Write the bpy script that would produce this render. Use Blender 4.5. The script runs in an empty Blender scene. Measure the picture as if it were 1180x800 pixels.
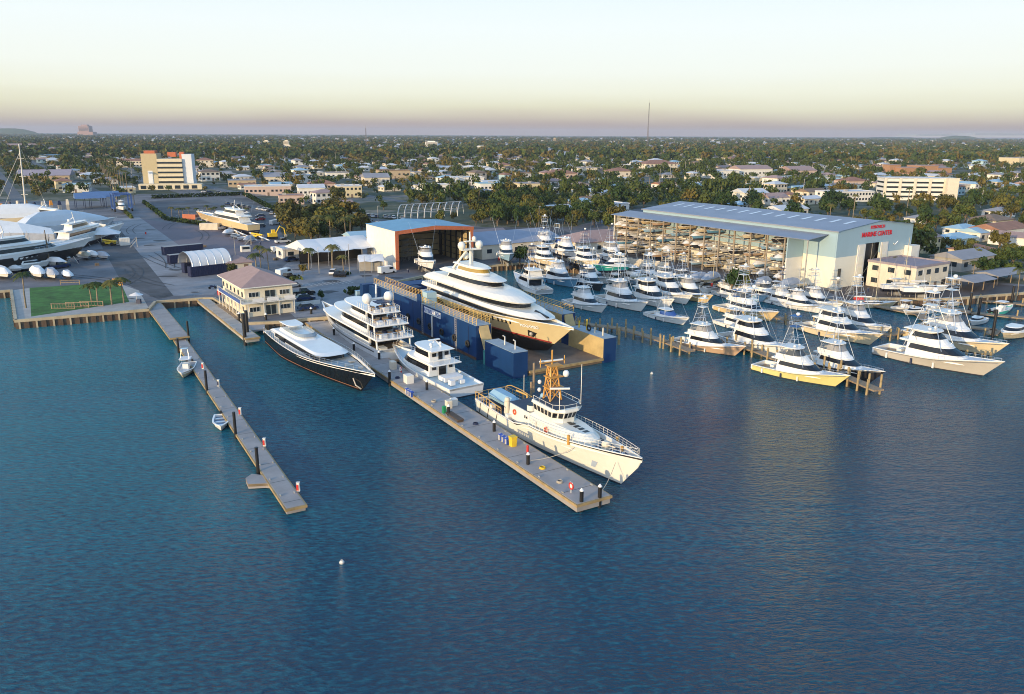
import bpy, math, random
import numpy as np
from mathutils import Vector, Matrix
from mathutils.geometry import tessellate_polygon
R=math.radians; PI=math.pi
sc=bpy.context.scene; COL=sc.collection
rnd=random.Random(7)
# ---------------------------------------------------------------- camera model (used to place things on the ground)
F=918.;CH=41.;PIT=R(15.0);ROLL=math.atan(6.2/1180)
def P(px,py,z=0.):
    x=px-590;y=400-py
    c,s=math.cos(ROLL),math.sin(ROLL)
    r=(x*c-y*s)/F;u=(x*s+y*c)/F
    dy=math.cos(PIT)+u*math.sin(PIT); dz=-math.sin(PIT)+u*math.cos(PIT)
    t=(z-CH)/dz
    return Vector((r*t,dy*t,z))
def Q(w):
    x,y,z=w;z=z-CH
    f=y*math.cos(PIT)-z*math.sin(PIT);u=y*math.sin(PIT)+z*math.cos(PIT)
    if f<1: return (-9999,-9999)
    X=x/f*F;Y=u/f*F
    c,s=math.cos(ROLL),math.sin(ROLL)
    return (590+X*c+Y*s,400-(-X*s+Y*c))
AX=Vector((-.553,.833,0)).normalized(); BX=Vector((.833,.553,0)).normalized()
RA=math.atan2(AX.y,AX.x); RB=math.atan2(BX.y,BX.x)   # inland direction, along-shore direction
GZ=1.8
# ---------------------------------------------------------------- objects
KIDS={}
def link(o,parent=None):
    COL.objects.link(o)
    if parent is not None:
        o.parent=parent; KIDS.setdefault(parent,[]).append(o)
    return o
def tag(o,label=None,cat=None,group=None,kind=None):
    if label: o['label']=label
    if cat: o['category']=cat
    if group: o['group']=group
    if kind: o['kind']=kind
    return o
def thing(name,label,cat,loc=(0,0,0),rz=0,group=None,scale=1):
    o=bpy.data.objects.new(name,None); o.empty_display_size=.3; COL.objects.link(o)
    o.location=loc; o.rotation_euler=(0,0,rz); o.scale=(scale,)*3
    return tag(o,label,cat,group)
def dup(root,loc=None,rz=None,label=None,group=None,scale=None,mats=None,cat=None,name=None,scl3=None):
    r=root.copy(); COL.objects.link(r)
    if name: r.name=name
    if loc is not None: r.location=loc
    if rz is not None: r.rotation_euler=(0,0,rz)
    if scale is not None: r.scale=(scale,)*3
    if scl3 is not None: r.scale=scl3
    if label: r['label']=label
    if group: r['group']=group
    elif 'group' in r and group is False: del r['group']
    if cat: r['category']=cat
    def rec(a,b):
        for c in KIDS.get(a,[]):
            d=c.copy(); COL.objects.link(d); d.parent=b; KIDS.setdefault(b,[]).append(d)
            k=c.name.split('.')[0]
            if mats and k in mats:
                sl=d.material_slots[0]; sl.link='OBJECT'; sl.material=mats[k]
            rec(c,d)
    rec(root,r)
    return r
def setmats(root,mats):
    for d in KIDS.get(root,[]):
        k=d.name.split('.')[0]
        if k in mats:
            sl=d.material_slots[0]; sl.link='OBJECT'; sl.material=mats[k]
class MB:
    def __init__(s): s.v=[];s.f=[];s.m=[];s.sm=[]
    def add(s,vs,fs,mi=0,smooth=False):
        b=len(s.v); s.v+= [tuple(v) for v in vs]
        s.f+=[tuple(i+b for i in f) for f in fs]; s.m+=[mi]*len(fs); s.sm+=[smooth]*len(fs); return s
    def box(s,cx,cy,z0,sx,sy,sz,rz=0,mi=0,tx=0,ty=0):
        # tx,ty: inset of the top
        hx,hy=sx/2,sy/2;c,n=math.cos(rz),math.sin(rz)
        vs=[]
        for z,ix,iy in ((z0,0,0),(z0+sz,tx,ty)):
            for a,b in ((-1,-1),(1,-1),(1,1),(-1,1)):
                x=a*(hx-ix);y=b*(hy-iy)
                vs.append((cx+x*c-y*n,cy+x*n+y*c,z))
        return s.add(vs,[(3,2,1,0),(4,5,6,7),(0,1,5,4),(1,2,6,5),(2,3,7,6),(3,0,4,7)],mi)
    def obox(s,o,ax,ay,az,mi=0):
        o,ax,ay,az=map(Vector,(o,ax,ay,az))
        vs=[o,o+ax,o+ax+ay,o+ay]; vs+=[v+az for v in vs]
        return s.add(vs,[(3,2,1,0),(4,5,6,7),(0,1,5,4),(1,2,6,5),(2,3,7,6),(3,0,4,7)],mi)
    def prism(s,poly,z0,z1,mi=0,cap=True):
        n=len(poly)
        ar=sum(poly[i][0]*poly[(i+1)%n][1]-poly[(i+1)%n][0]*poly[i][1] for i in range(n))
        if ar<0: poly=list(poly)[::-1]
        vs=[(p[0],p[1],z0) for p in poly]+[(p[0],p[1],z1) for p in poly]
        fs=[(i,(i+1)%n,n+(i+1)%n,n+i) for i in range(n)]
        if cap:
            t=tessellate_polygon([[Vector((p[0],p[1],0)) for p in poly]])
            for a,b,c in t:
                pa,pb,pc=poly[a],poly[b],poly[c]
                cr=(pb[0]-pa[0])*(pc[1]-pa[1])-(pb[1]-pa[1])*(pc[0]-pa[0])
                if cr<0: a,c=c,a
                fs.append((n+a,n+b,n+c)); fs.append((c,b,a))
        return s.add(vs,fs,mi)
    def sheet(s,poly,z,mi=0):
        t=tessellate_polygon([[Vector((p[0],p[1],0)) for p in poly]]);fs=[]
        for a,b,c in t:
            pa,pb,pc=poly[a],poly[b],poly[c]
            cr=(pb[0]-pa[0])*(pc[1]-pa[1])-(pb[1]-pa[1])*(pc[0]-pa[0])
            fs.append((a,b,c) if cr>0 else (c,b,a))
        return s.add([(p[0],p[1],z) for p in poly],fs,mi)
    def loft(s,rings,mi=0,smooth=False,top=True,bot=True,closed=True):
        n=len(rings[0]);vs=[p for r in rings for p in r];fs=[]
        for k in range(len(rings)-1):
            for i in range(n if closed else n-1):
                j=(i+1)%n; fs.append((k*n+i,k*n+j,(k+1)*n+j,(k+1)*n+i))
        b=len(fs)
        s.add(vs,fs,mi,smooth)
        if top: s.add(rings[-1],[tuple(range(n))],mi)
        if bot: s.add(rings[0],[tuple(range(n))[::-1]],mi)
        return s
    def tube(s,path,r,n=6,mi=0,r2=None):
        path=[Vector(p) for p in path]; rings=[]
        for i,p in enumerate(path):
            d=(path[min(i+1,len(path)-1)]-path[max(i-1,0)]).normalized()
            u=d.cross(Vector((0,0,1)))
            if u.length<.05: u=d.cross(Vector((1,0,0)))
            u.normalize(); w=u.cross(d)
            rr=r if r2 is None else r+(r2-r)*i/(len(path)-1)
            rings.append([p+u*math.cos(2*PI*k/n)*rr-w*math.sin(2*PI*k/n)*rr for k in range(n)])
        return s.loft(rings,mi,n>5)
    def cyl(s,x,y,z0,z1,r,n=10,mi=0,r2=None):
        r2=r if r2 is None else r2
        rings=[[(x+rr*math.cos(2*PI*k/n),y+rr*math.sin(2*PI*k/n),z) for k in range(n)] for z,rr in ((z0,r),(z1,r2))]
        return s.loft(rings,mi,n>7)
    def ball(s,x,y,z,r,n=10,mi=0,sz=1.):
        rings=[]
        for j in range(1,6):
            a=-PI/2+PI*j/6
            rings.append([(x+r*math.cos(a)*math.cos(2*PI*k/n),y+r*math.cos(a)*math.sin(2*PI*k/n),z+sz*r*math.sin(a)) for k in range(n)])
        return s.loft(rings,mi,True)
    def mesh(s,name,mats):
        me=bpy.data.meshes.new(name); me.from_pydata(s.v,[],s.f)
        for m in (mats if isinstance(mats,(list,tuple)) else [mats]): me.materials.append(m)
        me.polygons.foreach_set('material_index',s.m); me.polygons.foreach_set('use_smooth',s.sm)
        me.validate(); me.update(); return me
    def build(s,name,mats,parent=None,loc=None):
        o=bpy.data.objects.new(name,s.mesh(name,mats))
        if loc is not None: o.location=loc
        return link(o,parent)
def npmesh(name,V,Fq,mat,parent=None):
    me=bpy.data.meshes.new(name); n=len(Fq);k=Fq.shape[1]
    me.vertices.add(len(V)); me.vertices.foreach_set('co',V.astype(np.float32).ravel())
    me.loops.add(n*k); me.loops.foreach_set('vertex_index',Fq.astype(np.int32).ravel())
    me.polygons.add(n); me.polygons.foreach_set('loop_start',np.arange(0,n*k,k,dtype=np.int32))
    me.update(calc_edges=True)
    me.materials.append(mat)
    o=bpy.data.objects.new(name,me)
    return link(o,parent)
def text(name,s,size,mat,parent,o,xd,up,ext=.03,align='CENTER',sx=1.0):
    c=bpy.data.curves.new(name,'FONT'); c.body=s; c.size=size; c.extrude=ext; c.align_x=align; c.align_y='CENTER'; c.offset=size*.02
    t=bpy.data.objects.new('tmp',c); COL.objects.link(t)
    dg=bpy.context.evaluated_depsgraph_get(); dg.update()
    me=bpy.data.meshes.new_from_object(t.evaluated_get(dg)); bpy.data.objects.remove(t)
    me.name=name; me.materials.clear(); me.materials.append(mat)
    ob=bpy.data.objects.new(name,me)
    xd=Vector(xd).normalized();up=Vector(up).normalized();n=xd.cross(up)
    M=Matrix((xd*sx,up,n)).transposed().to_4x4(); M.translation=Vector(o)
    ob.matrix_world=M
    link(ob,parent); ob.matrix_basis=M
    return ob
# ---------------------------------------------------------------- materials
MATS={}
def mat(name,col,rough=.6,metal=0,var=.12,scale=.6,bump=0,bscale=8,emit=None,spec=None,objrand=0,stretch=None,coord='Object'):
    if name in MATS: return MATS[name]
    m=bpy.data.materials.new(name); m.use_nodes=True; nt=m.node_tree; b=nt.nodes['Principled BSDF']
    b.inputs['Roughness'].default_value=rough; b.inputs['Metallic'].default_value=metal
    if spec is not None: b.inputs['Specular IOR Level'].default_value=spec
    tc=nt.nodes.new('ShaderNodeTexCoord')
    if var>0 or bump>0:
        src=tc.outputs[coord]
        if coord=='World':pass
        mp=nt.nodes.new('ShaderNodeMapping'); nt.links.new(src,mp.inputs[0])
        if stretch: mp.inputs['Scale'].default_value=stretch
    if var>0:
        n=nt.nodes.new('ShaderNodeTexNoise'); n.inputs['Scale'].default_value=scale; n.inputs['Detail'].default_value=6; n.inputs['Roughness'].default_value=.65
        nt.links.new(mp.outputs[0],n.inputs[0])
        mr=nt.nodes.new('ShaderNodeMapRange'); mr.inputs[1].default_value=.3; mr.inputs[2].default_value=.7
        mr.inputs[3].default_value=1-var; mr.inputs[4].default_value=1+var
        nt.links.new(n.outputs[0],mr.inputs[0])
        val=mr.outputs[0]
        if objrand>0:
            oi=nt.nodes.new('ShaderNodeObjectInfo'); m2=nt.nodes.new('ShaderNodeMapRange'); m2.inputs[3].default_value=1-objrand; m2.inputs[4].default_value=1+objrand
            nt.links.new(oi.outputs['Random'],m2.inputs[0])
            mm=nt.nodes.new('ShaderNodeMath'); mm.operation='MULTIPLY'; nt.links.new(val,mm.inputs[0]); nt.links.new(m2.outputs[0],mm.inputs[1]); val=mm.outputs[0]
        vm=nt.nodes.new('ShaderNodeVectorMath'); vm.operation='SCALE'; vm.inputs[0].default_value=col[:3]
        nt.links.new(val,vm.inputs['Scale']); nt.links.new(vm.outputs[0],b.inputs['Base Color'])
    else: b.inputs['Base Color'].default_value=(*col[:3],1)
    if bump>0:
        n2=nt.nodes.new('ShaderNodeTexNoise'); n2.inputs['Scale'].default_value=bscale; nt.links.new(mp.outputs[0],n2.inputs[0])
        bp=nt.nodes.new('ShaderNodeBump'); bp.inputs['Strength'].default_value=bump; bp.inputs['Distance'].default_value=.05
        nt.links.new(n2.outputs[0],bp.inputs['Height']); nt.links.new(bp.outputs[0],b.inputs['Normal'])
    MATS[name]=m; return m
def gel(name,col,rough=.22): return mat(name,col,rough,var=.05,scale=.4)
WHITE=gel('gelcoat_white',(.78,.77,.74)); WHITE2=gel('gelcoat_offwhite',(.70,.68,.62))
DECKW=mat('nonskid_deck',(.62,.63,.63),.6,var=.08,scale=1.5)
GLASS=mat('dark_glass',(.012,.014,.018),.06,var=0)
TEAK=mat('teak',(.30,.20,.11),.6,var=.2,scale=3,stretch=(.3,4,1))
ALU=mat('aluminium',(.75,.75,.74),.3,.85,var=.05)
STEEL=mat('galvanised_steel',(.42,.40,.36),.55,.3,var=.15)
BLACK=mat('black_paint',(.015,.015,.016),.35,var=.1)
NAVY=mat('navy_paint',(.018,.028,.075),.5,var=.15)
BOOT=mat('antifouling',(.02,.022,.035),.6,var=.2)
REDBOOT=mat('red_antifouling',(.30,.02,.02),.6,var=.2)
CONC=mat('concrete',(.36,.34,.31),.85,var=.18,scale=.35,bump=.2)
WOOD=mat('weathered_timber',(.27,.20,.13),.85,var=.35,scale=1.2,stretch=(3,3,.3))
DARKWOOD=mat('wet_timber',(.09,.06,.04),.7,var=.3)
CANVAS=mat('white_canvas',(.74,.72,.70),.7,var=.06,scale=.4)
ROPE=mat('rope',(.45,.4,.32),.9,var=0)
ORANGE=mat('orange_paint',(.72,.28,.03),.5,var=.12)
RED=mat('red_paint',(.55,.03,.02),.45,var=.1); YEL=mat('yellow_paint',(.75,.5,.03),.45,var=.15)
RUBBER=mat('rubber',(.02,.02,.02),.8,var=0)
# ---------------------------------------------------------------- yachts helpers
def plan(xa,xs,xf,hw,z,p=2.,n=7,hwa=None,q=None):
    hwa=hw if hwa is None else hwa; q=q or p
    pts=[(xa,-hwa,z)]
    half=[]
    for k in range(n+1):
        th=PI/2*k/n
        half.append((xs+(xf-xs)*math.sin(th)**(2/p),hw*math.cos(th)**(2/q)))
    pts+=[(x,-y,z) for x,y in half]
    pts+=[(x,y,z) for x,y in half[::-1][1:]]
    pts.append((xa,hwa,z))
    return pts
def scalering(r,d,z):
    # inset a ring by d towards its middle
    xs=[p[0] for p in r];cx=(min(xs)+max(xs))/2;hx=max(xs)-cx;hy=max(p[1] for p in r)
    return [(cx+(p[0]-cx)*(hx-d)/hx,p[1]*(hy-d)/hy,z) for p in r]
def slab(m,r,z0,z1,e=.08,mi=0):
    r0=[(p[0],p[1],z0) for p in r]
    h=z1-z0
    return m.loft([scalering(r,e,z0),[(p[0],p[1],z0+h*.3) for p in r],[(p[0],p[1],z1-h*.3) for p in r],scalering(r,e,z1)],mi,False)
def band(m,r0,r1,off=.03,mi=0,skip_aft=True):
    # open strip standing proud of a lofted wall, front and sides
    a=scalering(r0,-off,r0[0][2]);b=scalering(r1,-off,r1[0][2])
    if skip_aft:
        a=[(r0[0][0]+.3,a[0][1],a[0][2])]+a[1:-1]+[(r0[0][0]+.3,a[-1][1],a[-1][2])]
        b=[(r1[0][0]+.5,b[0][1],b[0][2])]+b[1:-1]+[(r1[0][0]+.5,b[-1][1],b[-1][2])]
    return m.loft([a,b],mi,False,top=False,bot=False,closed=False)
def lerp(a,b,t): return a+(b-a)*t
def lring(r0,r1,t): return [tuple(lerp(a[i],b[i],t) for i in range(3)) for a,b in zip(r0,r1)]
class Hull:
    def __init__(s,L,B,zs,zm,zb,draft=.9,rake=None,aft=.86,fb=.5,fp=2.3,wfb=.3,wp=1.7,ns=17,step=None,boot=.22):
        s.L,s.B,s.zs,s.zm,s.zb,s.draft=L,B,zs,zm,zb,draft
        s.rake=L*.1 if rake is None else rake; s.aft,s.fb,s.fp,s.wfb,s.wp,s.ns,s.step,s.boot=aft,fb,fp,wfb,wp,ns,step,boot
    def sheer(s,t):
        z=s.zs+(s.zm-s.zs)*min(1,t/.5)**1.3 if t<.5 else s.zm+(s.zb-s.zm)*((t-.5)/.5)**1.5
        if s.step and t>s.step[0]: z+=s.step[1]*min(1,(t-s.step[0])/s.step[2])
        return z
    def yd(s,t):
        if t<s.fb: return s.B/2*lerp(s.aft,1,math.sin(PI/2*min(1,t/s.fb)))
        return s.B/2*max(.015,1-((t-s.fb)/(1-s.fb))**s.fp)
    def yw(s,t):
        if t<s.wfb: return s.B/2*.93*lerp(s.aft,1,t/s.wfb)
        return s.B/2*.93*max(.004,1-((t-s.wfb)/(1-s.wfb))**s.wp)
    def X(s,t,z):
        Lw=s.L-s.rake
        return t*Lw+s.rake*(t**4)*min(1.05,max(-.1,z/s.zb))
    def pt(s,t,z):
        zz=s.sheer(t);f=max(0,min(1,z/zz))
        return (s.X(t,z),lerp(s.yw(t),s.yd(t),f**1.25 if t>.3 else f),z)
    def hull(s,parent,m_hull,m_boot,stripe=None,name='hull'):
        m=MB();ts=[i/(s.ns-1) for i in range(s.ns)]
        ts=[t**.85 for t in ts]
        def lev(t):
            h=s.sheer(t); return [h,h*.94,h*.7,h*.4,s.boot,-.05,-s.draft]
        for sg in (1,-1):
            rows=[]
            for t in ts:
                row=[]
                for k,z in enumerate(lev(t)):
                    if k==6: row.append((s.X(t,-.3)-s.rake*.15*t**4,sg*s.yw(t)*.35,-s.draft*(1-t**6*.6)))
                    else:
                        x,y,_=s.pt(t,z); row.append((x,sg*y,z))
                rows.append(row)
            n=7
            for i in range(len(ts)-1):
                for k in range(6):
                    q=[rows[i][k],rows[i+1][k],rows[i+1][k+1],rows[i][k+1]]
                    if sg>0: q=q[::-1]
                    mi=1 if k>=4 else (2 if (stripe and k==0) else 0)
                    m.add(q,[(0,1,2,3)],mi,k>0)
            if sg>0: left=rows[0]
            else: right=rows[0]
        for k in range(6): m.add([left[k],right[k],right[k+1],left[k+1]],[(3,2,1,0)],1 if k>=4 else 0)
        ms=[m_hull,m_boot]+([stripe] if stripe else [])
        return m.build(name,ms,parent)
    def deck(s,parent,mt,t0=0,t1=1,drop=.15,rim=.16,name='deck',rimmat=None):
        m=MB();N=max(4,int(16*(t1-t0)));rows=[]
        for i in range(N+1):
            t=lerp(t0,t1,i/N);z=s.sheer(t);x=s.X(t,z);y=s.yd(t);yi=max(.0,y-rim)
            rows.append([(x,y+.03,z-.06),(x,y+.03,z+.03),(x,yi,z+.03),(x,yi,z-drop),(x,-yi,z-drop),(x,-yi,z+.03),(x,-y-.03,z+.03),(x,-y-.03,z-.06)])
        for i in range(N):
            for k in range(7):
                m.add([rows[i][k],rows[i][k+1],rows[i+1][k+1],rows[i+1][k]],[(0,1,2,3)],0 if k==3 else 1)
        for r,fl in ((rows[0],0),(rows[-1],1)):
            m.add([r[2],r[3],r[4],r[5]],[(0,1,2,3)],1)
        if t0==0:
            r=rows[0];y=r[0][1];x=r[0][0];z=r[1][2]
            m.box(x+rim/2,0,z-drop,rim,2*y-.02,drop-.002,mi=1)
        return m.build(name,[mt,rimmat or WHITE],parent)
    def rail(s,parent,t0,t1,h,n,mt,r=.03,mid=1,inset=.12,name='railing',both=True):
        m=MB()
        for sg in ((1,-1) if both else (1,)):
            pts=[]
            for i in range(n+1):
                t=lerp(t0,t1,i/n);z=s.sheer(t);x=s.X(t,z);y=max(.02,s.yd(t)-inset)*sg
                pts.append(Vector((x,y,z)))
                m.tube([(x,y,z),(x,y,z+h)],r*.8,4)
            m.tube([p+Vector((0,0,h)) for p in pts],r,4)
            for k in range(mid): m.tube([p+Vector((0,0,h*(k+1)/(mid+1))) for p in pts],r*.6,4)
        return m.build(name,mt,parent)
def railpath(m,pts,h,r=.025,mid=1):
    pts=[Vector(p) for p in pts]
    for p in pts: m.tube([p,p+Vector((0,0,h))],r*.8,4)
    m.tube([p+Vector((0,0,h)) for p in pts],r,4)
    for k in range(mid): m.tube([p+Vector((0,0,h*(k+1)/(mid+1))) for p in pts],r*.6,4)
# ================================================================ world, sun, camera
SUNDIR=Vector((-.62,-.78,0)).normalized(); SUNEL=R(8.5)
world=bpy.data.worlds.new('World'); sc.world=world; world.use_nodes=True
wn=world.node_tree; bg=wn.nodes['Background']
sky=wn.nodes.new('ShaderNodeTexSky'); sky.sky_type='NISHITA'; sky.sun_disc=False; sky.sun_elevation=SUNEL
sky.sun_rotation=math.atan2(SUNDIR.x,SUNDIR.y); sky.altitude=50; sky.dust_density=2.5; sky.ozone_density=2
tc=wn.nodes.new('ShaderNodeTexCoord'); sep=wn.nodes.new('ShaderNodeSeparateXYZ'); wn.links.new(tc.outputs['Generated'],sep.inputs[0])
nz=wn.nodes.new('ShaderNodeTexNoise'); nz.inputs['Scale'].default_value=2.2; nz.inputs['Detail'].default_value=5
mpp=wn.nodes.new('ShaderNodeMapping'); mpp.inputs['Scale'].default_value=(1,1,9); wn.links.new(tc.outputs['Generated'],mpp.inputs[0]); wn.links.new(mpp.outputs[0],nz.inputs[0])
ma=wn.nodes.new('ShaderNodeMath'); ma.operation='MULTIPLY_ADD'; ma.inputs[1].default_value=.026; wn.links.new(nz.outputs[0],ma.inputs[0]); 
sb=wn.nodes.new('ShaderNodeMath'); sb.operation='SUBTRACT'; sb.inputs[1].default_value=.013; wn.links.new(sep.outputs['Z'],sb.inputs[0]); wn.links.new(sb.outputs[0],ma.inputs[2])
cr=wn.nodes.new('ShaderNodeValToRGB'); wn.links.new(ma.outputs[0],cr.inputs[0])
stops=[(0,(.45,.33,.31)),(.008,(.45,.35,.30)),(.017,(.60,.53,.41)),(.030,(.74,.72,.53)),(.046,(.82,.83,.68)),(.072,(.84,.88,.81)),(.12,(.82,.89,.89)),(.155,(.76,.86,.90)),(.21,(.34,.62,.84)),(.32,(.17,.44,.76)),(1,(.12,.34,.72))]
el=cr.color_ramp.elements
while len(el)<len(stops): el.new(.5)
for e,(p,c) in zip(el,stops): e.position=p; e.color=(*c,1)
sc1=wn.nodes.new('ShaderNodeMix'); sc1.data_type='RGBA'; sc1.blend_type='MIX'; sc1.inputs[0].default_value=.04
g=wn.nodes.new('ShaderNodeVectorMath'); g.operation='SCALE'; g.inputs['Scale'].default_value=10.; wn.links.new(cr.outputs[0],g.inputs[0])
wn.links.new(g.outputs[0],sc1.inputs[6]); wn.links.new(sky.outputs[0],sc1.inputs[7]); 
# warm glow of the low sun in the half of the sky behind the camera
nv=wn.nodes.new('ShaderNodeVectorMath'); nv.operation='DOT_PRODUCT'; nv.inputs[1].default_value=(SUNDIR.x,SUNDIR.y,.25); wn.links.new(tc.outputs['Generated'],nv.inputs[0])
mx1=wn.nodes.new('ShaderNodeMath'); mx1.operation='MAXIMUM'; mx1.inputs[1].default_value=0; wn.links.new(nv.outputs['Value'],mx1.inputs[0])
pw=wn.nodes.new('ShaderNodeMath'); pw.operation='POWER'; pw.inputs[1].default_value=2.2; wn.links.new(mx1.outputs[0],pw.inputs[0])
gl=wn.nodes.new('ShaderNodeVectorMath'); gl.operation='SCALE'; gl.inputs[0].default_value=(11,9.6,8.2); wn.links.new(pw.outputs[0],gl.inputs['Scale'])
ad=wn.nodes.new('ShaderNodeVectorMath'); ad.operation='ADD'; wn.links.new(gl.outputs[0],ad.inputs[0]); wn.links.new(sc1.outputs[2],ad.inputs[1]); wn.links.new(ad.outputs[0],bg.inputs[0])
bg.inputs[1].default_value=.108
sun=bpy.data.lights.new('sun','SUN'); sun.energy=4.4; sun.angle=R(.6); sun.color=(1,.73,.40)
so=bpy.data.objects.new('sun',sun); COL.objects.link(so)
d=Vector((SUNDIR.x*math.cos(SUNEL),SUNDIR.y*math.cos(SUNEL),math.sin(SUNEL)))
so.rotation_euler=(d).to_track_quat('Z','Y').to_euler(); so.location=(0,-100,200)
cam=bpy.data.cameras.new('camera'); co=bpy.data.objects.new('camera',cam); COL.objects.link(co); sc.camera=co
cam.sensor_width=36; cam.lens=36*F/1180; cam.clip_end=60000; cam.clip_start=.5
co.matrix_world=Matrix.Translation((0,0,CH))@Matrix.Rotation(PI/2-PIT,4,'X')@Matrix.Rotation(ROLL,4,'Z')
sc.view_settings.view_transform='Standard'; sc.view_settings.look='None'; sc.view_settings.exposure=.13; sc.view_settings.gamma=1
sc.cycles.filter_width=1.0; sc.cycles.use_denoising=True; sc.cycles.sample_clamp_indirect=4; sc.cycles.caustics_reflective=False; sc.cycles.caustics_refractive=False
sc.render.resolution_x=1024; sc.render.resolution_y=694
# ================================================================ haze
hz=bpy.data.materials.new('haze_air'); hz.use_nodes=True; nt=hz.node_tree
for n in list(nt.nodes):
    if n.type!='OUTPUT_MATERIAL': nt.nodes.remove(n)
pv=nt.nodes.new('ShaderNodeVolumePrincipled'); pv.inputs['Color'].default_value=(.60,.70,.86,1); pv.inputs['Density'].default_value=6.5e-5; pv.inputs['Anisotropy'].default_value=.0
nt.links.new(pv.outputs[0],[n for n in nt.nodes if n.type=='OUTPUT_MATERIAL'][0].inputs['Volume'])
m=MB(); m.box(0,8000,-8,26000,19000,136)
h=m.build('haze',hz); tag(h,kind='stuff',label='thin pale haze over the harbour and town',cat='haze')
# ================================================================ water
wm=bpy.data.materials.new('sea_water'); wm.use_nodes=True; nt=wm.node_tree; b=nt.nodes['Principled BSDF']
b.inputs['Roughness'].default_value=.06; b.inputs['IOR'].default_value=1.33; b.inputs['Specular IOR Level'].default_value=.46
geo=nt.nodes.new('ShaderNodeNewGeometry')
def noise(scale,detail,stretch=(1,1,1),rot=0,rough=.55):
    mp=nt.nodes.new('ShaderNodeMapping'); mp.inputs['Scale'].default_value=stretch; mp.inputs['Rotation'].default_value=(0,0,rot)
    nt.links.new(geo.outputs['Position'],mp.inputs[0])
    n=nt.nodes.new('ShaderNodeTexNoise'); n.inputs['Scale'].default_value=scale; n.inputs['Detail'].default_value=detail; n.inputs['Roughness'].default_value=rough
    nt.links.new(mp.outputs[0],n.inputs[0]); return n.outputs[0]
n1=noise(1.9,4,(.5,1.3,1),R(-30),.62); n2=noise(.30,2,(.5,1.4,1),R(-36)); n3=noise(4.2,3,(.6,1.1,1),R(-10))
def mth(op,a,bb,c=None):
    k=nt.nodes.new('ShaderNodeMath'); k.operation=op
    for i,x in enumerate((a,bb,c)):
        if x is None: continue
        if isinstance(x,(int,float)): k.inputs[i].default_value=x
        else: nt.links.new(x,k.inputs[i])
    return k.outputs[0]
n5=noise(.016,4,(.5,1.6,1),R(-25),.6); gust=mth('MULTIPLY_ADD',n5,2.2,-.25)
hh=mth('ADD',mth('MULTIPLY',mth('MULTIPLY',n1,gust),.50),mth('ADD',mth('MULTIPLY',n2,.42),mth('MULTIPLY',mth('MULTIPLY',n3,gust),.16)))
bp=nt.nodes.new('ShaderNodeBump'); bp.inputs['Strength'].default_value=1; bp.inputs['Distance'].default_value=1.0
nt.links.new(hh,bp.inputs['Height']); nt.links.new(bp.outputs[0],b.inputs['Normal'])
n4=noise(.014,4,(.7,1.2,1),R(-20)); sx=nt.nodes.new('ShaderNodeSeparateXYZ'); nt.links.new(geo.outputs['Position'],sx.inputs[0])
# shallower greener water towards the left shore
lf=nt.nodes.new('ShaderNodeMapRange'); lf.inputs[1].default_value=0; lf.inputs[2].default_value=-110; lf.inputs[3].default_value=-.05; lf.inputs[4].default_value=.75; nt.links.new(sx.outputs['X'],lf.inputs[0])
fac=mth('ADD',mth('ADD',lf.outputs[0],mth('MULTIPLY',mth('SUBTRACT',n4,.47),1.3)),mth('MULTIPLY',mth('SUBTRACT',n1,.5),2.4))  # last term paints ripple crests lighter: light on the waves put into the colour
fy=nt.nodes.new('ShaderNodeMapRange'); fy.inputs[1].default_value=62; fy.inputs[2].default_value=190; fy.inputs[3].default_value=0; fy.inputs[4].default_value=.55; nt.links.new(sx.outputs['Y'],fy.inputs[0]); fac=mth('ADD',fac,fy.outputs[0]); 
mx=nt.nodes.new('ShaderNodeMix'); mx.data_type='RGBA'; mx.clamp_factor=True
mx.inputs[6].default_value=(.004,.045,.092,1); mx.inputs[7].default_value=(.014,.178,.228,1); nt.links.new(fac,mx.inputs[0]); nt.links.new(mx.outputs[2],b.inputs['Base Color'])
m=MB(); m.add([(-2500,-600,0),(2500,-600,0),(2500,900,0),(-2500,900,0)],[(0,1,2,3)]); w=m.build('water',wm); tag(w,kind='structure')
m=MB(); m.add([(-2500,-600,-7),(2500,-600,-7),(2500,900,-7),(-2500,900,-7)],[(0,1,2,3)]); w=m.build('seabed',mat('sand_bed',(.1,.1,.08))); tag(w,kind='structure')
# ================================================================ ground
gm=bpy.data.materials.new('town_ground'); gm.use_nodes=True; nt=gm.node_tree; b=nt.nodes['Principled BSDF']; b.inputs['Roughness'].default_value=.95
geo=nt.nodes.new('ShaderNodeNewGeometry')
g1=noise(.02,6,rough=.7); g2=noise(.12,5)
r1=nt.nodes.new('ShaderNodeValToRGB'); nt.links.new(mth('MULTIPLY_ADD',g2,.35,mth('MULTIPLY',g1,.65)),r1.inputs[0])
for e,(p,c) in zip(r1.color_ramp.elements,((.36,(.030,.045,.020)),(.60,(.20,.18,.15)))): e.position=p; e.color=(*c,1)
e=r1.color_ramp.elements.new(.5); e.color=(.05,.065,.03,1)
nt.links.new(r1.outputs[0],b.inputs['Base Color'])
coast=[P(0,336,GZ),P(12,335,GZ),P(17,370,GZ),P(172,357,GZ),P(180,348,GZ),P(234,344,GZ),P(246,344,GZ),P(262,354,GZ),P(283,373,GZ),P(330,371,GZ),P(352,368,GZ),P(384,366,GZ),
 P(404,350,GZ),P(428,331,GZ),P(495,317,GZ),P(560,307,GZ),P(606,303,GZ),P(740,316,GZ),P(930,343,GZ),P(985,350,GZ),P(1002,344,GZ),P(1090,345,GZ),P(1180,338,GZ)]
coast=[(p.x,p.y) for p in coast]
c0=Vector((*coast[0],0))-BX*900; c1=Vector((*coast[-1],0))+BX*400
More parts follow.
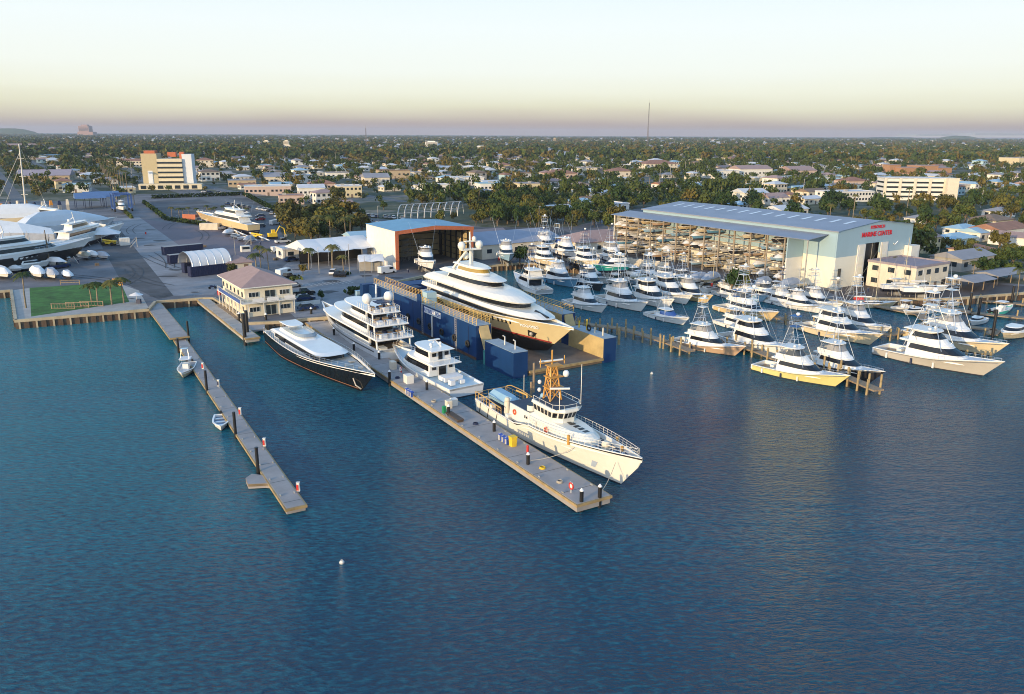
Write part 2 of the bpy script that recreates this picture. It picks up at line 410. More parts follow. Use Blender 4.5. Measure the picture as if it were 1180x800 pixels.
far=[(c1.x,c1.y),(1500,c1.y),(12000,9000),(12000,17000),(-12000,17000),(-12000,9000),(-2400,c0.y+800),(c0.x,c0.y)]
m=MB(); m.sheet(coast+far,GZ); gnd=m.build('ground',gm); tag(gnd,kind='structure')
SEAW=mat('seawall_concrete',(.40,.33,.22),.85,var=.25,scale=.5,stretch=(1,1,.3))
m=MB(); cl=[(c0.x,c0.y)]+coast+[(c1.x,c1.y)]
for a,bq in zip(cl[:-1],cl[1:]):
    m.add([(a[0],a[1],-3),(bq[0],bq[1],-3),(bq[0],bq[1],GZ-.2),(a[0],a[1],GZ-.2)],[(0,1,2,3)],1)
    dv=Vector((bq[0]-a[0],bq[1]-a[1],0)).normalized(); nn=Vector((-dv.y,dv.x,0))*.5
    m.obox((a[0]-nn.x*.3,a[1]-nn.y*.3,GZ-.35),(bq[0]-a[0],bq[1]-a[1],0),nn*1.3,(0,0,.602))
    # vertical ribs of the sheet pile
    L=(Vector(bq)-Vector(a)).length
    if L<200:
        k=int(L/1.6)
        for i in range(k):
            p=Vector((*a,0))+dv*(i*1.6+.8)-nn*.2; m.box(p.x,p.y,-2.5,.35,.35,2.5+GZ-.36,math.atan2(dv.y,dv.x),mi=i%2)
sw=m.build('seawall',[SEAW,DARKWOOD]); tag(sw,kind='structure')
def inpoly(x,y,poly):
    c=False;n=len(poly);j=n-1
    for i in range(n):
        xi,yi=poly[i][0],poly[i][1];xj,yj=poly[j][0],poly[j][1]
        if (yi>y)!=(yj>y) and x<(xj-xi)*(y-yi)/(yj-yi)+xi: c=not c
        j=i
    return c
ASPH=mat('asphalt',(.075,.075,.08),.85,var=.5,scale=.09,bump=.1)
ASPH2=mat('worn_asphalt',(.13,.127,.135),.85,var=.42,scale=.07)
APRON=mat('concrete_apron',(.22,.22,.23),.85,var=.3,scale=.12)
ROADM=mat('road_asphalt',(.12,.12,.125),.85,var=.15,scale=.05)
PAINT=mat('road_paint',(.6,.6,.55),.7,var=.2,scale=1)
GRASS=mat('lawn',(.04,.13,.02),.95,var=.55,scale=.35,bump=.3,bscale=20)
SCRUB=mat('scrub_ground',(.05,.055,.025),.95,var=.4,scale=.2)
def pp(lst,z=GZ): return [(P(x,y,z).x,P(x,y,z).y) for x,y in lst]
yard=[c for c in coast]+pp([(1180,328),(1110,322),(1040,295),(960,262),(735,240),(660,262),(560,262),(430,252),(332,246),(288,222),(158,224),(128,232),(0,232)])
yard=[((Vector((*coast[0],0))-BX*60).x,(Vector((*coast[0],0))-BX*60).y)]+yard
m=MB(); m.sheet(yard,GZ+.006); y_=m.build('yard',ASPH2); tag(y_,kind='structure')
def gsheet(name,poly,z,mt):
    m=MB(); m.sheet(pp(poly),GZ+z); return tag(m.build(name,mt),kind='structure')
gsheet('parking_lot',[(172,232),(284,228),(322,248),(296,262),(236,262),(192,254)],.012,ASPH)
gsheet('apron',[(128,252),(160,250),(262,322),(246,340),(200,341)],.016,APRON)
gsheet('apron',[(335,300),(440,312),(428,330),(404,349),(384,363),(340,366),(300,330)],.012,APRON)
gsheet('asphalt_tone_patch',[(160,252),(232,262),(300,268),(330,282),(300,300),(262,320)],.012,mat('asphalt_sunlit_mauve',(.15,.125,.14),.85,var=.15,scale=.05))  # pinkish low sunlight on the yard, put into the asphalt colour
gsheet('asphalt_tone_patch',[(105,262),(128,252),(200,341),(182,345),(140,325)],.020,ASPH)
gsheet('apron',[(545,262),(640,262),(742,300),(740,314),(606,302),(540,304)],.012,ASPH)
gsheet('scrub',[(322,262),(350,244),(425,250),(423,276),(360,288),(330,282)],.03,SCRUB)
gsheet('dark_plaza',[(950,335),(1035,318),(1110,325),(1180,330),(1180,337),(1090,344),(1002,343),(985,349)],.02,mat('stained_asphalt',(.07,.055,.05),.8,var=.3,scale=.08))
# lawn pier
lawn=[(34,332),(128,326),(140,328),(149,348),(36,365)]
gsheet('lawn',lawn,.03,GRASS)
gsheet('pier_paving',[(12,335),(34,332),(36,365),(149,348),(140,328),(160,335),(172,356),(17,369)],.02,CONC)
# town streets
ROADS=[]
m=MB()
def strip(m,p,q,w,z=.012,mi=0):
    p=Vector((p[0],p[1],0));q=Vector((q[0],q[1],0));d=(q-p).normalized();n=Vector((-d.y,d.x,0))*w/2
    m.sheet([(p-n)[:2],(q-n)[:2],(q+n)[:2],(p+n)[:2]],GZ+z,mi)
def st(px,py,ex,w=9,both=True,dirv=AX):
    p=P(px,py,GZ); q=p+dirv*ex; ROADS.append((p,q,w)); return p,q
mains=[st(150,242,900,11),st(285,226,700,9),st(328,249,500,8),(st(240,222,400,8,dirv=BX))]
for k,(p,q) in enumerate(mains):
    m=MB(); strip(m,p,q,[11,9,9,8][k],.02+.004*k); tag(m.build('road',ROADM),kind='structure')
    m=MB(); d=(q-p).normalized(); L=(q-p).length; i=0
    while i<L-3:
        strip(m,p+d*i,p+d*(i+3),.15,.05+.004*k); i+=9
    tag(m.build('lane_marking',PAINT),kind='structure')
for k in range(-30,40):
    o=BX*(k*95+20)+AX*430; e=BX*(k*95+20)+AX*2600
    ROADS.append((o,e,7))
m=MB()
for p,q,w in ROADS[4:]:
    strip(m,p,q,w,.034)
for k in range(12):
    o=AX*(470+k*190)-BX*2600; e=AX*(470+k*190)+BX*3400
    ROADS.append((o,e,7)); strip(m,o,e,7,.040)
tag(m.build('street_grid',ROADM),kind='structure')
# ================================================================ foliage
def leafmat(name,c1,c2,c3,scale=.06):
    m=bpy.data.materials.new(name); m.use_nodes=True; nt=m.node_tree; b=nt.nodes['Principled BSDF']; b.inputs['Roughness'].default_value=.75; b.inputs['Specular IOR Level'].default_value=.2
    geo=nt.nodes.new('ShaderNodeNewGeometry'); oi=nt.nodes.new('ShaderNodeObjectInfo')
    n=nt.nodes.new('ShaderNodeTexNoise'); n.inputs['Scale'].default_value=scale; n.inputs['Detail'].default_value=4; n.inputs['Roughness'].default_value=.8; nt.links.new(geo.outputs['Position'],n.inputs[0])
    a=nt.nodes.new('ShaderNodeMath'); a.operation='MULTIPLY_ADD'; a.inputs[1].default_value=.30; nt.links.new(oi.outputs['Random'],a.inputs[0])
    s=nt.nodes.new('ShaderNodeMath'); s.operation='SUBTRACT'; s.inputs[1].default_value=.15; nt.links.new(n.outputs[0],s.inputs[0]); nt.links.new(s.outputs[0],a.inputs[2])
    r=nt.nodes.new('ShaderNodeValToRGB'); nt.links.new(a.outputs[0],r.inputs[0])
    for e,(p,c) in zip(r.color_ramp.elements,((.36,c1),(.64,c3))): e.position=p; e.color=(*c,1)
    e=r.color_ramp.elements.new(.5); e.color=(*c2,1)
    nt.links.new(r.outputs[0],b.inputs['Base Color']); return m
LEAF=leafmat('foliage_green',(.024,.050,.012),(.060,.085,.018),(.12,.115,.022))
LEAFB=leafmat('foliage_olive',(.050,.058,.014),(.095,.085,.018),(.135,.105,.022))
LEAFD=leafmat('foliage_dark',(.018,.040,.012),(.034,.062,.016),(.065,.085,.018))
PALML=leafmat('palm_fronds',(.035,.055,.012),(.075,.085,.018),(.12,.11,.03),.3)
BARK=mat('bark',(.16,.12,.08),.9,var=.3,scale=2); PBARK=mat('palm_bark',(.24,.19,.13),.9,var=.25,scale=3)
rs=np.random.RandomState(3)
def crown_arrays(seed,Rr,H,n,leaf,lobes=9,z0=0.):
    r=np.random.RandomState(seed); cs=[];
    for k in range(lobes):
        a=r.uniform(0,2*PI);d=r.uniform(.15,.62)*Rr
        cs.append((d*math.cos(a),d*math.sin(a),z0+H*r.uniform(.3,.72),r.uniform(.30,.50)*Rr))
    cs=np.array(cs); idx=r.randint(0,lobes,n)
    dirs=r.normal(size=(n,3)); dirs[:,2]=dirs[:,2]*.9+.15; dirs/=np.linalg.norm(dirs,axis=1)[:,None]
    rad=r.uniform(.55,1.06,n)[:,None]
    c=cs[idx,:3]+dirs*cs[idx,3:4]*rad*np.array([1,1,min(1.1,H/Rr*.75)])
    nrm=dirs+r.normal(size=(n,3))*.45; nrm/=np.linalg.norm(nrm,axis=1)[:,None]
    u=np.cross(nrm,r.normal(size=(n,3))); u/=np.linalg.norm(u,axis=1)[:,None]; v=np.cross(nrm,u)
    s=(leaf*r.uniform(.6,1.3,n))[:,None]
    V=np.stack([c-u*s-v*s*.6,c+u*s-v*s*.5,c+u*s*.8+v*s*.6,c-u*s*.9+v*s*.7],1).reshape(-1,3)
    V[:,2]=np.maximum(V[:,2],z0+.05)
    return V,np.arange(4*n).reshape(-1,4)
def tree_proto(kind,seed,Rr,H,trunk,n,leaf,lm,lobes=9):
    root=thing(kind,None,'tree')
    V,Fq=crown_arrays(seed,Rr,H,n,leaf,lobes,trunk*.8)
    npmesh('crown',V,Fq,lm,root)
    m=MB(); r=random.Random(seed)
    m.tube([(0,0,-.2),(r.uniform(-.2,.2),r.uniform(-.2,.2),trunk*.6),(0,0,trunk+H*.35)],.32,7,r2=.12)
    for k in range(4):
        a=r.uniform(0,6.28);m.tube([(0,0,trunk*.7),(math.cos(a)*Rr*.35,math.sin(a)*Rr*.35,trunk+H*.35)],.14,5,r2=.05)
    m.build('trunk',BARK,root); return root
def palm_proto(seed,H,fr=15,fl=2.9,lean=.6,skirt=0):
    root=thing('palm_tree',None,'palm'); r=random.Random(seed)
    top=Vector((r.uniform(-lean,lean),r.uniform(-lean,lean),H))
    m=MB(); m.tube([(0,0,-.2),(top.x*.2,top.y*.2,H*.4),(top.x*.6,top.y*.6,H*.75),top],.22,7,r2=.13); m.build('trunk',PBARK,root)
    m=MB()
    for k in range(fr):
        a=2*PI*k/fr+r.uniform(-.2,.2);up=r.uniform(-.5,1.1);L=fl*r.uniform(.8,1.1)
        dx,dy=math.cos(a),math.sin(a);pts=[]
        for j in range(6):
            t=j/5; pts.append(top+Vector((dx*L*t*(1-.15*t),dy*L*t*(1-.15*t),L*(.55*up*t-(.55+.3*up)*t*t))))
        w=[.10,.42,.5,.45,.3,.04]
        for j in range(5):
            for sg in (1,-1):
                # leaflets: three slats per segment with gaps
                for q in range(2):
                    t0=q/2;t1=t0+.36
                    a0=pts[j].lerp(pts[j+1],t0);a1=pts[j].lerp(pts[j+1],t1)
                    wd=lerp(w[j],w[j+1],t0+.2)*1.25
                    s=Vector((-dy,dx,0))*sg*wd+Vector((0,0,-wd*.5))+Vector((dx,dy,0))*.18
                    m.add([a0,a1,a1+s,a0+s*.95],[(0,1,2,3)])
    m.build('fronds',PALML,root); return root
TP={'broadleaf_tree':[],'olive_tree':[],'dark_tree':[]}
protoTrees=[]
def tp(kind,*a):
    t=tree_proto(kind,*a); t.location=(0,-400,-30); protoTrees.append(t); return t
SPEC=[('broadleaf_tree',11,4.6,6.5,2.2,620,.42,LEAF,9),('broadleaf_tree',12,5.2,6.0,2.4,700,.42,LEAF,11),('broadleaf_tree',13,3.6,5.0,2.0,420,.40,LEAF,7),
 ('olive_tree',21,4.8,6.2,2.4,640,.42,LEAFB,10),('olive_tree',22,3.8,5.6,2.0,460,.40,LEAFB,8),
 ('dark_tree',31,5.0,8.0,2.5,700,.45,LEAFD,10),('dark_tree',32,4.0,7.5,2.2,520,.42,LEAFD,8)]
for s in SPEC: TP[s[0]].append(tp(*s))
PALMS=[palm_proto(41,8.5),palm_proto(42,11,14,2.6,.9),palm_proto(43,6,16,2.8,.3),palm_proto(44,14,16,2.2,.5)]
protoTrees+=PALMS
for p_ in PALMS: p_.location=(0,-400,-30)
USED=set()
def use(proto,loc,rz,label,group=None,scale=1,scl3=None,mats=None,cat=None,name=None):
    """the first use moves the source itself, later ones copy it"""
    if proto in USED or mats:
        return dup(proto,loc,rz,label,group,scale,mats,cat,name,scl3)
    USED.add(proto); proto.location=loc; proto.rotation_euler=(0,0,rz); proto.scale=scl3 or (scale,)*3
    tag(proto,label,cat,group); return proto
# ================================================================ buildings
RF_W=mat('white_roof',(.55,.56,.58),.7,var=.12,scale=.2); RF_G=mat('grey_roof',(.26,.26,.28),.8,var=.15,scale=.2)
RF_T=mat('terracotta_roof',(.28,.14,.09),.8,var=.2,scale=.4); RF_P=mat('pink_shingle_roof',(.33,.23,.21),.85,var=.10,scale=.6,bump=.2)
RF_B=mat('pale_blue_roof',(.30,.45,.55),.6,var=.08,scale=.2); RF_BR=mat('brown_roof',(.20,.14,.10),.85,var=.2,scale=.3)
W_CR=mat('cream_stucco',(.64,.58,.47),.85,var=.08); W_WH=mat('white_stucco',(.70,.68,.63),.85,var=.07); W_TN=mat('tan_stucco',(.42,.33,.22),.85,var=.1)
W_PK=mat('pink_stucco',(.52,.40,.34),.85,var=.08); W_YE=mat('yellow_stucco',(.58,.50,.32),.85,var=.08); W_GR=mat('grey_block',(.35,.34,.32),.85,var=.1); W_BL=mat('pale_blue_siding',(.36,.50,.55),.7,var=.06)
WIN=mat('window_glass',(.02,.03,.04),.12,var=0)
def roofmesh(m,w,d,h,kind,ov=.5,pitch=.32,par=.5):
    if kind=='hip':
        W,D=w/2+ov,d/2+ov;r=min(W,D);rz=r*pitch;rl=max(W,D)-r
        e=[(-W,-D,h),(W,-D,h),(W,D,h),(-W,D,h)]
        rg=[(-rl,0,h+rz),(rl,0,h+rz)] if W>=D else [(0,-rl,h+rz),(0,rl,h+rz)]
        v=e+rg
        if W>=D: fs=[(0,1,5,4),(1,2,5),(2,3,4,5),(3,0,4)]
        else: fs=[(0,1,4),(1,2,5,4),(2,3,5),(3,0,4,5)]
        m.add(v,fs+[(3,2,1,0)]); m.box(0,0,h-.2,2*W-.02,2*D-.02,.19)
    elif kind=='gable':
        W,D=w/2+ov,d/2+ov;rz=D*pitch;t=.2
        v=[(-W,-D,h),(W,-D,h),(W,0,h+rz),(-W,0,h+rz),(W,D,h),(-W,D,h)]
        m.add(v,[(0,1,2,3),(3,2,4,5),(0,5,4,1),(1,4,2),(0,3,5)])
    else:
        m.box(0,0,h,w+.1,d+.1,.12)
        for sx,sy,ww,dd in ((0,-1,w+.3,.3),(0,1,w+.3,.3),(-1,0,.3,d-.32),(1,0,.3,d-.32)):
            m.box(sx*w/2,sy*d/2,h-.15,ww,dd,par+.1)
def winpart(root,w,d,h,face,u,z,ww,wh,mt=None,name='window'):
    # face: 'f' front (-y) 'b' 'l' 'r'
    m=MB(); t=.06
    if face in 'fb': m.box(0,0,-wh/2,ww,t*2,wh)
    else: m.box(0,0,-wh/2,t*2,ww,wh)
    pos={'f':(u,-d/2,z),'b':(u,d/2,z),'l':(-w/2,u,z),'r':(w/2,u,z)}[face]
    return m.build(name,mt or WIN,root,pos)
def building(name,label,cat,loc,rz,w,d,h,wall,roof,kind='flat',floors=1,nx=4,ny=2,strips=False,group=None,ov=.5,pitch=.32,door=True,units=True):
    root=thing(name,label,cat,loc,rz,group)
    m=MB(); m.box(0,0,-.5,w,d,h+.5); m.build('wall',wall,root)
    m=MB(); roofmesh(m,w,d,h,kind,ov,pitch); rf=m.build('roof',roof,root)
    fh=h/floors
    for f in range(floors):
        z=fh*(f+.55)
        for face,n,L in (('f',nx,w),('l',ny,d),('r',ny,d)):
            if strips:
                if n: winpart(root,w,d,h,face,0,z,L*.9,fh*.38)
            else:
                for i in range(n):
                    if door and f==0 and face=='f' and i==n//2:
                        m=MB(); m.box((i+.5)/n*L-L/2,-d/2,0,1.2,.14,2.2); m.build('door',RF_BR,root); continue
                    winpart(root,w,d,h,face,(i+.5)/n*L-L/2,z,min(1.8,L/n*.55),min(1.3,fh*.42))
    if kind=='flat' and units:
        r=random.Random(int(w*7+d*3))
        for k in range(2):
            m=MB(); m.box(r.uniform(-w*.3,w*.3),r.uniform(-d*.25,d*.25),h+.12,r.uniform(1.2,2.4),r.uniform(1.2,2),r.uniform(.8,1.3)); m.build('air_conditioner',W_GR,rf)
    return root
RH=RB  # house frame: x along the shore direction
# ---- named buildings -------------------------------------------------------
BLD=[]   # exclusion discs
def excl(p,r): BLD.append((p.x,p.y,r))
# tan office tower with banded storeys
p=P(196,217,GZ); t=thing('office_tower','tan office tower with dark banded windows and orange rooftop boxes beyond the boatyard','office tower',p,R(12)); excl(p,34)
TAN=mat('tower_tan',(.48,.40,.24),.8,var=.05); CRM=mat('tower_cream',(.62,.55,.40),.8,var=.05); TW=mat('tower_white',(.66,.68,.70),.8,var=.04); TOR=mat('tower_orange',(.45,.13,.06),.8,var=.08)
m=MB(); m.box(-13.5,2,0,13,20,27); m.box(-13.5,-8.05,0,4,.2,14,mi=1); m.build('stair_block',[TAN,TW],t)
m=MB()
for k in range(6): m.box(3,1,2.2+k*3.7,21,18,2.35)
m.box(3,1,0,20,16.8,22.5,mi=1); m.build('banded_wall',[CRM,WIN],t)
for k in range(5): 
    m=MB(); m.box(3,-7.9,4.55+k*3.7,20.6,.9,1.3); m.build('window',WIN,t)
m=MB(); m.box(17.5,2,0,8,16,26.5); m.build('lift_block',TW,t)

for b_ in ((-13.5,2,27,9,12,2.2),(4,3,24.4,7,6,3.6),(12.6,2,22.7,3.8,6,5.5)):
    m=MB(); m.box(*b_); m.build('rooftop_plant',TOR,t)
t.scale=(.8,.8,.9)
m=MB(); m.box(4,-14,0,52,10,4.2); m.build('podium',CRM,t)
for k in range(7):
    m=MB(); m.box(-18+k*7,-19.02,.6,4.6,.1,2.6); m.build('window',WIN,t)
def bl(name,label,px0,px1,py,d,h,wall,roof,kind='flat',floors=1,nx=4,ny=2,strips=False,cat='building',rz=None,z=GZ,**k):
    a=P(px0,py,z);b=P(px1,py,z);w=(b-a).length
    rz=RB-R(14) if rz is None else rz
    c=(a+b)/2+Vector((0,d/2,0)); excl(c,max(w,d)*.62)
    return building(name,label,cat,c,rz,w*.93,d,h,wall,roof,kind,floors,nx,ny,strips,**k)
bl('school_building','long low building with a red roof left of the tan office tower',121,166,193,14,7,W_CR,RF_T,'gable',2,12,2)
bl('shop_building','small red roofed shop right of the tan office tower',223,244,193,16,8,W_CR,RF_T,'hip',2,4,2)
bl('warehouse','low warehouse with a pale purple roof behind the yacht mast',12,74,210,26,5,W_TN,mat('mauve_roof',(.32,.27,.30),.8,var=.1),'gable',1,8,2)
bl('shop_building','turquoise edged flat building in the trees left of the straight road',68,98,222,14,5,W_WH,RF_B,'flat',1,5,2)
bl('warehouse','long grey blue flat roofed building at the far left',0,62,184,30,6,W_GR,RF_B,'flat',1,8,1)
bl('apartment_building','cream apartment row far left below the horizon',-6,50,173,20,10,W_CR,RF_P,'hip',3,12,3)
bl('apartment_building','second cream apartment row with pinkish roof, nearer than the first, far left',40,76,178,20,9,W_CR,RF_P,'hip',3,8,3)
LIST=[
 (277,333,226,14,6,W_PK,RF_W,'wide pink walled flat building beside the diagonal street'),
 (258,292,216,16,5,W_TN,RF_G,'low tan building behind the diagonal street'),
 (300,338,213,18,6,W_CR,RF_G,'cream industrial building with a grey flat roof, middle of the block behind the street'),
 (338,362,211,14,6,W_WH,RF_W,'white cube shaped shop in the low commercial block'),
 (340,372,228,12,6,W_WH,RF_W,'white shop front building with bluish roof beside the wooded lot'),
 (318,348,236,10,5,W_PK,RF_P,'pink gabled workshop near the wooded lot'),
 (352,384,220,14,5,W_PK,RF_T,'pink building with a terracotta roof amid the low commercial block'),
 (384,414,228,14,7,W_YE,RF_W,'yellow green building with white parapet near the wooded lot'),
 (415,446,214,18,6,W_CR,RF_G,'cream walled shop at the right end of the commercial block'),
 (432,470,206,20,7,W_TN,RF_BR,'brown roofed warehouse beyond the commercial block'),
 (372,400,206,16,5,W_WH,RF_G,'small white warehouse with grey roof beyond the shops'),
 (513,556,214,18,6,W_WH,RF_W,'long bright white building in the middle distance'),
 (484,516,222,14,5,W_WH,RF_W,'white flat roofed workshop left of the long white building'),
 (548,578,222,14,6,W_WH,RF_B,'white building with bluish roof right of the long white building'),
 (594,620,222,14,6,W_YE,RF_G,'pale green house block in front of the mixed tree belt'),
 (626,664,208,18,6,W_PK,RF_T,'pink building with red trimmed roof in mid distance'),
 (572,588,198,16,7,W_YE,RF_T,'small orange walled building with red roof in mid distance'),
 (662,686,202,20,7,W_CR,RF_G,'cream block among trees right of centre'),
 (700,728,205,18,6,W_CR,RF_T,'cream building with terracotta roof under the radio mast'),
 (737,780,196,24,7,W_CR,RF_T,'terracotta roofed row below the radio mast'),
 (816,850,206,22,7,W_WH,RF_W,'white striped low office building behind the boat shed'),
 (845,890,205,20,8,W_WH,RF_P,'white and brown mall block behind the boat shed'),
 (850,884,232,14,5,W_WH,RF_W,'white gabled house row nearest the boat shed roof'),
 (880,908,236,14,4,W_WH,RF_P,'pink roofed house just above the boat shed roof'),
 (864,900,214,14,6,W_YE,RF_W,'yellow low block in the trees behind the boat shed'),
 (905,940,204,24,6,W_PK,RF_P,'pinkish shopping block right of the mall'),
 (1078,1118,222,18,5,W_CR,RF_G,'cream roofed building right of the white four storey office'),
 (970,1000,216,16,5,W_PK,RF_T,'orange brick row left of the white four storey office'),
 (948,972,214,16,5,W_WH,RF_B,'pale building with bluish roof left of the orange row'),
 (1055,1082,292,8,5.5,W_YE,RF_P,'yellow two storey building with white trim beside the marine shed'),
]
for a in LIST:
    fl=2 if a[4]>=5.5 and a[0] in (1055,384,737) else 1
    bl('warehouse' if a[1]-a[0]>34 else 'shop_building',a[7],a[0],a[1],a[2],a[3],a[4],a[5],a[6],'hip' if a[6] in (RF_T,) and a[0]%3 else 'flat' if a[0]%5 else 'gable',fl,max(3,int((a[1]-a[0])/5)),2)
# white four-storey office on the right
p=P(1052,231,GZ); OFW=W_WH
t=thing('office_building','white four storey office block with dark ribbon windows among the trees','office building',p,R(-4),None,.82); excl(p,38); excl(p+Vector((-30,0,0)),25)
m=MB()
for k in range(5): m.box(0,8,k*3.5,45,16,2.1)
m.box(0,8,0,44,15,15,mi=1); m.build('banded_wall',[W_WH,WIN],t)
for k in range(5):
    m=MB(); m.box(-22+k*11,-.2,.02,2,.7,16.3); m.build('pier',W_CR,t)
m=MB(); m.box(26,6,0,8,22,17); m.build('end_wall',W_CR,t)
m=MB(); m.box(0,8,16.3,46,17,.7); m.build('roof',RF_W,t)
bl('office_building','long low white building left below the white four storey office',945,1010,233,14,6,W_WH,RF_W,'flat',2,14,2)
# brown complex
p=P(1060,199,GZ); t=thing('school_building','large brown walled school complex with stepped flat roofs behind the white office','school',p,RB-R(20),None,.62); excl(p,70)
BRW=mat('brown_wall',(.36,.20,.11),.85,var=.1)
for k,(x,y,w,d,h) in enumerate(((-30,0,40,30,9),(8,5,36,36,12),(38,-2,30,26,8),(-50,12,22,20,13))):
    m=MB(); m.box(x,y,0,w,d,h); m.build('wall',BRW,t); m=MB(); m.box(x,y,h,w+1,d+1,.8); m.build('roof',RF_P,t)
bl('warehouse','flat cream box building at the far right edge',1166,1190,193,30,12,W_YE,RF_G,'flat')
# distant ones
def far(name,label,cat,px0,px1,pyb,pyt,mt,dist=None,steps=None):
    a=P(px0,pyb,GZ);b=P(px1,pyb,GZ);w=(b-a).length;dd=(a+b)/2
    h=(pyb-pyt)/F*dd.y*1.0
    t=thing(name,label,cat,dd,0); excl(dd,w*.8)
    m=MB(); m.box(0,0,0,w*.66,w*.5,h); 
    m.box(0,0,h,w*.4,w*.3,h*.12); m.build('tower_block' if h>25 else 'wall',mt,t)
    m=MB(); m.box(w*.1,-w*.05,0,w,w*.5,h*.42); m.build('wing',mt,t)
    for k in range(4):
        m=MB(); m.box(0,-w*.253,h*(.5+.12*k),w*.6,.5,h*.05); m.build('window',WIN,t)
PKF=mat('pink_tower_wall',(.32,.20,.17),.8,var=.06)
far('hotel_tower','wide pink tower block on the left horizon','tower block',91,108,157,146,PKF)
far('hospital','bright white block with wings in the middle distance','hospital',487,508,172,164,W_WH)
far('apartment_tower','left one of a pair of small cream towers','tower block',303,312,170,163,W_CR)
far('apartment_tower','right one of a pair of small cream towers','tower block',326,335,170,163,W_CR)
far('church_tower','slim brown tower standing up in the middle distance','tower',637,641,166,160,W_TN)
far('mall_building','wide white mall roofs in the middle distance','mall',540,575,174,169,W_WH)
far('apartment_tower','tiny pale towers on the right horizon','tower block',1130,1146,158,154,W_GR)
far('stadium','faint dome on the right horizon','stadium',1060,1078,158,155,W_GR)
far('dome_building','orange domed building left of the mall block','hall',790,815,190,184,W_YE)
far('office_building','pale block far beyond the right trees','office building',1010,1020,172,168,W_CR)
def hill(px,w,h,dist):
    x=(px-590)/F*dist*1.03
    m=MB(); rings=[]
    for s,z in ((1,0),(.8,.5),(.5,.85),(.2,1)): rings.append([(x+w*s*math.cos(a*.393)+0,dist+w*.4*s*math.sin(a*.393),GZ+h*z) for a in range(16)])
    m.loft(rings,0,True,True,False); tag(m.build('distant_hill',LEAFD),kind='structure')
hill(45,330,65,8600); hill(1072,260,40,9500); hill(1000,500,20,11000)
# radio masts
def mast(px,dist,h,label,w=1.0):
    x=(px-590)/F*dist*math.cos(PIT)*1.035
    t=thing('radio_mast',label,'radio mast',(x,dist,GZ)); m=MB()
    for k in range(3):
        a=2*PI*k/3; m.tube([(w*2*math.cos(a),w*2*math.sin(a),0),(w*.5*math.cos(a),w*.5*math.sin(a),h)],.35,4)
    z=0;k=0
    while z<h-4:
        f=1-.75*z/h;f2=1-.75*(z+4)/h
        for j in range(3):
            a=2*PI*j/3;b_=2*PI*(j+1)/3
            m.tube([(w*2*f*math.cos(a),w*2*f*math.sin(a),z),(w*2*f2*math.cos(b_),w*2*f2*math.sin(b_),z+4)],.16,3)
        z+=4
    m.build('lattice',mat('mast_paint',(.17,.15,.15),.7),t); m=MB(); m.cyl(0,0,h,h+8,.25,5); m.build('antenna',STEEL,t)
    excl(Vector((x,dist,0)),6)
mast(740,2000,112,'tall lattice radio mast rising above the horizon right of centre')
mast(426,2000,50,'short reddish lattice mast on the horizon left of centre')
# utility poles
def pole(px,py,h,label):
    p=P(px,py,GZ); t=thing('utility_pole',label,'utility pole',p,RB,'utility poles in the town')
    m=MB(); m.cyl(0,0,-.3,h,.22,6,r2=.14); m.build('pole',CONC,t); m=MB(); m.box(0,0,h-1.4,2.4,.15,.15); m.box(0,0,h-2.6,1.8,.15,.15); m.build('crossarm',DARKWOOD,t)
for k,(x,y,h) in enumerate([(248,192,15),(311,188,16),(387,190,16),(152,203,15),(606,194,14),(664,190,14),(805,196,14),(772,207,13),(760,214,13),(789,203,14),(925,228,12),(540,198,13),(466,196,13),(700,220,11),(980,194,14),(1130,240,10),(1070,180,20),(845,206,13)]):
    pole(x,y,h,'bare concrete utility pole rising out of the tree tops')
# greenhouse arches near the service shed
for k in range(10):
    a=P(462+k*7.6,253-k*.5,GZ); m=MB(); L=9
    pts=[a+Vector((math.cos(PI*j/9)*-3.2*.35,3+math.cos(PI*j/9)*-6,math.sin(PI*j/9)*6.6)) for j in range(10)]
    m.tube([Vector(q) for q in pts],.24,5); o=m.build('arch_hoop',mat('hoop_metal',(.5,.5,.5),.5,.2)); tag(o,'pale metal hoop of the open arched frame behind the service shed','frame hoop','hoops of the open arched frame')
excl(P(495,246,GZ),30); excl(P(478,252,GZ),18); excl(P(512,250,GZ),18)
for k,(a_,b_) in enumerate(((.15,0),(.5,0),(.85,0))):
    p0=P(462,253,GZ);p1=P(462+68.4,253-4.5,GZ); z=6.6*math.sin(PI*a_) ; off=Vector((-3.2*.35*math.cos(PI*a_),3-6*math.cos(PI*a_),z)); m=MB(); m.tube([p0+off,p1+off],.16,5); o=m.build('arch_purlin',MATS['hoop_metal']); tag(o,['near','top','far'][k]+' rail joining the metal hoops behind the service shed','frame rail')
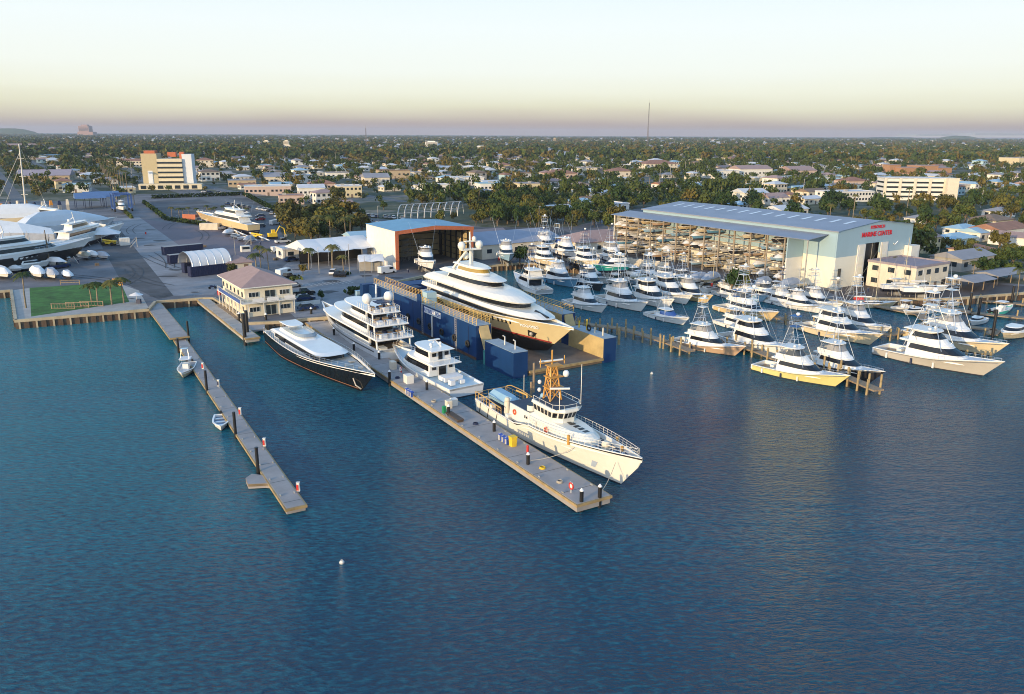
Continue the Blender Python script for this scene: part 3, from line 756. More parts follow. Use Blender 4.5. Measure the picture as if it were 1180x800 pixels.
# ---- houses ---------------------------------------------------------------
HP=[]
HS=[(15,9,3.2,'hip'),(13,10,3.2,'hip'),(17,9,3.4,'gable'),(12,8,3.2,'gable'),(16,11,3.4,'flat'),(12,9,6.2,'hip')]
for i,(w,d,h,k) in enumerate(HS):
    HP.append(building('house',None,'house',(0,-400,-40),0,w,d,h,W_WH,RF_W,k,2 if h>5 else 1,4,2,units=False))
WM=[('white',W_WH,5),('cream',W_CR,4),('pink',W_PK,.6),('yellow',W_YE,.5),('grey',W_GR,1),('pale blue',W_BL,1)]
RM=[('white',RF_W,6),('grey',RF_G,3),('terracotta',RF_T,2),('pinkish',RF_P,2),('pale blue',RF_B,2),('brown',RF_BR,1)]
def wch(L,r):
    t=r.uniform(0,sum(x[2] for x in L))
    for x in L:
        t-=x[2]
        if t<=0: return x
    return L[-1]
def place_phrase(px,py):
    if px<60: a='behind the wrapped yachts'
    elif px<165: a='left of the tan tower'
    elif px<250: a='behind the tan tower'
    elif px<330: a='beyond the diagonal street'
    elif px<430: a='behind the commercial block'
    elif px<540: a='above the service shed'
    elif px<620: a='above the lifted yacht'
    elif px<740: a='left of the boat racks'
    elif px<850: a='beyond the boat racks'
    elif px<950: a='above the boat shed ridge'
    elif px<1030: a='above the marine shed sign'
    elif px<1110: a='near the white office'
    else: a='at the far right'
    b='' if py>225 else (' farther back' if py>190 else ' far off')
    return a,b
HOUSES=[];hr=random.Random(5)
def blocked(x,y,rad):
    if inpoly(x,y,yardx): return True
    for bx,by,br in BLD:
        if (bx-x)**2+(by-y)**2<(br+rad)**2: return True
    return False
yardx=[(v[0],v[1]) for v in yard]
roadn=[(p.x,p.y,(q-p).normalized(),(q-p).length,w) for p,q,w in ROADS]
def onroad(x,y,rad):
    for a,b,dv,L,w in roadn:
        t=(x-a)*dv.x+(y-b)*dv.y
        if -5<t<L and abs((x-a)*-dv.y+(y-b)*dv.x)<w/2+rad: return True
    return False
# explicit houses close on the right
EXPL=[(1098,283,'pale blue',W_BL,RF_B,0,1.0),(1128,276,'white',W_WH,RF_B,2,1.0),(1107,270,'white',W_WH,RF_B,0,.9),(1140,262,'cream',W_CR,RF_BR,1,1.2),(1118,296,'cream',W_CR,RF_T,0,.9),
 (1150,275,'white',W_WH,RF_T,2,1.3),(1172,283,'white',W_WH,RF_P,2,1.0),(1107,308,'grey',W_GR,RF_G,2,1.1),(1060,258,'white',W_WH,RF_G,1,.9),(1150,250,'white',W_WH,RF_G,1,1.0),
 (905,250,'white',W_WH,RF_W,2,1.2),(700,243,'white',W_WH,RF_W,4,1.2),(668,238,'white',W_WH,RF_B,0,1.0),(690,228,'white',W_WH,RF_W,2,1.1),(640,246,'white',W_WH,RF_W,2,.9)]
hl=[]
for px,py,wn_,wm_,rm_,i,s in EXPL:
    p=P(px,py,GZ); hl.append((p.x,p.y,i,s,(wn_,wm_),[x for x in RM if x[1] is rm_][0],RB+(PI/2 if hr.random()<.3 else 0)))
    excl(p,9*s)
for ai in range(0,46):
    for bi in range(-46,60):
        a=300+ai*34+hr.uniform(-4,4)+(ai//3)*8; b=bi*27+hr.uniform(-4,4)
        v=AX*a+BX*b; u=hr.random();wmm=wch(WM,hr);rmm=wch(RM,hr);i=hr.randrange(6);s=hr.uniform(.85,1.25);ro=RB+(PI/2 if hr.random()<.4 else 0)
        if v.y<300: continue
        q=Q((v.x,v.y,3))
        if not(-30<q[0]<1210): continue
        dens=.86 if (q[0]<470 or q[0]>880 or q[1]<222) else .25
        if v.y<330 and q[0]<1090: continue
        if 470<q[0]<900 and q[1]>226: dens=.06
        if u>dens: continue
        if blocked(v.x,v.y,9) or onroad(v.x,v.y,9): continue
        hl.append((v.x,v.y,i,s,wmm,rmm,ro))
hl.sort(key=lambda h:h[1])
NH=290-15
for x,y,i,s,wmm,rmm,ro in hl[:NH]:
    q=Q((x,y,0)); a,b_=place_phrase(*q)
    sh={'hip':'hipped','gable':'gabled','flat':'flat'}[HS[i][3]]
    lab=f'{wmm[0]} {"tall " if i==5 else ""}house with {rmm[0]} {sh} roof {a}{b_}'
    use(HP[i],(x,y,GZ),ro,lab,'houses of the town among the trees',s,mats={'wall':wmm[1],'roof':rmm[1]})
    BLD.append((x,y,8.5*s))
# the rest of the houses: one mass
m=MB(); mi={'w':[W_WH,W_CR,W_PK,W_TN],'r':[RF_W,RF_G,RF_T,RF_P]}
fm=[W_WH,W_CR,W_PK,W_TN,RF_W,RF_G,RF_T,RF_P]
def farhouse(x,y,s,r,i):
    m.box(x,y,GZ-.3,15*s,10*s,3.6,r,mi=i%4)
    c,n=math.cos(r),math.sin(r);W,D=8*s,5.5*s;h=GZ+3.3;k=3.2*s
    vs=[(x+a*c-b*n,y+a*n+b*c,z) for a,b,z in ((-W,-D,h),(W,-D,h),(W,D,h),(-W,D,h),(-k,0,h+1.8),(k,0,h+1.8))]
    m.add(vs,[(0,1,5,4),(1,2,5),(2,3,4,5),(3,0,4)],4+(i//4)%4)
for x,y,i,s,wmm,rmm,ro in hl[NH:]:
    farhouse(x,y,s,ro,hr.randrange(16)); 
    if y<1200: BLD.append((x,y,7))
for k in range(4200):
    y=math.exp(hr.uniform(math.log(1500),math.log(8000))); x=hr.uniform(-.7,.7)*y
    farhouse(x,y,hr.uniform(1,2.2)*(1 if y<3000 else 1.8),RB+hr.choice((0,PI/2)),hr.choice((0,1,4,5,1,2,8,12,0,4,3,6)))
tag(m.build('distant_houses',fm),'mass of distant houses among trees towards the horizon','houses',kind='stuff')
for h_ in HP:
    if h_ not in USED:
        for c in KIDS.get(h_,[]):
            bpy.data.objects.remove(c)
        bpy.data.objects.remove(h_)
# ---- trees ----------------------------------------------------------------
tr=random.Random(9); TL=[]
def addtree(x,y,kind,s,force=False): TL.append((x,y,kind,s,force))
def cluster(pts,n,kinds,s0,s1):
    poly=pp(pts); xs=[p[0] for p in poly];ys=[p[1] for p in poly];k=0;tries=0;acc=[]
    while k<n and tries<n*60:
        tries+=1;x=tr.uniform(min(xs),max(xs));y=tr.uniform(min(ys),max(ys))
        if not inpoly(x,y,poly): continue
        if any((x-a)**2+(y-b)**2<16 for a,b in acc): continue
        acc.append((x,y)); addtree(x,y,tr.choice(kinds),tr.uniform(s0,s1),True);k+=1
cluster([(326,274),(328,258),(350,252),(420,256),(418,282),(360,284)],30,['olive_tree','olive_tree','broadleaf_tree'],.9,1.4)
cluster([(540,258),(560,248),(640,250),(725,260),(725,270),(620,262)],34,['olive_tree','broadleaf_tree','olive_tree'],.8,1.25)
cluster([(1095,326),(1105,306),(1150,300),(1230,296),(1230,320)],17,['broadleaf_tree'],.5,.75)
cluster([(1090,310),(1100,290),(1180,290),(1180,305)],9,['broadleaf_tree','olive_tree'],.5,.9)
mind=[]
def dn(q,v): return 0
cell=8.2
for gy in range(int(250/cell),int(1150/cell)):
    y0=gy*cell
    for gx in range(int(-.72*y0/cell)-2,int(.72*y0/cell)+2):
        x=gx*cell+tr.uniform(-3.2,3.2);y=y0+tr.uniform(-3.2,3.2);u=tr.random();s=tr.choice((tr.uniform(.4,.8),tr.uniform(.7,1.4)));k=tr.random()
        q=Q((x,y,2))
        if not(-40<q[0]<1220): continue
        belt=(470<q[0]<880 and q[1]>222)
        dens=.80 if belt else (.22 if (230<q[0]<480 and q[1]>196) else .38)
        if q[0]<160 and q[1]>228: dens=0
        if u>dens or blocked(x,y,1.5 if not belt else 1) or onroad(x,y,1.6): continue
        dark=(640<q[0]<960)
        kind='dark_tree' if k<(.6 if dark else .2) else ('olive_tree' if k<(.65 if dark else .50) else 'broadleaf_tree')
        addtree(x,y,kind,s)
TL.sort(key=lambda t:(not t[4],t[1]))
NT=286
kn={'broadleaf_tree':'round green broadleaf tree','olive_tree':'olive brown leafy tree','dark_tree':'tall dark green tree'}
for x,y,k,s,f in TL[:NT]:
    q=Q((x,y,2)); a,b_=place_phrase(*q)
    if q[1]>256 and 320<q[0]<425: a='in the wooded lot behind the white tent'
    if q[1]>250 and 500<q[0]<740: a='in the belt behind the low blue roofed shed'
    if q[1]>288 and q[0]>1080: a='beside the small houses at the right shore'
    z=s*tr.uniform(.9,1.15)
    use(tr.choice(TP[k]),(x,y,GZ),tr.uniform(0,6.28),f'{kn[k]} {a}{b_}','leafy trees of the town',scl3=(s,s,z))
def mass(name,items,n,leaf,mt,label):
    temps=[crown_arrays(100+i,5,6.5,n,leaf,6,1.) for i in range(6)]
    Vs=[]; r=np.random.RandomState(8)
    for x,y,s,sz in items:
        V=temps[r.randint(6)][0]; a=r.uniform(0,6.28);c,sn=math.cos(a),math.sin(a)
        W=np.empty_like(V); W[:,0]=(V[:,0]*c-V[:,1]*sn)*s+x; W[:,1]=(V[:,0]*sn+V[:,1]*c)*s+y; W[:,2]=V[:,2]*sz+GZ; Vs.append(W)
    V=np.concatenate(Vs); o=npmesh(name,V,np.arange(len(V)).reshape(-1,4),mt); tag(o,label,'trees',kind='stuff')
rest=TL[NT:]
for k,mt in (('broadleaf_tree',LEAF),('olive_tree',LEAFB),('dark_tree',LEAFD)):
    it=[(x,y,s,s*tr.uniform(.9,1.2)*(1.2 if k=='dark_tree' else 1)) for x,y,kk,s,f in rest if kk==k]
    if it: mass('town_trees',it,110,.62,mt,f'mass of smaller {kn[k][:-5]} trees filling the town')
it=[]
for k in range(7800):
    y=math.exp(tr.uniform(math.log(1130),math.log(9000))); x=tr.uniform(-.72,.72)*y; s=tr.uniform(.9,1.6)*(1+y/3500)
    it.append((x,y,s,min(s,1.8)*tr.uniform(.9,1.3)))
mass('distant_trees',[q for i,q in enumerate(it) if i%4],26,1.3,LEAF,'mass of distant green trees out to the horizon'); mass('distant_trees',it[::4],26,1.3,LEAFB,'mass of distant olive trees out to the horizon')
for k,(x,y,s,h,lb) in enumerate([]): pass
for t_ in protoTrees[:len(SPEC)]:
    if t_ not in USED:
        for c in KIDS.get(t_,[]): bpy.data.objects.remove(c)
        bpy.data.objects.remove(t_)
# ---- palms ----------------------------------------------------------------
PL=[(30,355,0,.95,'short palm at the left corner of the lawn'),(113,352,2,.9,'palm standing on the lawn behind the benches'),(129,351,2,.95,'middle one of the palms at the right side of the lawn'),(143,349,2,1.0,'palm at the right edge of the lawn by the seawall'),(106,350,2,.8,'low palm left of the lawn palms'),
 (252,312,2,1.0,'palm right behind the white arched tent'),(247,308,2,.9,'left palm behind the white arched tent'),(301,312,0,.85,'tall palm in the group behind the pink roofed office'),(310,314,0,.8,'right palm of the group behind the pink roofed office'),(296,316,2,1.0,'lowest palm of the group behind the pink roofed office'),
 (356,311,2,1.05,'palm in front of the left end of the white tent'),(383,309,2,1.15,'palm with a pale trunk in front of the white tent'),(396,313,2,.8,'low bushy palm by the lamp post near the white tent'),
 (369,281,0,1.2,'tall palm at the left edge behind the white tent'),(381,281,0,1.2,'tall palm second from left behind the white tent'),(399,280,0,1.1,'palm with full crown behind the white tent'),(404,279,0,1.15,'palm right of the full crowned one behind the white tent'),
 (1022,325,0,.75,'left palm at the corner of the cream office'),(1027,324,0,.8,'right palm at the corner of the cream office'),(1172,340,0,.8,'palm at the far right waterfront'),(1120,326,0,.7,'palm behind the grey sheds on the right shore')]
for x,y,k,s,l in PL: use(PALMS[k],P(x,y,GZ),tr.uniform(0,6),l,'palms near the waterfront',s)
for k in range(14):
    use(PALMS[2 if k%3 else 0],P(200+k*6.3+tr.uniform(-2,2),252-.25*k+tr.uniform(-2,2),GZ),tr.uniform(0,6),'low palm in the row along the parking lot edge','palms along the parking lot',tr.uniform(.55,.8))
for k in range(22):
    t_=k/22; use(PALMS[3],P(lerp(148,118,t_**.6)+(-9 if k%2 else 7)*(1-t_*.7),lerp(236,198,t_**.6),GZ),tr.uniform(0,6),'tall slim palm lining the straight road left of the tower','palms lining the straight road',tr.uniform(.9,1.15))
for k in range(26):
    px=tr.choice([tr.uniform(440,560),tr.uniform(740,1000),tr.uniform(240,420),tr.uniform(1010,1170)]);py=tr.uniform(212,258)
    v=P(px,py,GZ)
    if blocked(v.x,v.y,0): continue
    a,b_=place_phrase(px,py); use(PALMS[tr.choice((0,1,3))],v,tr.uniform(0,6),f'palm crown rising among trees {a}{b_}','palms scattered in the town',tr.uniform(.8,1.1))
for k,(x,y,s) in enumerate([(349,317,.45),(336,330,.4),(262,330,.3),(268,318,.5),(371,346,.35),(351,345,.3),(1037,326,.55),(843,337,.9),(853,336,.8),(1048,326,.4)]):
    lb=['small bare looking tree in the car park island','little rounded tree by the cars right of the pink roofed office','small bush between the dock and the pink roofed office','brown leafy tree left of the pink roofed office','small ornamental tree on the plaza by the white yacht','small potted looking shrub on the plaza edge','leafy tree beside the cream office','dense dark tree standing before the boat racks','second dark tree touching the one before the boat racks','bush at the corner of the cream office'][k]
    kk='olive_tree' if k in (0,3) else 'broadleaf_tree'
    use(TP[kk][-1],P(x,y,GZ),k,lb,None,scl3=(s,s,s*1.1))
# hedges round the parking lot
def hedge(pts,w,h,label,closed=False):
    m=[];r=np.random.RandomState(len(pts)+int(pts[0][0])); V=[]
    for (a,b),(c,d_) in zip(pts[:-1],pts[1:]):
        p=P(a,b,GZ);q=P(c,d_,GZ);L=(q-p).length;n=int(L*w*h*6)
        tt=r.rand(n,1); c_=np.array(p)*(1-tt)+np.array(q)*tt+np.stack([r.uniform(-w/2,w/2,n),r.uniform(-w/2,w/2,n),r.uniform(.1,h,n)],1)
        nn=r.normal(size=(n,3));nn/=np.linalg.norm(nn,axis=1)[:,None];u=np.cross(nn,r.normal(size=(n,3)));u/=np.linalg.norm(u,axis=1)[:,None];v=np.cross(nn,u);s=.35
        V.append(np.stack([c_-u*s-v*s,c_+u*s-v*s,c_+u*s+v*s,c_-u*s+v*s],1).reshape(-1,3))
    V=np.concatenate(V); tag(npmesh('hedge',V,np.arange(len(V)).reshape(-1,4),LEAFD),label,'hedge')
hedge([(166,234),(192,254),(236,260)],1.6,1.6,'dark hedge along the left and near edge of the parking lot')
hedge([(176,229),(282,225),(330,251),(350,262)],1.6,2.2,'long dark hedge behind the parking lot along the street')
hedge([(135,236),(152,252)],1.2,1.2,'short hedge by the straight road')
hedge([(402,340),(412,338)],2,1.8,'clipped green hedge block on the plaza edge')
hedge([(333,320),(347,322)],2,.7,'low planting in the car park island')
hedge([(395,318),(402,317)],2,.7,'low planting at the foot of the lamp post')
# frame helpers in the shore-aligned frame: local x = along shore (B), local y = inland (A)
# ================================================================ marine shed
SHB=mat('shed_blue_siding',(.30,.43,.50),.5,var=.05,scale=.15,stretch=(1,1,.2)); SHC=mat('shed_cream_siding',(.72,.70,.60),.55,var=.05,scale=.15); SHR=mat('shed_roof_metal',(.30,.31,.36),.45,.3,var=.12,scale=.12)
SKY=mat('skylight_panel',(.65,.7,.75),.3,var=0); REDL=mat('red_letters',(.60,.02,.03),.5,var=0); WHL=mat('white_letters',(.8,.8,.78),.5,var=0)
c=P(959,333,GZ); SW_,SD,SH=34.5,74,15.2
t=thing('marine_shed','huge boat shed with blue upper walls and grey roof lettered MARINE CENTER above its doorway','boat shed',c,RB)
DH=10.6
def wallseg(name,boxes,mt,par):
    m=MB()
    for b_ in boxes: m.box(*b_)
    return m.build(name,mt,par)
LC=8.2
wallseg('lower_wall',[(6.25,.15,0,12.5,.3,LC),(26.9,.15,0,15.2,.3,LC),(.15,SD/2,0,.3,SD-.6,LC),(SW_-.15,SD/2,0,.3,SD-.6,LC),(SW_/2,SD-.15,0,SW_,.3,LC)],SHC,t)
m=MB()
m.box(6.25,.17,LC,12.5,.34,SH-LC); m.box(26.9,.17,LC,15.2,.34,SH-LC); m.box(15.9,.17,DH+.5,6.8,.34,SH-DH-.5)
m.box(.13,SD/2,LC,.34,SD-.7,SH-LC); m.box(SW_-.13,SD/2,LC,.34,SD-.7,SH-LC)
m.add([(0,0,SH),(SW_,0,SH),(SW_/2,0,SH+1.7)],[(0,1,2)]); m.add([(0,SD,SH),(SW_,SD,SH),(SW_/2,SD,SH+1.7)],[(2,1,0)]); m.box(SW_/2,SD-.17,LC,SW_,.34,SH-LC)
m.build('upper_wall',SHB,t)
m=MB(); m.add([(-.5,-.5,SH-.05),(SW_/2,-.5,SH+1.75),(SW_/2,SD+.5,SH+1.75),(-.5,SD+.5,SH-.05)],[(0,1,2,3)]); m.add([(SW_+.5,-.5,SH-.05),(SW_/2,-.5,SH+1.75),(SW_/2,SD+.5,SH+1.75),(SW_+.5,SD+.5,SH-.05)],[(3,2,1,0)])
m.add([(-.5,-.5,SH-.3),(-.5,SD+.5,SH-.3),(-.5,SD+.5,SH-.05),(-.5,-.5,SH-.05)],[(0,1,2,3)])
rf=m.build('roof',SHR,t)
for k in range(15):
    m=MB(); y=4+k*4.6; f=.62; x0=SW_/2*.52;x1=SW_/2*.80;z=lambda x:SH+1.8*(x+.5)/(SW_/2+.5)
    m.add([(x0,y,z(x0)),(x1,y,z(x1)),(x1,y+1.1,z(x1)),(x0,y+1.1,z(x0))],[(0,1,2,3)]); m.build('skylight',SKY,rf)
for x0 in (9.0,19.5):
    m=MB(); m.box(x0+1.7,-.16,0,3.3,.2,DH+.4); d_=m.build('sliding_door',W_WH,t)
    for k in range(4):
        m=MB(); m.box(x0+1.7,-.28,.5+k*2.65,2.2,.06,2.0); m.build('door_panel',SHC,d_)
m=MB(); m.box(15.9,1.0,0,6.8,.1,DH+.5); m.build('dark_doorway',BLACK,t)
for k in range(2):
    m=MB(); m.box(14.2+k*3,.9,.2,.12,.08,DH); m.build('door_rail',STEEL,t)
m=MB(); m.box(2.2,-.06,3,1.2,.1,2.2); m.build('window',WIN,t)
m=MB(); m.box(2.2,-.06,.2,1.2,.1,2.1); m.build('door',STEEL,t)
text('sign_lettering','RYBOVICH',1.15,REDL,t,(17.2,-.12,SH+.15),(1,0,0),(0,0,1),.04,sx=1.15)
text('sign_lettering','MARINE CENTER',1.75,REDL,t,(17.2,-.12,SH-1.75),(1,0,0),(0,0,1),.04,sx=1.05)
m=MB(); m.tube([(25.6,-.12,SH-4.9),(26.2,-.12,SH-5.3),(27.6,-.12,SH-4.4)],.14,4); m.build('bird_emblem',WHL,t)
m=MB(); m.box(33.2,-1.2,5.4,4,2.2,4.0); m.box(33.2,-1.2,0,4,2.2,5.3); m.build('side_annex',W_WH,t)
# stains, patches and tyre tracks on the yard
STN=mat('tarmac_stain',(.055,.053,.055),.8,var=.3,scale=.4); m=MB(); q_r=random.Random(2)
for k in range(70):
    px=q_r.uniform(100,560);py=q_r.uniform(256,345); v=P(px,py,GZ)
    if not inpoly(v.x,v.y,yardx): continue
    rr=q_r.uniform(.5,2.2);n=9; m.sheet([(v.x+rr*q_r.uniform(.5,1.2)*math.cos(6.283*i/n)*1.6,v.y+rr*q_r.uniform(.5,1.2)*math.sin(6.283*i/n)) for i in range(n)],GZ+.034+.0004*k)
for k in range(9):
    a=P(q_r.uniform(120,250),q_r.uniform(262,335),GZ);an=RA+q_r.uniform(-.5,.5);cv=q_r.uniform(-.02,.02)
    for s in (-1.2,1.2):
        x,y,h_=a.x-math.sin(an)*s,a.y+math.cos(an)*s,an
        for j in range(18):
            x2,y2=x+math.cos(h_)*2,y+math.sin(h_)*2; nx,ny=-math.sin(h_)*.16,math.cos(h_)*.16
            m.add([(x-nx,y-ny,GZ+.07+k*.001),(x2-nx,y2-ny,GZ+.07+k*.001),(x2+nx,y2+ny,GZ+.07+k*.001),(x+nx,y+ny,GZ+.07+k*.001)],[(0,1,2,3)]); x,y=x2,y2; h_+=cv*2
tag(m.build('ground_stains',STN),kind='structure')
m=MB()
for k in range(14):
    a=P(330+k*6,332-k*.4,GZ); m.obox((a.x,a.y,GZ+.05),AX*4.6,BX*.12,(0,0,.004))
for k in range(12):
    a=P(196+k*9,250-k*.9,GZ); m.obox((a.x,a.y,GZ+.05),AX*5,BX*.12,(0,0,.004))
tag(m.build('bay_lines',PAINT),kind='structure')
# ================================================================ rack shed (dry stack) on its left side
rl=c+AX*10+BX*(-8.5); RD=70; RZ=13.2
t=thing('boat_rack_shed','open steel rack shed stacked with small boats under a grey roof beside the marine shed','rack shed',rl,RB)
RACKM=mat('rack_steel',(.33,.27,.20),.6,.1,var=.25,scale=1)
bays=12; bw=(RD-1)/bays
for i in range(bays+1):
    y=1+i*bw
    for x in (1.7,8.1):
        m=MB(); m.box(x,y,0,.32,.32,RZ-.1); m.build('column',RACKM,t)
levels=[2.9,5.7,8.3,10.7]
for z in levels:
    for x in (1.9,7.9):
        m=MB(); m.box(x,1+RD/2-.5,z-.3,.14,RD-1,.22); m.build('beam',RACKM,t)
m=MB()
for i in range(bays+1):
    y=1+i*bw
    for z in levels: m.box(4.9,y,z-.22,6.2,.14,.2)
    if i%3==0 and i<bays:
        for a_,b_ in zip([0]+levels,levels+[RZ]): m.tube([(1.65,y,a_),(1.65,y+bw,b_)],.05,4)
m.build('cross_bracing',RACKM,t)
m=MB(); y0_=-7.4; m.add([(0,y0_,RZ),(8.45,y0_,RZ+.9),(8.45,RD+.5,RZ+.9),(0,RD+.5,RZ)],[(0,1,2,3)]); m.add([(0,y0_,RZ-.12),(8.45,y0_,RZ+.78),(8.45,RD+.5,RZ+.78),(0,RD+.5,RZ-.12)],[(3,2,1,0)])
m.add([(0,y0_,RZ-.12),(0,RD+.5,RZ-.12),(0,RD+.5,RZ),(0,y0_,RZ)],[(3,2,1,0)]); m.add([(0,y0_,RZ-.12),(8.45,y0_,RZ+.78),(8.45,y0_,RZ+.9),(0,y0_,RZ)],[(0,1,2,3)]); m.build('roof',SHR,t)
m=MB(); m.box(5.0,.2,0,6.6,.3,7.4); m.build('lower_end_wall',W_WH,t)
m=MB(); m.box(5.0,.2,7.4,6.6,.34,5.9); m.build('upper_end_wall',SHB,t)
m=MB(); m.box(4.9,RD+.2,0,7,.3,RZ); m.build('far_end_wall',SHC,t)
m=MB(); m.box(.2,-7.2,0,.25,.25,RZ-.12); m.build('corner_post',STEEL,t)
RACK=t; RACKO=rl
# cream two storey office
p=(P(1077,333,GZ)); t=building('office_building','cream two storey office with dark windows to the right of the marine shed doors','office building',p+AX*6.2-BX*3.2,RB,15.5,13.5,6.6,W_CR,mat('mauve_flat_roof',(.28,.24,.27),.85,var=.12),'flat',2,4,3,units=False)
excl(p,10)
m=MB(); m.box(11,-4,0,6,4,1.4); m.build('terrace_wall',W_CR,t)
# ================================================================ service shed with orange trim
c=P(457,311,GZ); SW2=(P(549.6,264.6,13)-P(457,270,13)).length; SD2=23
t=thing('service_shed','open fronted boat repair shed with pale blue roof, white side wall and orange red trim','boat shed',c,RB+R(-2))
H2=11.4; TRIM=mat('orange_trim',(.42,.12,.05),.6,var=.1); INN=mat('shed_lining',(.40,.32,.18),.8,var=.2)
m=MB(); m.box(.15,SD2/2,0,.3,SD2,H2); m.build('side_wall',W_WH,t)
m=MB(); m.box(SW2-.15,SD2/2,0,.3,SD2,H2); m.box(SW2/2,SD2-.15,0,SW2-.7,.3,H2-.02); m.build('inner_wall',INN,t)
m=MB(); m.add([(-.3,-.4,H2),(SW2/2,-.4,H2+1),(SW2/2,SD2+.3,H2+1),(-.3,SD2+.3,H2)],[(0,1,2,3)]); m.add([(SW2+.3,-.4,H2),(SW2/2,-.4,H2+1),(SW2/2,SD2+.3,H2+1),(SW2+.3,SD2+.3,H2)],[(3,2,1,0)]); m.build('roof',mat('shed_sky_blue_roof',(.17,.34,.46),.55,var=.1,scale=.2),t)
m=MB(); m.add([(-.3,-.38,H2-1.1),(SW2/2,-.38,H2-.2),(SW2+.3,-.38,H2-1.1),(SW2+.3,-.38,H2),(SW2/2,-.38,H2+.98),(-.3,-.38,H2)],[(0,1,4,5),(1,2,3,4)])
m.box(.3,-.2,0,1.0,.4,H2-1.1); m.box(SW2-.3,-.2,0,.8,.4,H2-1.1); m.build('trim',TRIM,t)
for k in range(6):
    m=MB(); y=2+k*3.9; m.box(SW2-.6,y,0,.4,.4,H2-.2); m.box(SW2/2,y,H2-.75,SW2-1,.25,.35); m.build('frame',BLACK,t)
for k in range(5):
    m=MB(); m.box(SW2-.45,SD2/2,1.5+k*1.9,.15,SD2-1,.2); m.box(SW2/2,SD2-.45,1.5+k*1.9,SW2-2,.15,.2); m.build('girt',BLACK,t)
excl(c+AX*10+BX*12,20)
# staging / scaffolding inside
for k in range(7):
    x,y=3+(k%4)*2.2+(8 if k>3 else 0),14+(k%3)*2
    o=thing('scaffold_tower','tall metal scaffold tower inside the open repair shed','scaffold',c+BX*x+AX*y,RB,'scaffold towers in the repair shed')
    m=MB()
    for a in (-.8,.8):
        for b_ in (-.8,.8): m.tube([(a,b_,0),(a,b_,6.5)],.05,4)
    for z in (1.6,3.2,4.8,6.4): m.box(0,0,z,1.7,1.7,.08)
    m.tube([(-.8,-.8,0),(.8,-.8,3.2)],.04,4); m.tube([(.8,-.8,3.2),(-.8,-.8,6.4)],.04,4)
    m.build('frame',STEEL,o)
# low shed right of it with blue-violet roof
p=P(548,294,GZ); q=P(660,296,GZ); w=(q-p).length
t=building('long_shed','long low shed with a slate blue roof and cream gable wall behind the lifted yacht','shed',(p+q)/2+AX*12,RB,w,24,4.6,W_CR,mat('slate_blue_roof',(.26,.28,.34),.7,var=.12,scale=.15),'gable',1,6,2,pitch=.22); excl((p+q)/2+AX*12,22)
p=P(700,292,GZ); t=building('shed','pinkish hip roofed shed just left of the boat racks','shed',p+AX*6,RB,26,15,4.6,W_CR,RF_P,'hip',1,5,2,pitch=.35); excl(p+AX*6,17)
p=P(536,282,GZ); t=building('shed','small mauve roofed lean to beside the orange trimmed shed','shed',P(566,285,GZ)+AX*4,RB,14,10,4.4,W_TN,RF_P,'gable',1,3,1)
# perimeter wall in front of racks
for k in range(5):
    p=P(722+k*10.5,306+k*1.3,GZ); m=MB(); m.box(0,0,0,3.4,.3,2.4); o=m.build('wall_panel',W_CR,None,p); o.rotation_euler=(0,0,RB+R(-35)); tag(o,'cream block wall panel in front of the left end of the boat racks','wall panel','wall panels before the boat racks')
# ================================================================ harbour office with pink hip roof
cf=P(284,366,GZ); fw=(P(338,357,GZ)-cf).length; ld=(P(258,347,GZ)-cf).length
dv=(P(338,357,GZ)-cf); rz=RB; 
t=thing('harbour_office','two storey cream office with a pink hip roof and blue balconies on the dock','office building',cf,rz); excl(cf+AX*8,14)
FW,LD,H3=10.6,18.5,6.7
W_O=mat('office_cream',(.72,.65,.50),.8,var=.04); BLU=mat('awning_blue',(.05,.10,.30),.6,var=.1)
m=MB(); m.box(FW/2,LD/2,-.3,FW,LD,H3+.3); m.build('wall',W_O,t)
m=MB(); W,D=FW/2+.9,LD/2+.9; h=H3; rz_=W*.42; rl_=D-W
v=[(-W,-D,h),(W,-D,h),(W,D,h),(-W,D,h),(0,-rl_,h+rz_),(0,rl_,h+rz_)]; v=[(x+FW/2,y+LD/2,z) for x,y,z in v]
m.add(v,[(0,1,4),(1,2,5,4),(2,3,5),(3,0,4,5),(3,2,1,0)]); m.build('roof',RF_P,t)
m=MB(); m.box(FW/2,-D+LD/2+.0,h-.22,2*W-.1,.12,.2); m.box(FW/2-W+.05,LD/2,h-.22,.12,2*D-.2,.2); m.build('gutter',W_WH,t)
def hw(face,u,z,w_,h_):
    m=MB(); 
    if face=='f': m.box(u,-.02,z,w_,.16,h_)
    else: m.box(-.02,u,z,.16,w_,h_)
    f=m.build('window',W_WH,t); m=MB(); n=max(1,round(w_/.8))
    for k in range(n):
        uu=u-w_/2+(k+.5)*w_/n
        if face=='f': m.box(uu,-.08,z+.1,w_/n-.12,.1,h_-.2)
        else: m.box(-.08,uu,z+.1,.1,w_/n-.12,h_-.2)
    m.build('pane',WIN,f)
for z in (4.3,1.0):
    hw('f',1.9,z,2.2,1.15); hw('f',8.7,z,2.2,1.15)
    for u in (4.9,6.1):
        m=MB(); m.box(u,-.06,z-.85,.95,.14,2.1); m.build('door',WIN,t)
for i in range(6):
    hw('l',1.6+i*3.1,4.2,1.2,1.3); hw('l',1.6+i*3.1,1.0,1.2,1.3)
m=MB(); m.box(FW/2-.5,-.85,3.2,FW+1.4,1.5,.18); m.box(-.75,LD/2,3.2,1.4,LD,.18); m.build('balcony_floor',W_WH,t)
m=MB(); railpath(m,[(-1.3+k*1.5,-1.5,3.38) for k in range(9)],1.0,.04,2); railpath(m,[(-1.35,-1.4+k*1.6,3.38) for k in range(13)],1.0,.04,2); m.build('balcony_railing',W_WH,t)
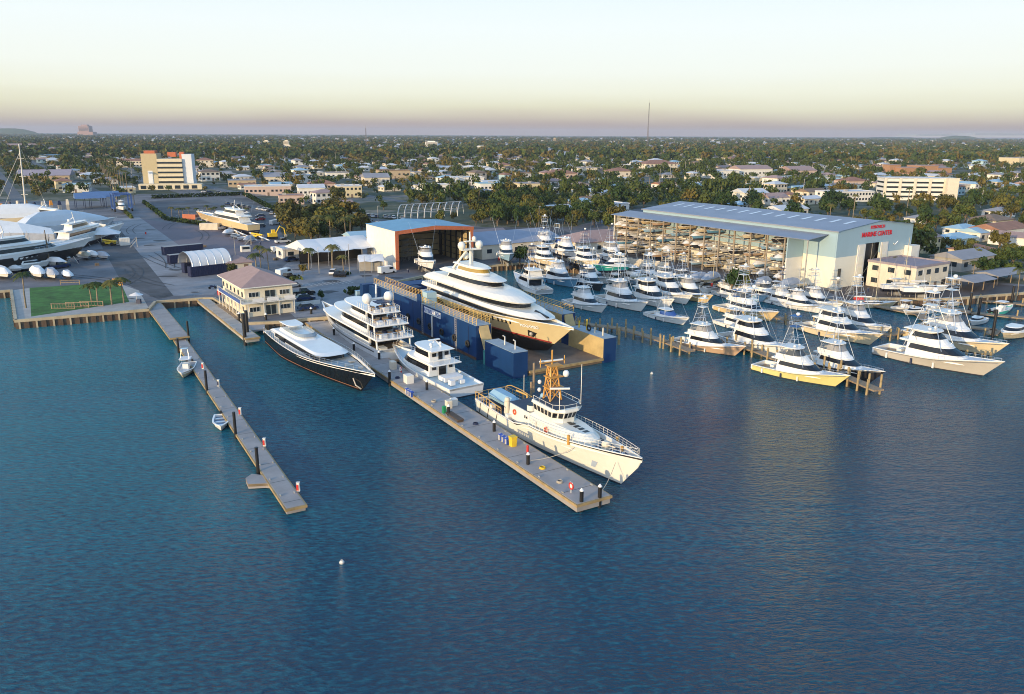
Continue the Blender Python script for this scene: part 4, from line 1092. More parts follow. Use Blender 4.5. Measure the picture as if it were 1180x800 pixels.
for x0,x1 in ((1.2,3.7),(4.3,6.9),(8.2,10.6)):
    m=MB(); m.box((x0+x1)/2,-1.57,3.45,x1-x0,.05,.8); m.build('balcony_banner',CANVAS,t)
m=MB(); m.obox((-1.45,-1.2,3.45),(0,LD*.95,0),(-.04,0,0),(0,0,.75)); m.build('side_awning',BLU,t)
m=MB()
for k in range(7): m.box(-1.25,.2+k*2.9,-.2,.16,.16,3.4)
for k in range(4): m.box(.2+k*3.4,-1.35,-.2,.14,.14,3.4)
m.build('balcony_post',W_WH,t)
m=MB(); m.box(FW/2-.5,-1.6,-.32,FW+2,3.4,.3); m.box(-1.1,LD/2,-.35,2.2,LD,.3); m.build('deck',WOOD,t)
# plaza edge planters / low wall
m=MB(); m.box(0,0,0,8,.3,.9); o=m.build('low_wall',W_WH,None,P(350,352,GZ)); o.rotation_euler=(0,0,RB); tag(o,'low white wall at the right side of the pink roofed office','wall')
t=building('shed','small pink roofed pavilion behind the harbour office','pavilion',P(276,313,GZ)+AX*2,RB,7,6,2.8,W_CR,RF_P,'hip',1,2,1,pitch=.5)
# ================================================================ tents
def tent(name,label,a,b,dep,h,rise,n,wall=None):
    a=Vector(a);b=Vector(b);d=b-a;w=d.length;rz=math.atan2(d.y,d.x); t=thing(name,label,'tent',a,rz)
    m=MB(); D=dep
    for i in range(n):
        x0=w*i/n;x1=w*(i+1)/n
        for k in range(3): pass
        xm=(x0+x1)/2
        r0=[(x0,-.3,h),(x0,D/2,h+rise),(x0,D+.3,h)];r1=[(xm,-.3,h+.25),(xm,D/2,h+rise+.1),(xm,D+.3,h+.25)];r2=[(x1,-.3,h),(x1,D/2,h+rise),(x1,D+.3,h)]
        m.loft([r0,r1,r2],0,True,False,False,closed=False)
    m.add([(0,-.3,h),(0,D/2,h+rise),(0,D+.3,h)],[(0,1,2)]); m.add([(w,-.3,h),(w,D/2,h+rise),(w,D+.3,h)],[(2,1,0)])
    m.build('canopy',CANVAS,t)
    m=MB(); 
    for i in range(n+1):
        for y in (0,D): m.box(w*i/n,y,0,.15,.15,h+.1)
    m.build('tent_poles',ALU,t)
    m=MB(); m.box(w/2,D*.5,0,w*.96,.1,h-.2); m.build('back_curtain',wall or BLACK,t); return t
a=P(362,300,GZ); b_=P(434,293,GZ); t=tent('large_tent','large white peaked tent in front of the wooded lot','%s',14,4.2,3.0,5) if False else tent('event_tent','large white peaked tent in front of the wooded lot',P(359,309,GZ),P(436,301,GZ),19,4.3,3.0,4)
tent('small_tent','smaller white canopy tent between the large tent and the white shed wall',P(414,315,GZ),P(443,314,GZ),7,3.2,1.6,2,W_GR)
excl(P(395,292,GZ),16)
p=P(335,300,GZ); t=building('shed','low pale flat roofed annex at the left end of the large tent','shed',P(340,296,GZ),RB,10,7,3,W_WH,RF_W,'flat',1,2,1,units=False)
t=building('shed','small blue roofed annex between the wooded lot and the white shed wall','shed',P(420,284,GZ),RB,12,9,4,W_CR,RF_B,'gable',1,2,1,units=False)
# ---- arched tent over navy containers
CNAVY=mat('container_navy',(.015,.02,.06),.5,var=.15,scale=1)
def container(px,py,L,rz,mt,label,h=2.6,w=2.44,name='shipping_container',group=None,z=GZ):
    t=thing(name,label,'container',P(px,py,z),rz,group); m=MB(); m.box(0,0,.12,L,w,h)
    n=int(L/.5)
    for i in range(n): 
        for s in (1,-1): m.box(-L/2+.25+i*.5,s*(w/2+.02),.25,.25,.06,h-.3)
    m.build('body',mt,t)
    m=MB(); m.box(0,0,h+.12,L-.1,w-.1,.03); m.build('top_panel',W_GR if mt is CNAVY else mt,t)
    m=MB()
    for s in (-1,1): m.box(-L/2-.03,s*.6,.3,.06,1.1,h-.4); m.box(-L/2-.08,s*.25,.3,.04,.05,h-.4)
    m.build('door',mt,t); return t
dT=(P(263,313,GZ)-P(221,318,GZ)).normalized(); rT=math.atan2(dT.y,dT.x)
pT=(P(218,319,GZ)+P(263,314,GZ))/2; LT=(P(263,314,GZ)-P(218,319,GZ)).length
t=thing('arched_tent','white barrel vaulted tent standing on navy containers in the yard','tent',pT+AX*3.6,rT)
m=MB(); n=10
def arc(x): return [(x,-4.7*math.cos(PI*k/n),2.9+3.7*math.sin(PI*k/n)) for k in range(n+1)]
m.loft([arc(-LT/2-.3),arc(LT/2+.3)],0,True,False,False,closed=False); m.build('canopy',CANVAS,t)
m=MB()
for k in range(6):
    x=-LT/2+k*LT/5; m.tube([Vector(q)*1 for q in arc(x)],.07,4)
m.build('arch_frame',ALU,t)
m=MB(); a_=arc(LT/2); m.add(a_,[tuple(range(len(a_)))]); m.build('end_curtain',CANVAS,t)
for s in (-1,1):
    o=thing('shipping_container',['navy container along the near side under the arched tent','navy container along the far side under the arched tent'][(s+1)//2],'container',pT+AX*(3.6+s*3.9),rT)
    m=MB(); m.box(0,0,.05,LT,2.2,2.85)
    for i in range(int(LT/.5)): m.box(-LT/2+.25+i*.5,-s*0-1.12,.25,.25,.06,2.4)
    m.build('body',CNAVY,o); m=MB(); m.box(-LT/2-.03,0,.2,.06,2,2.5); m.build('door',CNAVY,o)
container(211,292,13,rT,CNAVY,'long navy container lying left behind the arched tent')
container(206,303,6,rT,CNAVY,'short navy container left of the arched tent mouth')
container(220,254,7,RB-R(50),mat('container_orange',(.45,.13,.06),.6,var=.1),'orange red shipping container at the bow of the yacht ashore')
container(242,265,7.5,RB-R(35),W_CR,'cream box trailer in front of the yacht ashore')
container(112,286,0.1+3,RB,W_WH,'small white cube container at the right end of the wrapped yacht yard',2.6,2.4) if False else container(144,283,3.2,RB,W_WH,'small white cube container at the right end of the wrapped yacht yard')
# ================================================================ vehicles
CARC={'white':gel('car_white',(.7,.7,.7)),'black':gel('car_black',(.012,.012,.014)),'silver':gel('car_silver',(.35,.36,.38)),'dark blue':gel('car_blue',(.02,.04,.11)),'red':gel('car_red',(.35,.02,.02)),'grey':gel('car_grey',(.09,.09,.10))}
def car_proto(kind):
    t=thing(kind,None,'car' if kind!='pickup_truck' else 'pickup truck'); 
    L=4.6 if kind=='parked_car' else 5.6; h0=.95 if kind=='parked_car' else 1.1
    W=.9
    prof=[(-L/2,.35),(-L/2,h0-.15),(-L/2+.15,h0),(L/2-.9,h0-.03),(L/2-.1,h0-.22),(L/2,.5),(L/2-.05,.3)]
    m=MB(); m.loft([[(x,s*(W if 0<i<5 else W-.05),z) for i,(x,z) in enumerate(prof)] for s in (1,-1)],0)
    if kind=='pickup_truck':
        pass
    m.build('body',CARC['white'],t)
    if kind=='parked_car': cab=[(-L/2+.25,h0-.02),(-L/2+.75,1.5),(.6,1.52),(1.35,h0-.04)]
    else: cab=[(-.9,h0-.02),(-.75,1.8),(.7,1.8),(1.5,h0-.04)]
    m=MB(); m.loft([[(x,s*(W-.08 if z<1.2 else W-.25),z) for x,z in cab] for s in (1,-1)],0); m.build('cabin_glass',GLASS,t)
    m=MB(); a,b=cab[1],cab[2]; m.box((a[0]+b[0])/2,0,a[1]-.0,b[0]-a[0]-.05,2*(W-.25),.05); m.build('roof_panel',CARC['white'],t)
    if kind=='pickup_truck': 
        m=MB(); m.box(-1.85,0,h0-.005,1.7,1.5,.02); m.build('truck_bed',BLACK,t)
    for x in (-L/2+.85,L/2-.95):
        for s in (-1,1):
            m=MB(); r=.34
            rings=[[(x+r*math.cos(2*PI*k/10),s*(W-.2),r+r*math.sin(2*PI*k/10)) for k in range(10)],[(x+r*math.cos(2*PI*k/10),s*(W+.02),r+r*math.sin(2*PI*k/10)) for k in range(10)]]
            m.loft(rings if s<0 else rings[::-1]); m.build('wheel',RUBBER,t)
    for s in (-1,1):
        m=MB(); m.box(L/2-.06,s*.62,.55,.08,.35,.14); m.build('headlight',SKY,t)
    t.location=(0,-400,-20); return t
def van_proto():
    t=thing('parked_van',None,'van'); prof=[(-2.6,.35),(-2.6,2.1),(1.5,2.15),(2.2,1.25),(2.65,1.05),(2.65,.3)]
    m=MB(); m.loft([[(x,s*.95,z) for x,z in prof] for s in (1,-1)]); m.build('body',CARC['white'],t)
    m=MB(); m.add([(1.56,-.85,2.08),(1.56,.85,2.08),(2.25,.85,1.27),(2.25,-.85,1.27)],[(3,2,1,0)]); m.build('windscreen',GLASS,t)
    for s in (-1,1):
        m=MB(); m.box(.9,s*.95,1.25,1.3,.04,.6); m.build('side_window',GLASS,t)
        for x in (-1.7,1.7):
            m=MB(); r=.36; rings=[[(x+r*math.cos(2*PI*k/10),s*(.75),r+r*math.sin(2*PI*k/10)) for k in range(10)],[(x+r*math.cos(2*PI*k/10),s*.97,r+r*math.sin(2*PI*k/10)) for k in range(10)]]
            m.loft(rings if s<0 else rings[::-1]); m.build('wheel',RUBBER,t)
    t.location=(0,-400,-20); return t
CAR=car_proto('parked_car'); PICK=car_proto('pickup_truck'); VAN=van_proto(); CPROT=[CAR,PICK,VAN]
def car(px,py,ang,color,label,proto=None,group='cars parked around the yard'):
    p=proto or CAR; return use(p,P(px,py,GZ+.03),RA+R(ang),label,group,1,mats={'body':CARC[color],'roof_panel':CARC[color]})
cars=[(350,340,-95,'black','black pickup parked beside the right side of the pink roofed office',PICK),(352,346,-95,'dark blue','dark car nearest the pink roofed office, right side',CAR),(338,331,-80,'silver','silver car behind the right corner of the pink roofed office',CAR),
 (328,318,-60,'white','white box van behind the pink roofed office',VAN),(331,322,-60,'black','black pickup beside the box van behind the pink roofed office',PICK),(332,297,-75,'black','black car parked left of the large tent',CAR),(336,301,-75,'dark blue','dark blue car in front of the black one left of the large tent',CAR),
 (384,316,-30,'white','white car parked in front of the large tent',CAR),(389,318,-30,'black','left black car parked in front of the large tent',CAR),(396,318,-30,'black','right black car parked in front of the large tent',CAR),
 (446,315,-80,'white','white van at the foot of the white shed wall',VAN),(326,280,-85,'white','long white pickup in front of the yellow excavator',PICK),(322,291,-85,'white','white van in the lane left of the annex',VAN),(330,291,-85,'silver','silver car beside the white van in the lane',CAR),
 (317,259,-60,'white','white van parked at the left edge of the wooded lot',VAN),(318,250,-20,'white','white car up the lane beside the wooded lot',CAR),(313,247,-20,'silver','silver car up the lane beside the wooded lot',CAR),(308,243,-20,'white','white car near the hedge corner',CAR),
 (355,357,-90,'dark blue','dark golf cart sized car on the plaza',CAR),(228,256,-80,'white','white truck beside the orange container',PICK),(588,255,10,'white','white car in the belt behind the low shed',CAR),(620,300,-60,'silver','silver pickup near the blue hulled boat',PICK),(660,310,-70,'grey','grey pickup by the yachts ashore',PICK),(700,316,-60,'white','white car on the apron by the racks',CAR)]
for x,y,a,c_,l,pr in cars: car(x,y,a,c_,l,pr,None)
cr_=random.Random(4)
cn=['white','black','silver','grey','red','dark blue']; cw=['white','black','silver','grey','white','dark blue','silver','red']
def carrow(px0,py0,px1,py1,n,ang,where,skip=.15):
    for i in range(n):
        if cr_.random()<skip: continue
        t_=i/(n-1); c_=cr_.choice(cw); car(lerp(px0,px1,t_),lerp(py0,py1,t_),ang,c_,f'{c_} car in the row {where}',CAR,'cars parked '+where)
carrow(416,257,462,262,11,-15,'behind the service shed')
carrow(424,250,468,253,10,-15,'at the back of that car park')
carrow(560,250,612,252,10,-10,'in the tree belt behind the low shed')
carrow(300,262,300,250,4,80,'along the diagonal street hedge')
carrow(262,236,310,244,9,0,'inside the hedged parking lot')
carrow(236,222,268,224,7,-90,'in front of the tan tower block')
carrow(346,232,398,238,10,-10,'among the shops behind the wooded lot')
# excavator, telehandler
def excavator(px,py,label):
    t=thing('excavator',label,'excavator',P(px,py,GZ),RB); 
    for s in (-1,1):
        m=MB(); m.box(0,s*1.1,0,3.6,.55,.8); m.build('track',RUBBER,t)
    m=MB(); m.box(0,0,.8,3.2,2.4,1.3); m.box(.6,.6,2.1,1.3,1.1,1.2); m.build('body',YEL,t)
    m=MB(); m.tube([(1.2,-.3,1.8),(3,-.3,4.6),(4.6,-.3,3.6),(5,-.3,1.2)],.25,5); m.build('boom',YEL,t)
    m=MB(); m.box(5,-.3,.5,1,1,.8); m.build('bucket',STEEL,t)
excavator(314,275,'yellow excavator at the left edge of the wooded lot')
def telehandler(px,py,label,rz):
    t=thing('telehandler',label,'forklift',P(px,py,GZ),rz)
    for x in (-1.6,1.6):
        for s in (-1,1):
            m=MB(); rings=[[(x+.65*math.cos(2*PI*k/12),s*y,.65+.65*math.sin(2*PI*k/12)) for k in range(12)] for y in (.75,1.2)]
            m.loft(rings[::-1] if s>0 else rings); m.build('wheel',RUBBER,t)
    m=MB(); m.box(0,0,.6,4.4,1.5,.8); m.build('chassis',YEL,t); m=MB(); m.box(-.2,.5,1.4,1.5,.9,1.2); m.build('cab',GLASS,t)
    m=MB(); m.tube([(-2.2,-.4,2),(3.4,-.4,1.6)],.28,6); m.build('boom',YEL,t); m=MB(); m.box(3.9,-.4,.5,1.1,1.2,.1); m.box(3.5,-.4,.5,.1,1.2,1.2); m.build('fork',STEEL,t)
telehandler(126,283,'yellow telehandler at the tip of the black hulled yacht ashore',RB-R(40))
telehandler(296,275,'yellow handler at the near end of the stored masts',RB-R(60))
# light poles
def lamp(px,py,h,label,z=GZ):
    t=thing('lamp_post',label,'lamp post',P(px,py,z),RB); m=MB(); m.cyl(0,0,0,h,.11,7,r2=.07); m.build('pole',CONC,t); m=MB(); m.box(.35,0,h-.05,.9,.25,.12); m.build('lamp_head',W_WH,t)
lamp(403,318,9,'tall pale lamp post in front of the white tent'); lamp(368,316,7.5,'thin lamp post at the left front of the white tent'); lamp(272,303,8,'lamp post behind the arched tent'); lamp(421,330,8,'lamp post by the corner of the blue drydock')
lamp(436,262,9,'lamp post left of the blue roofed shed'); lamp(621,262,9,'lamp post behind the low blue roofed shed')
m=MB(); m.box(0,0,0,3,1.6,2); o=m.build('kiosk',W_WH,None,P(283,290,GZ)); tag(o,'small white kiosk in the yard behind the arched tent','kiosk'); o.rotation_euler=(0,0,RB)
m=MB(); m.box(0,-.85,.9,2.4,.06,.8); link(m.build('window',WIN),None) if False else m.build('window',WIN,o)
# fence of netting + benches on the lawn
for k,(x,y) in enumerate([(73,356),(89.5,354.5),(106,353)]):
    t=thing('wooden_frame',['left','middle','right'][k]+' one of the three low timber screens on the lawn','screen',P(x,y,GZ+.03),RB+R(-33))
    m=MB(); W=2.6
    m.box(-W,0,0,.15,.15,1.25); m.box(W,0,0,.15,.15,1.25); m.box(0,0,1.1,2*W,.12,.12); m.box(0,0,.1,2*W,.12,.12)
    for i in range(7): m.box(-W+W*2*(i+1)/8,0,.22,.05,.05,.88)
    m.build('frame',WOOD,t)
t=thing('wooden_frame','single timber screen at the back edge of the lawn','screen',P(81,328,GZ+.03),RB+R(-28)); m=MB(); W=2.4
m.box(-W,0,0,.15,.15,1.25); m.box(W,0,0,.15,.15,1.25); m.box(0,0,1.1,2*W,.12,.12); m.box(0,0,.5,2*W,.12,.12); m.build('frame',WOOD,t)
t=thing('parasol','small white parasol at the root of the long dock','parasol',P(158,350,GZ),0); m=MB(); m.cyl(0,0,0,2.3,.04,6); m.build('pole',ALU,t); m=MB(); m.cyl(0,0,2.1,2.7,1.6,10,r2=.1); m.build('canopy',CANVAS,t); m=MB(); m.box(.3,.3,0,1,.7,1.0); m.build('counter',NAVY,t)
for x,y,l in ((132,325,'left orange barrier at the lawn corner'),(139,329,'orange and white cone cluster by the lawn edge')):
    t=thing('traffic_barrier',l,'barrier',P(x,y,GZ),0); m=MB(); m.box(0,0,0,1.2,.4,.9,tx=.1,ty=.12); m.build('body',ORANGE,t); m=MB(); m.box(0,-.18,.4,1,.05,.2); m.build('stripe',W_WH,t)
for x,y,mt,l in ((245,333,NAVY,'dark motorbike left of the pink roofed office'),(253,340,RED,'red bin at the corner of the pink roofed office')):
    if mt is RED:
        t=thing('bin',l,'bin',P(x,y,GZ),0); m=MB(); m.cyl(0,0,0,1.1,.45,10,r2=.5); m.build('body',RED,t); m=MB(); m.cyl(0,0,1.1,1.2,.52,10); m.build('lid',RED,t)
    else:
        t=thing('motorbike',l,'motorbike',P(x,y,GZ),.5); m=MB()
        for xx in (-.7,.7):
            rings=[[(xx+.33*math.cos(2*PI*k/10),yy,.33+.33*math.sin(2*PI*k/10)) for k in range(10)] for yy in (-.07,.07)]; m.loft(rings)
        m.build('wheel',RUBBER,t); m=MB(); m.box(0,0,.4,1.2,.3,.4); m.box(-.3,0,.8,.7,.3,.15); m.tube([(.7,0,.4),(.5,0,1.1)],.04,4); m.build('body',mt,t)
# green equipment box on the plaza
t=thing('equipment_cabinet','tall teal equipment cabinet at the plaza by the drydock','cabinet',P(414,345,GZ),RB); m=MB(); m.box(0,0,0,1.8,1.4,2.2,tx=.1,ty=.1); m.build('body',RF_B,t); m=MB(); m.box(0,-.72,.3,1.3,.06,1.6); m.build('door',W_BL,t)
# right shore: low open sheds / canopies
for x,y,w,l in ((1150,324,15,'wider grey canopy roof on the right shore'),(1118,332,11,'smaller grey canopy roof nearer the water on the right shore')):
    p=P(x,y,GZ); t=thing('canopy_shed',l,'canopy',p,RB); m=MB(); roofmesh(m,w,7,2.5,'gable',.4,.22); m.build('roof',RF_G,t); m=MB()
    for xx in (-w/2,0,w/2):
        for yy in (-3.3,3.3): m.box(xx,yy,0,.18,.18,2.6)
    m.build('posts',WOOD,t); excl(p,14)
# ================================================================ docks
DOCKC=mat('dock_decking',(.30,.28,.27),.8,var=.15,scale=.35,stretch=(1,1,1)); DOCKE=mat('dock_timber_edge',(.34,.24,.11),.8,var=.3,scale=.8)
def dockbox(name,label,p,q,w,top,th,mt=DOCKC,seams=6.,cat='dock'):
    p=Vector((p[0],p[1],0));q=Vector((q[0],q[1],0));d=q-p;L=d.length;rz=math.atan2(d.y,d.x)
    t=thing(name,label,cat,p,rz)
    m=MB(); m.box(L/2,0,top-th,L,w,th); m.build('deck',mt,t)
    m=MB()
    for s in (-1,1): m.box(L/2,s*(w/2+.09),top-.34,L+.1,.18,.30); 
    m.box(L+.12,0,top-.34,.18,w+.36,.30); m.box(-.12,0,top-.34,.18,w+.36,.30); m.build('edge_beam',DOCKE,t)
    m=MB(); k=seams
    while k<L: m.box(k,0,top,.07,w-.02,.006); k+=seams
    m.build('joint_line',BLACK,t)
    m=MB(); k=2.
    while k<L:
        for s in (-1,1): m.box(k,s*(w/2-.25),top,.38,.10,.14)
        k+=5
    m.build('cleats',STEEL,t)
    return t
def piling(p,h,r,label,group,cap=True,mt=BLACK,capm=WHITE,name='piling'):
    t=thing(name,label,'piling',(p[0],p[1],0),0,group); m=MB(); m.cyl(0,0,-2.5,h,r,10); m.build('shaft',mt,t)
    if cap: m=MB(); m.cyl(0,0,h,h+r*.2,r*1.12,10); m.cyl(0,0,h+r*.2,h+r*1.5,r*1.12,10,r2=.03); m.build('cap',capm,t)
    return t
# left floating dock
LD0=P(172,349,.9); LD1=P(343,585.5,.75)
mid=P(198,384,.9)
dockbox('gangway_dock','wide fixed approach of the long left dock, at the seawall',P(173,346,1.5),P(207,390,1.2),3.4,1.5,.35)
dockbox('floating_dock','long narrow floating dock on the left, running out to the open water',P(207,390,.9),P(341,584,.75),2.1,.8,.75)
a=P(326,556,.7); b_=P(286,553,.7); t=thing('finger_dock','short finger dock branching off the long left dock near its end','dock',(0,0,0))
m=MB(); p1,p2,p3,p4,p5,p6=[P(x,y,.7) for x,y in ((283,551),(290,546),(306,548),(318,540),(330,560),(306,557))]; p7=P(286,558,.7)
m.prism([(q.x,q.y) for q in (p1,p2,p3,p4,p5,p6,p7)],0.1,.7); m.build('deck',DOCKC,t)
m=MB()
for u_,v_ in ((p1,p7),(p7,p6),(p6,p5)): 
    d=(v_-u_); n_=Vector((-d.y,d.x,0)).normalized()*.12; m.obox((u_.x,u_.y,.35),(d.x,d.y,0),n_,(0,0,.33))
m.build('edge_beam',DOCKE,t)
for x,y,h,l in ((218,395,5.2,'black mooring pile at the landward end of the long left dock'),(239,455,4.8,'black mooring pile behind the white centre console boat'),(272,506,4.6,'black mooring pile beside the open dinghy'),(298,550,4.6,'black mooring pile at the finger dock'),(206,407,3.4,'short pile hidden behind the centre console boat')):
    p=P(x,y,0); piling(p,h*.86,.21,l,None,False)
for k,(x,y) in enumerate([(234,425),(252,445),(277,478),(305,514),(344,566)]):
    p=P(x,y,.8); t=thing('power_pedestal',['first pedestal from the shore','second pedestal from the shore','third pedestal from the shore','fourth pedestal from the shore','outermost pedestal'][k]+', white and red, on the long left dock','pedestal',p,0)
    m=MB(); m.box(0,0,0,.36,.32,1.05,tx=.03,ty=.03); m.build('body',W_WH,t); m=MB(); m.box(-.05,-.17,.15,.24,.04,.7); m.build('red_panel',RED if k!=1 else NAVY,t); m=MB(); m.box(0,0,1.05,.4,.36,.07); m.build('lid',W_WH,t)
# second dock beside the harbour office
dockbox('concrete_pier','narrow concrete pier left of the pink roofed office',P(222,335,1.8),P(291,389,1.7),2.6,1.7,.9,CONC)
p=P(283,398,0); piling(p,6.5,.36,'tall twin black pile at the end of the narrow concrete pier, front one',None,False); p=P(286,392,0); piling(p,6.2,.34,'tall twin black pile at the end of the narrow concrete pier, rear one',None,False)
t=thing('walkway','grey walkway along the water in front of the pink roofed office','walkway',(0,0,0)); m=MB(); m.prism([(q.x,q.y) for q in [P(x,y,GZ) for x,y in ((284,371),(305,369),(305,377),(284,380))]],1.1,1.5); m.build('deck',DOCKC,t)
for x,y,l in ((276,372,'white capped pile left of the pink roofed office corner'),(307,373,'white capped pile in front of the pink roofed office'),(359,366,'white capped pile on the plaza edge before the white yacht'),(316,385,'short dark pile at the stern of the black yacht')):
    p=P(x,y,1.0); piling(p,3.0 if l[0]=='w' else 2.6,.28,l,None,l[0]=='w')
t=thing('timber_fender_wall','orange lit timber fender wall between the pink roofed office and the black yacht','fender wall',(0,0,0)); m=MB(); a=P(303,376,1.2);b_=P(330,372,1.2); d=b_-a
m.obox((a.x,a.y,-1),d,Vector((-d.y,d.x,0)).normalized()*.8,(0,0,2.4)); m.build('timber',mat('creosoted_timber',(.33,.17,.07),.8,var=.3),t)
# main dock
MD0=P(362,366,1.2); MDe=(P(665,581,1.2)+P(697,572,1.2))/2
u_=(P(697,572,1.2)-P(665,581,1.2)); mdw=4.6
e1=P(681,576,1.2); dd=(P(690,560,1.2)-P(470,425,1.2))
left0=P(441,431,1.2); left1=P(665,581,1.2); dl=(left1-left0).normalized(); nr=Vector((-dl.y,dl.x,0)); 
if nr.x<0: nr=-nr
s0=left1-dl*((left1-P(345,368,1.2)).length)+nr*mdw/2; s1=left1+nr*mdw/2
t=dockbox('main_pier','wide floating pier with timber edge where the patrol ship and yachts are moored','%' and s0,s1,mdw,1.2,1.0)
DLEN=(s1-s0).length; DROT=math.atan2(dl.y,dl.x)
def onpier(px,py): return P(px,py,1.2)
PEN=['outermost white capped pile, at the right corner of the main pier end','second white capped pile, near the end of the main pier','white capped pile on the main pier left of the patrol ship bow','white capped pile on the main pier at the patrol ship midships','white capped pile by the patrol ship stern','white capped pile beside the stern of the motor yacht','white capped pile beside the bow of the motor yacht','white capped pile between the black yacht and the big white yacht','white capped pile beside the white yacht midships','white capped pile at the root of the main pier']
for k,(x,y) in enumerate([(691,573),(670,578),(608.5,535),(569.5,497),(517,478),(492,449),(449,437),(437,414),(408,404),(385,386)]):
    p=onpier(x,y); piling(p,2.5,.23,PEN[k],'white capped black piles of the main pier')
def bluestand(x,y,n,l):
    p=onpier(x,y); t=thing('power_stand',l,'power stand',p,DROT); 
    m=MB(); m.box(0,0,.8,n*.42,.5,.12); m.build('top_rail',BLU,t)
    for k in range(n): m=MB(); m.box(-n*.2+k*.42,0,0,.14,.3,.95); m.build('post',BLU if k%2 else W_WH,t)
BLU=mat('bright_blue_paint',(.03,.08,.38),.5,var=.1)
bluestand(472,456,6,'blue hose rack on the main pier beside the motor yacht'); bluestand(581,510,6,'blue hose rack on the main pier beside the patrol ship')
def dbox(x,y,sx,sy,h,mt,l,name='dock_box',cat='dock box'):
    p=onpier(x,y); t=thing(name,l,cat,p,DROT); m=MB(); m.box(0,0,0,sx,sy,h); m.build('body',mt,t); m=MB(); m.box(0,0,h,sx+.06,sy+.06,.08,tx=.05,ty=.05); m.build('lid',mt,t)
dbox(453,425,1.2,.9,1.3,W_CR,'cream dock box near the white yacht stern'); dbox(471,441,1.5,1.2,1.3,W_WH,'white square dock box beside the motor yacht'); dbox(517,470,.9,.8,1.1,W_CR,'cream dock box behind the patrol ship'); dbox(512,476,.5,.5,1.0,mat('green_paint',(.02,.25,.1),.5),'green bin beside the patrol ship stern','bin','bin'); dbox(523,467,.9,.9,1.0,W_WH,'white locker by the patrol ship stern')
t=thing('waste_bin','bright yellow bin on the main pier beside the patrol ship','bin',onpier(591,514),DROT); m=MB(); m.box(0,0,0,.7,.7,1.3,tx=-.08,ty=-.08); m.build('body',YEL,t); m=MB(); m.box(0,0,1.3,.9,.9,.08); m.build('lid',YEL,t)
t=thing('fire_hydrant','small red hydrant on the main pier beside the patrol ship bow','hydrant',onpier(608,521),0); m=MB(); m.cyl(0,0,0,.8,.16,8); m.ball(0,0,.8,.18,8); m.build('body',RED,t)
t=thing('life_ring_stand','red and white life ring stand near the main pier end','life ring',onpier(658,568),DROT); m=MB(); m.cyl(0,0,0,.5,.05,6); m.build('post',W_WH,t)
def torus(m,c_,R_,r_,ax='y',n=16,k=7,rz=0):
    rings=[]
    for i in range(n):
        a=2*PI*i/n; ring=[]
        for j in range(k):
            b=2*PI*j/k; rr=R_+r_*math.cos(b); o=r_*math.sin(b)
            if ax=='y': v=(rr*math.cos(a),o,rr*math.sin(a))
            elif ax=='x': v=(o,rr*math.cos(a),rr*math.sin(a))
            else: v=(rr*math.cos(a),rr*math.sin(a),o)
            ring.append((c_[0]+v[0],c_[1]+v[1],c_[2]+v[2]))
        rings.append(ring)
    m.loft(rings+[rings[0]],0,True,False,False)
m=MB(); torus(m,(0,0,.85),.36,.1); m.build('ring',RED,t); m=MB(); m.box(0,.02,.5,.5,.06,.8); m.build('board',W_WH,t)
t=thing('life_ring_stand','life ring stand on the main pier beside the motor yacht bow','life ring',onpier(462,431),DROT); m=MB(); m.box(0,.02,.3,.6,.06,1.0); m.build('board',RED,t); m=MB(); torus(m,(0,-.06,.85),.3,.09); m.build('ring',W_WH,t)
# small sign/gangway behind motor yacht
t=thing('gangway','grey gangway steps on the pier behind the motor yacht','gangway',onpier(524,482),DROT); m=MB(); m.box(0,0,.3,4,1,.1); m.box(-1.8,0,0,.1,1,.3); m.box(1.8,0,0,.1,1,.3); m.build('deck',DARKWOOD,t)
# ================================================================ floating drydock
DB=mat('drydock_blue',(.005,.038,.135),.5,var=.22,scale=.22,stretch=(1,1,.25)); DCR=mat('drydock_inner_cream',(.50,.38,.18),.6,var=.2,scale=.4); DDK=mat('drydock_deck',(.16,.12,.09),.85,var=.35,scale=.25); DTOP=mat('drydock_top',(.28,.34,.38),.7,var=.15)
F1=P(592,437,0); F2=P(695,418.6,0); vB=(F2-F1); 
dB=Vector((vB.x,vB.y,0)).normalized(); dA=Vector((-dB.y,dB.x,0)); rD=math.atan2(dB.y,dB.x)
wall_len=(P(428,330,0)-P(592,437,0)).dot(dA)
t=thing('floating_drydock','blue floating drydock with cream inner walls holding the large white yacht','floating drydock',F1,rD)
# local x along dB (right), y inland
near=P(552,417,0)-F1; yw_=near.dot(dA); xw_=near.dot(dB)
BWd=2.9; INW=vB.length-BWd; WL=50; HW=6.6
m=MB(); m.box(BWd/2,yw_/2-1.2,-1,BWd,yw_-2.6,5.6); b1=m.build('front_block',DB,t)
m=MB(); m.box(BWd/2,yw_/2-1.2,4.6,BWd+.1,yw_-2.5,.06); m.build('block_top',DTOP,b1)
for yy in (2.,5.5):
    m=MB(); m.tube([(1.5,yy,4.6),(1.5,yy,6.2),(1.1,yy,6.4)],.12,6); m.build('vent_pipe',W_WH,b1)
m=MB(); m.box(vB.length+BWd/2,5.5,-1,BWd,11,5.6); b2=m.build('front_block',[DB],t)
m=MB(); m.box(vB.length-.03,5.5,.9,.08,10.96,3.7); m.build('cream_face',DCR,b2)
m=MB(); m.box(vB.length+BWd/2,5.5,4.6,BWd+.1,11.1,.06); m.build('block_top',DTOP,b2)
for yy,hh_ in ((2,1.6),(4.5,1.2),(7,2.2),(9.5,1.4)):
    m=MB(); m.tube([(vB.length+1.3,yy,4.6),(vB.length+1.3,yy,4.6+hh_)],.14,6); m.build('vent_pipe',YEL if yy>6 else W_CR,b2)
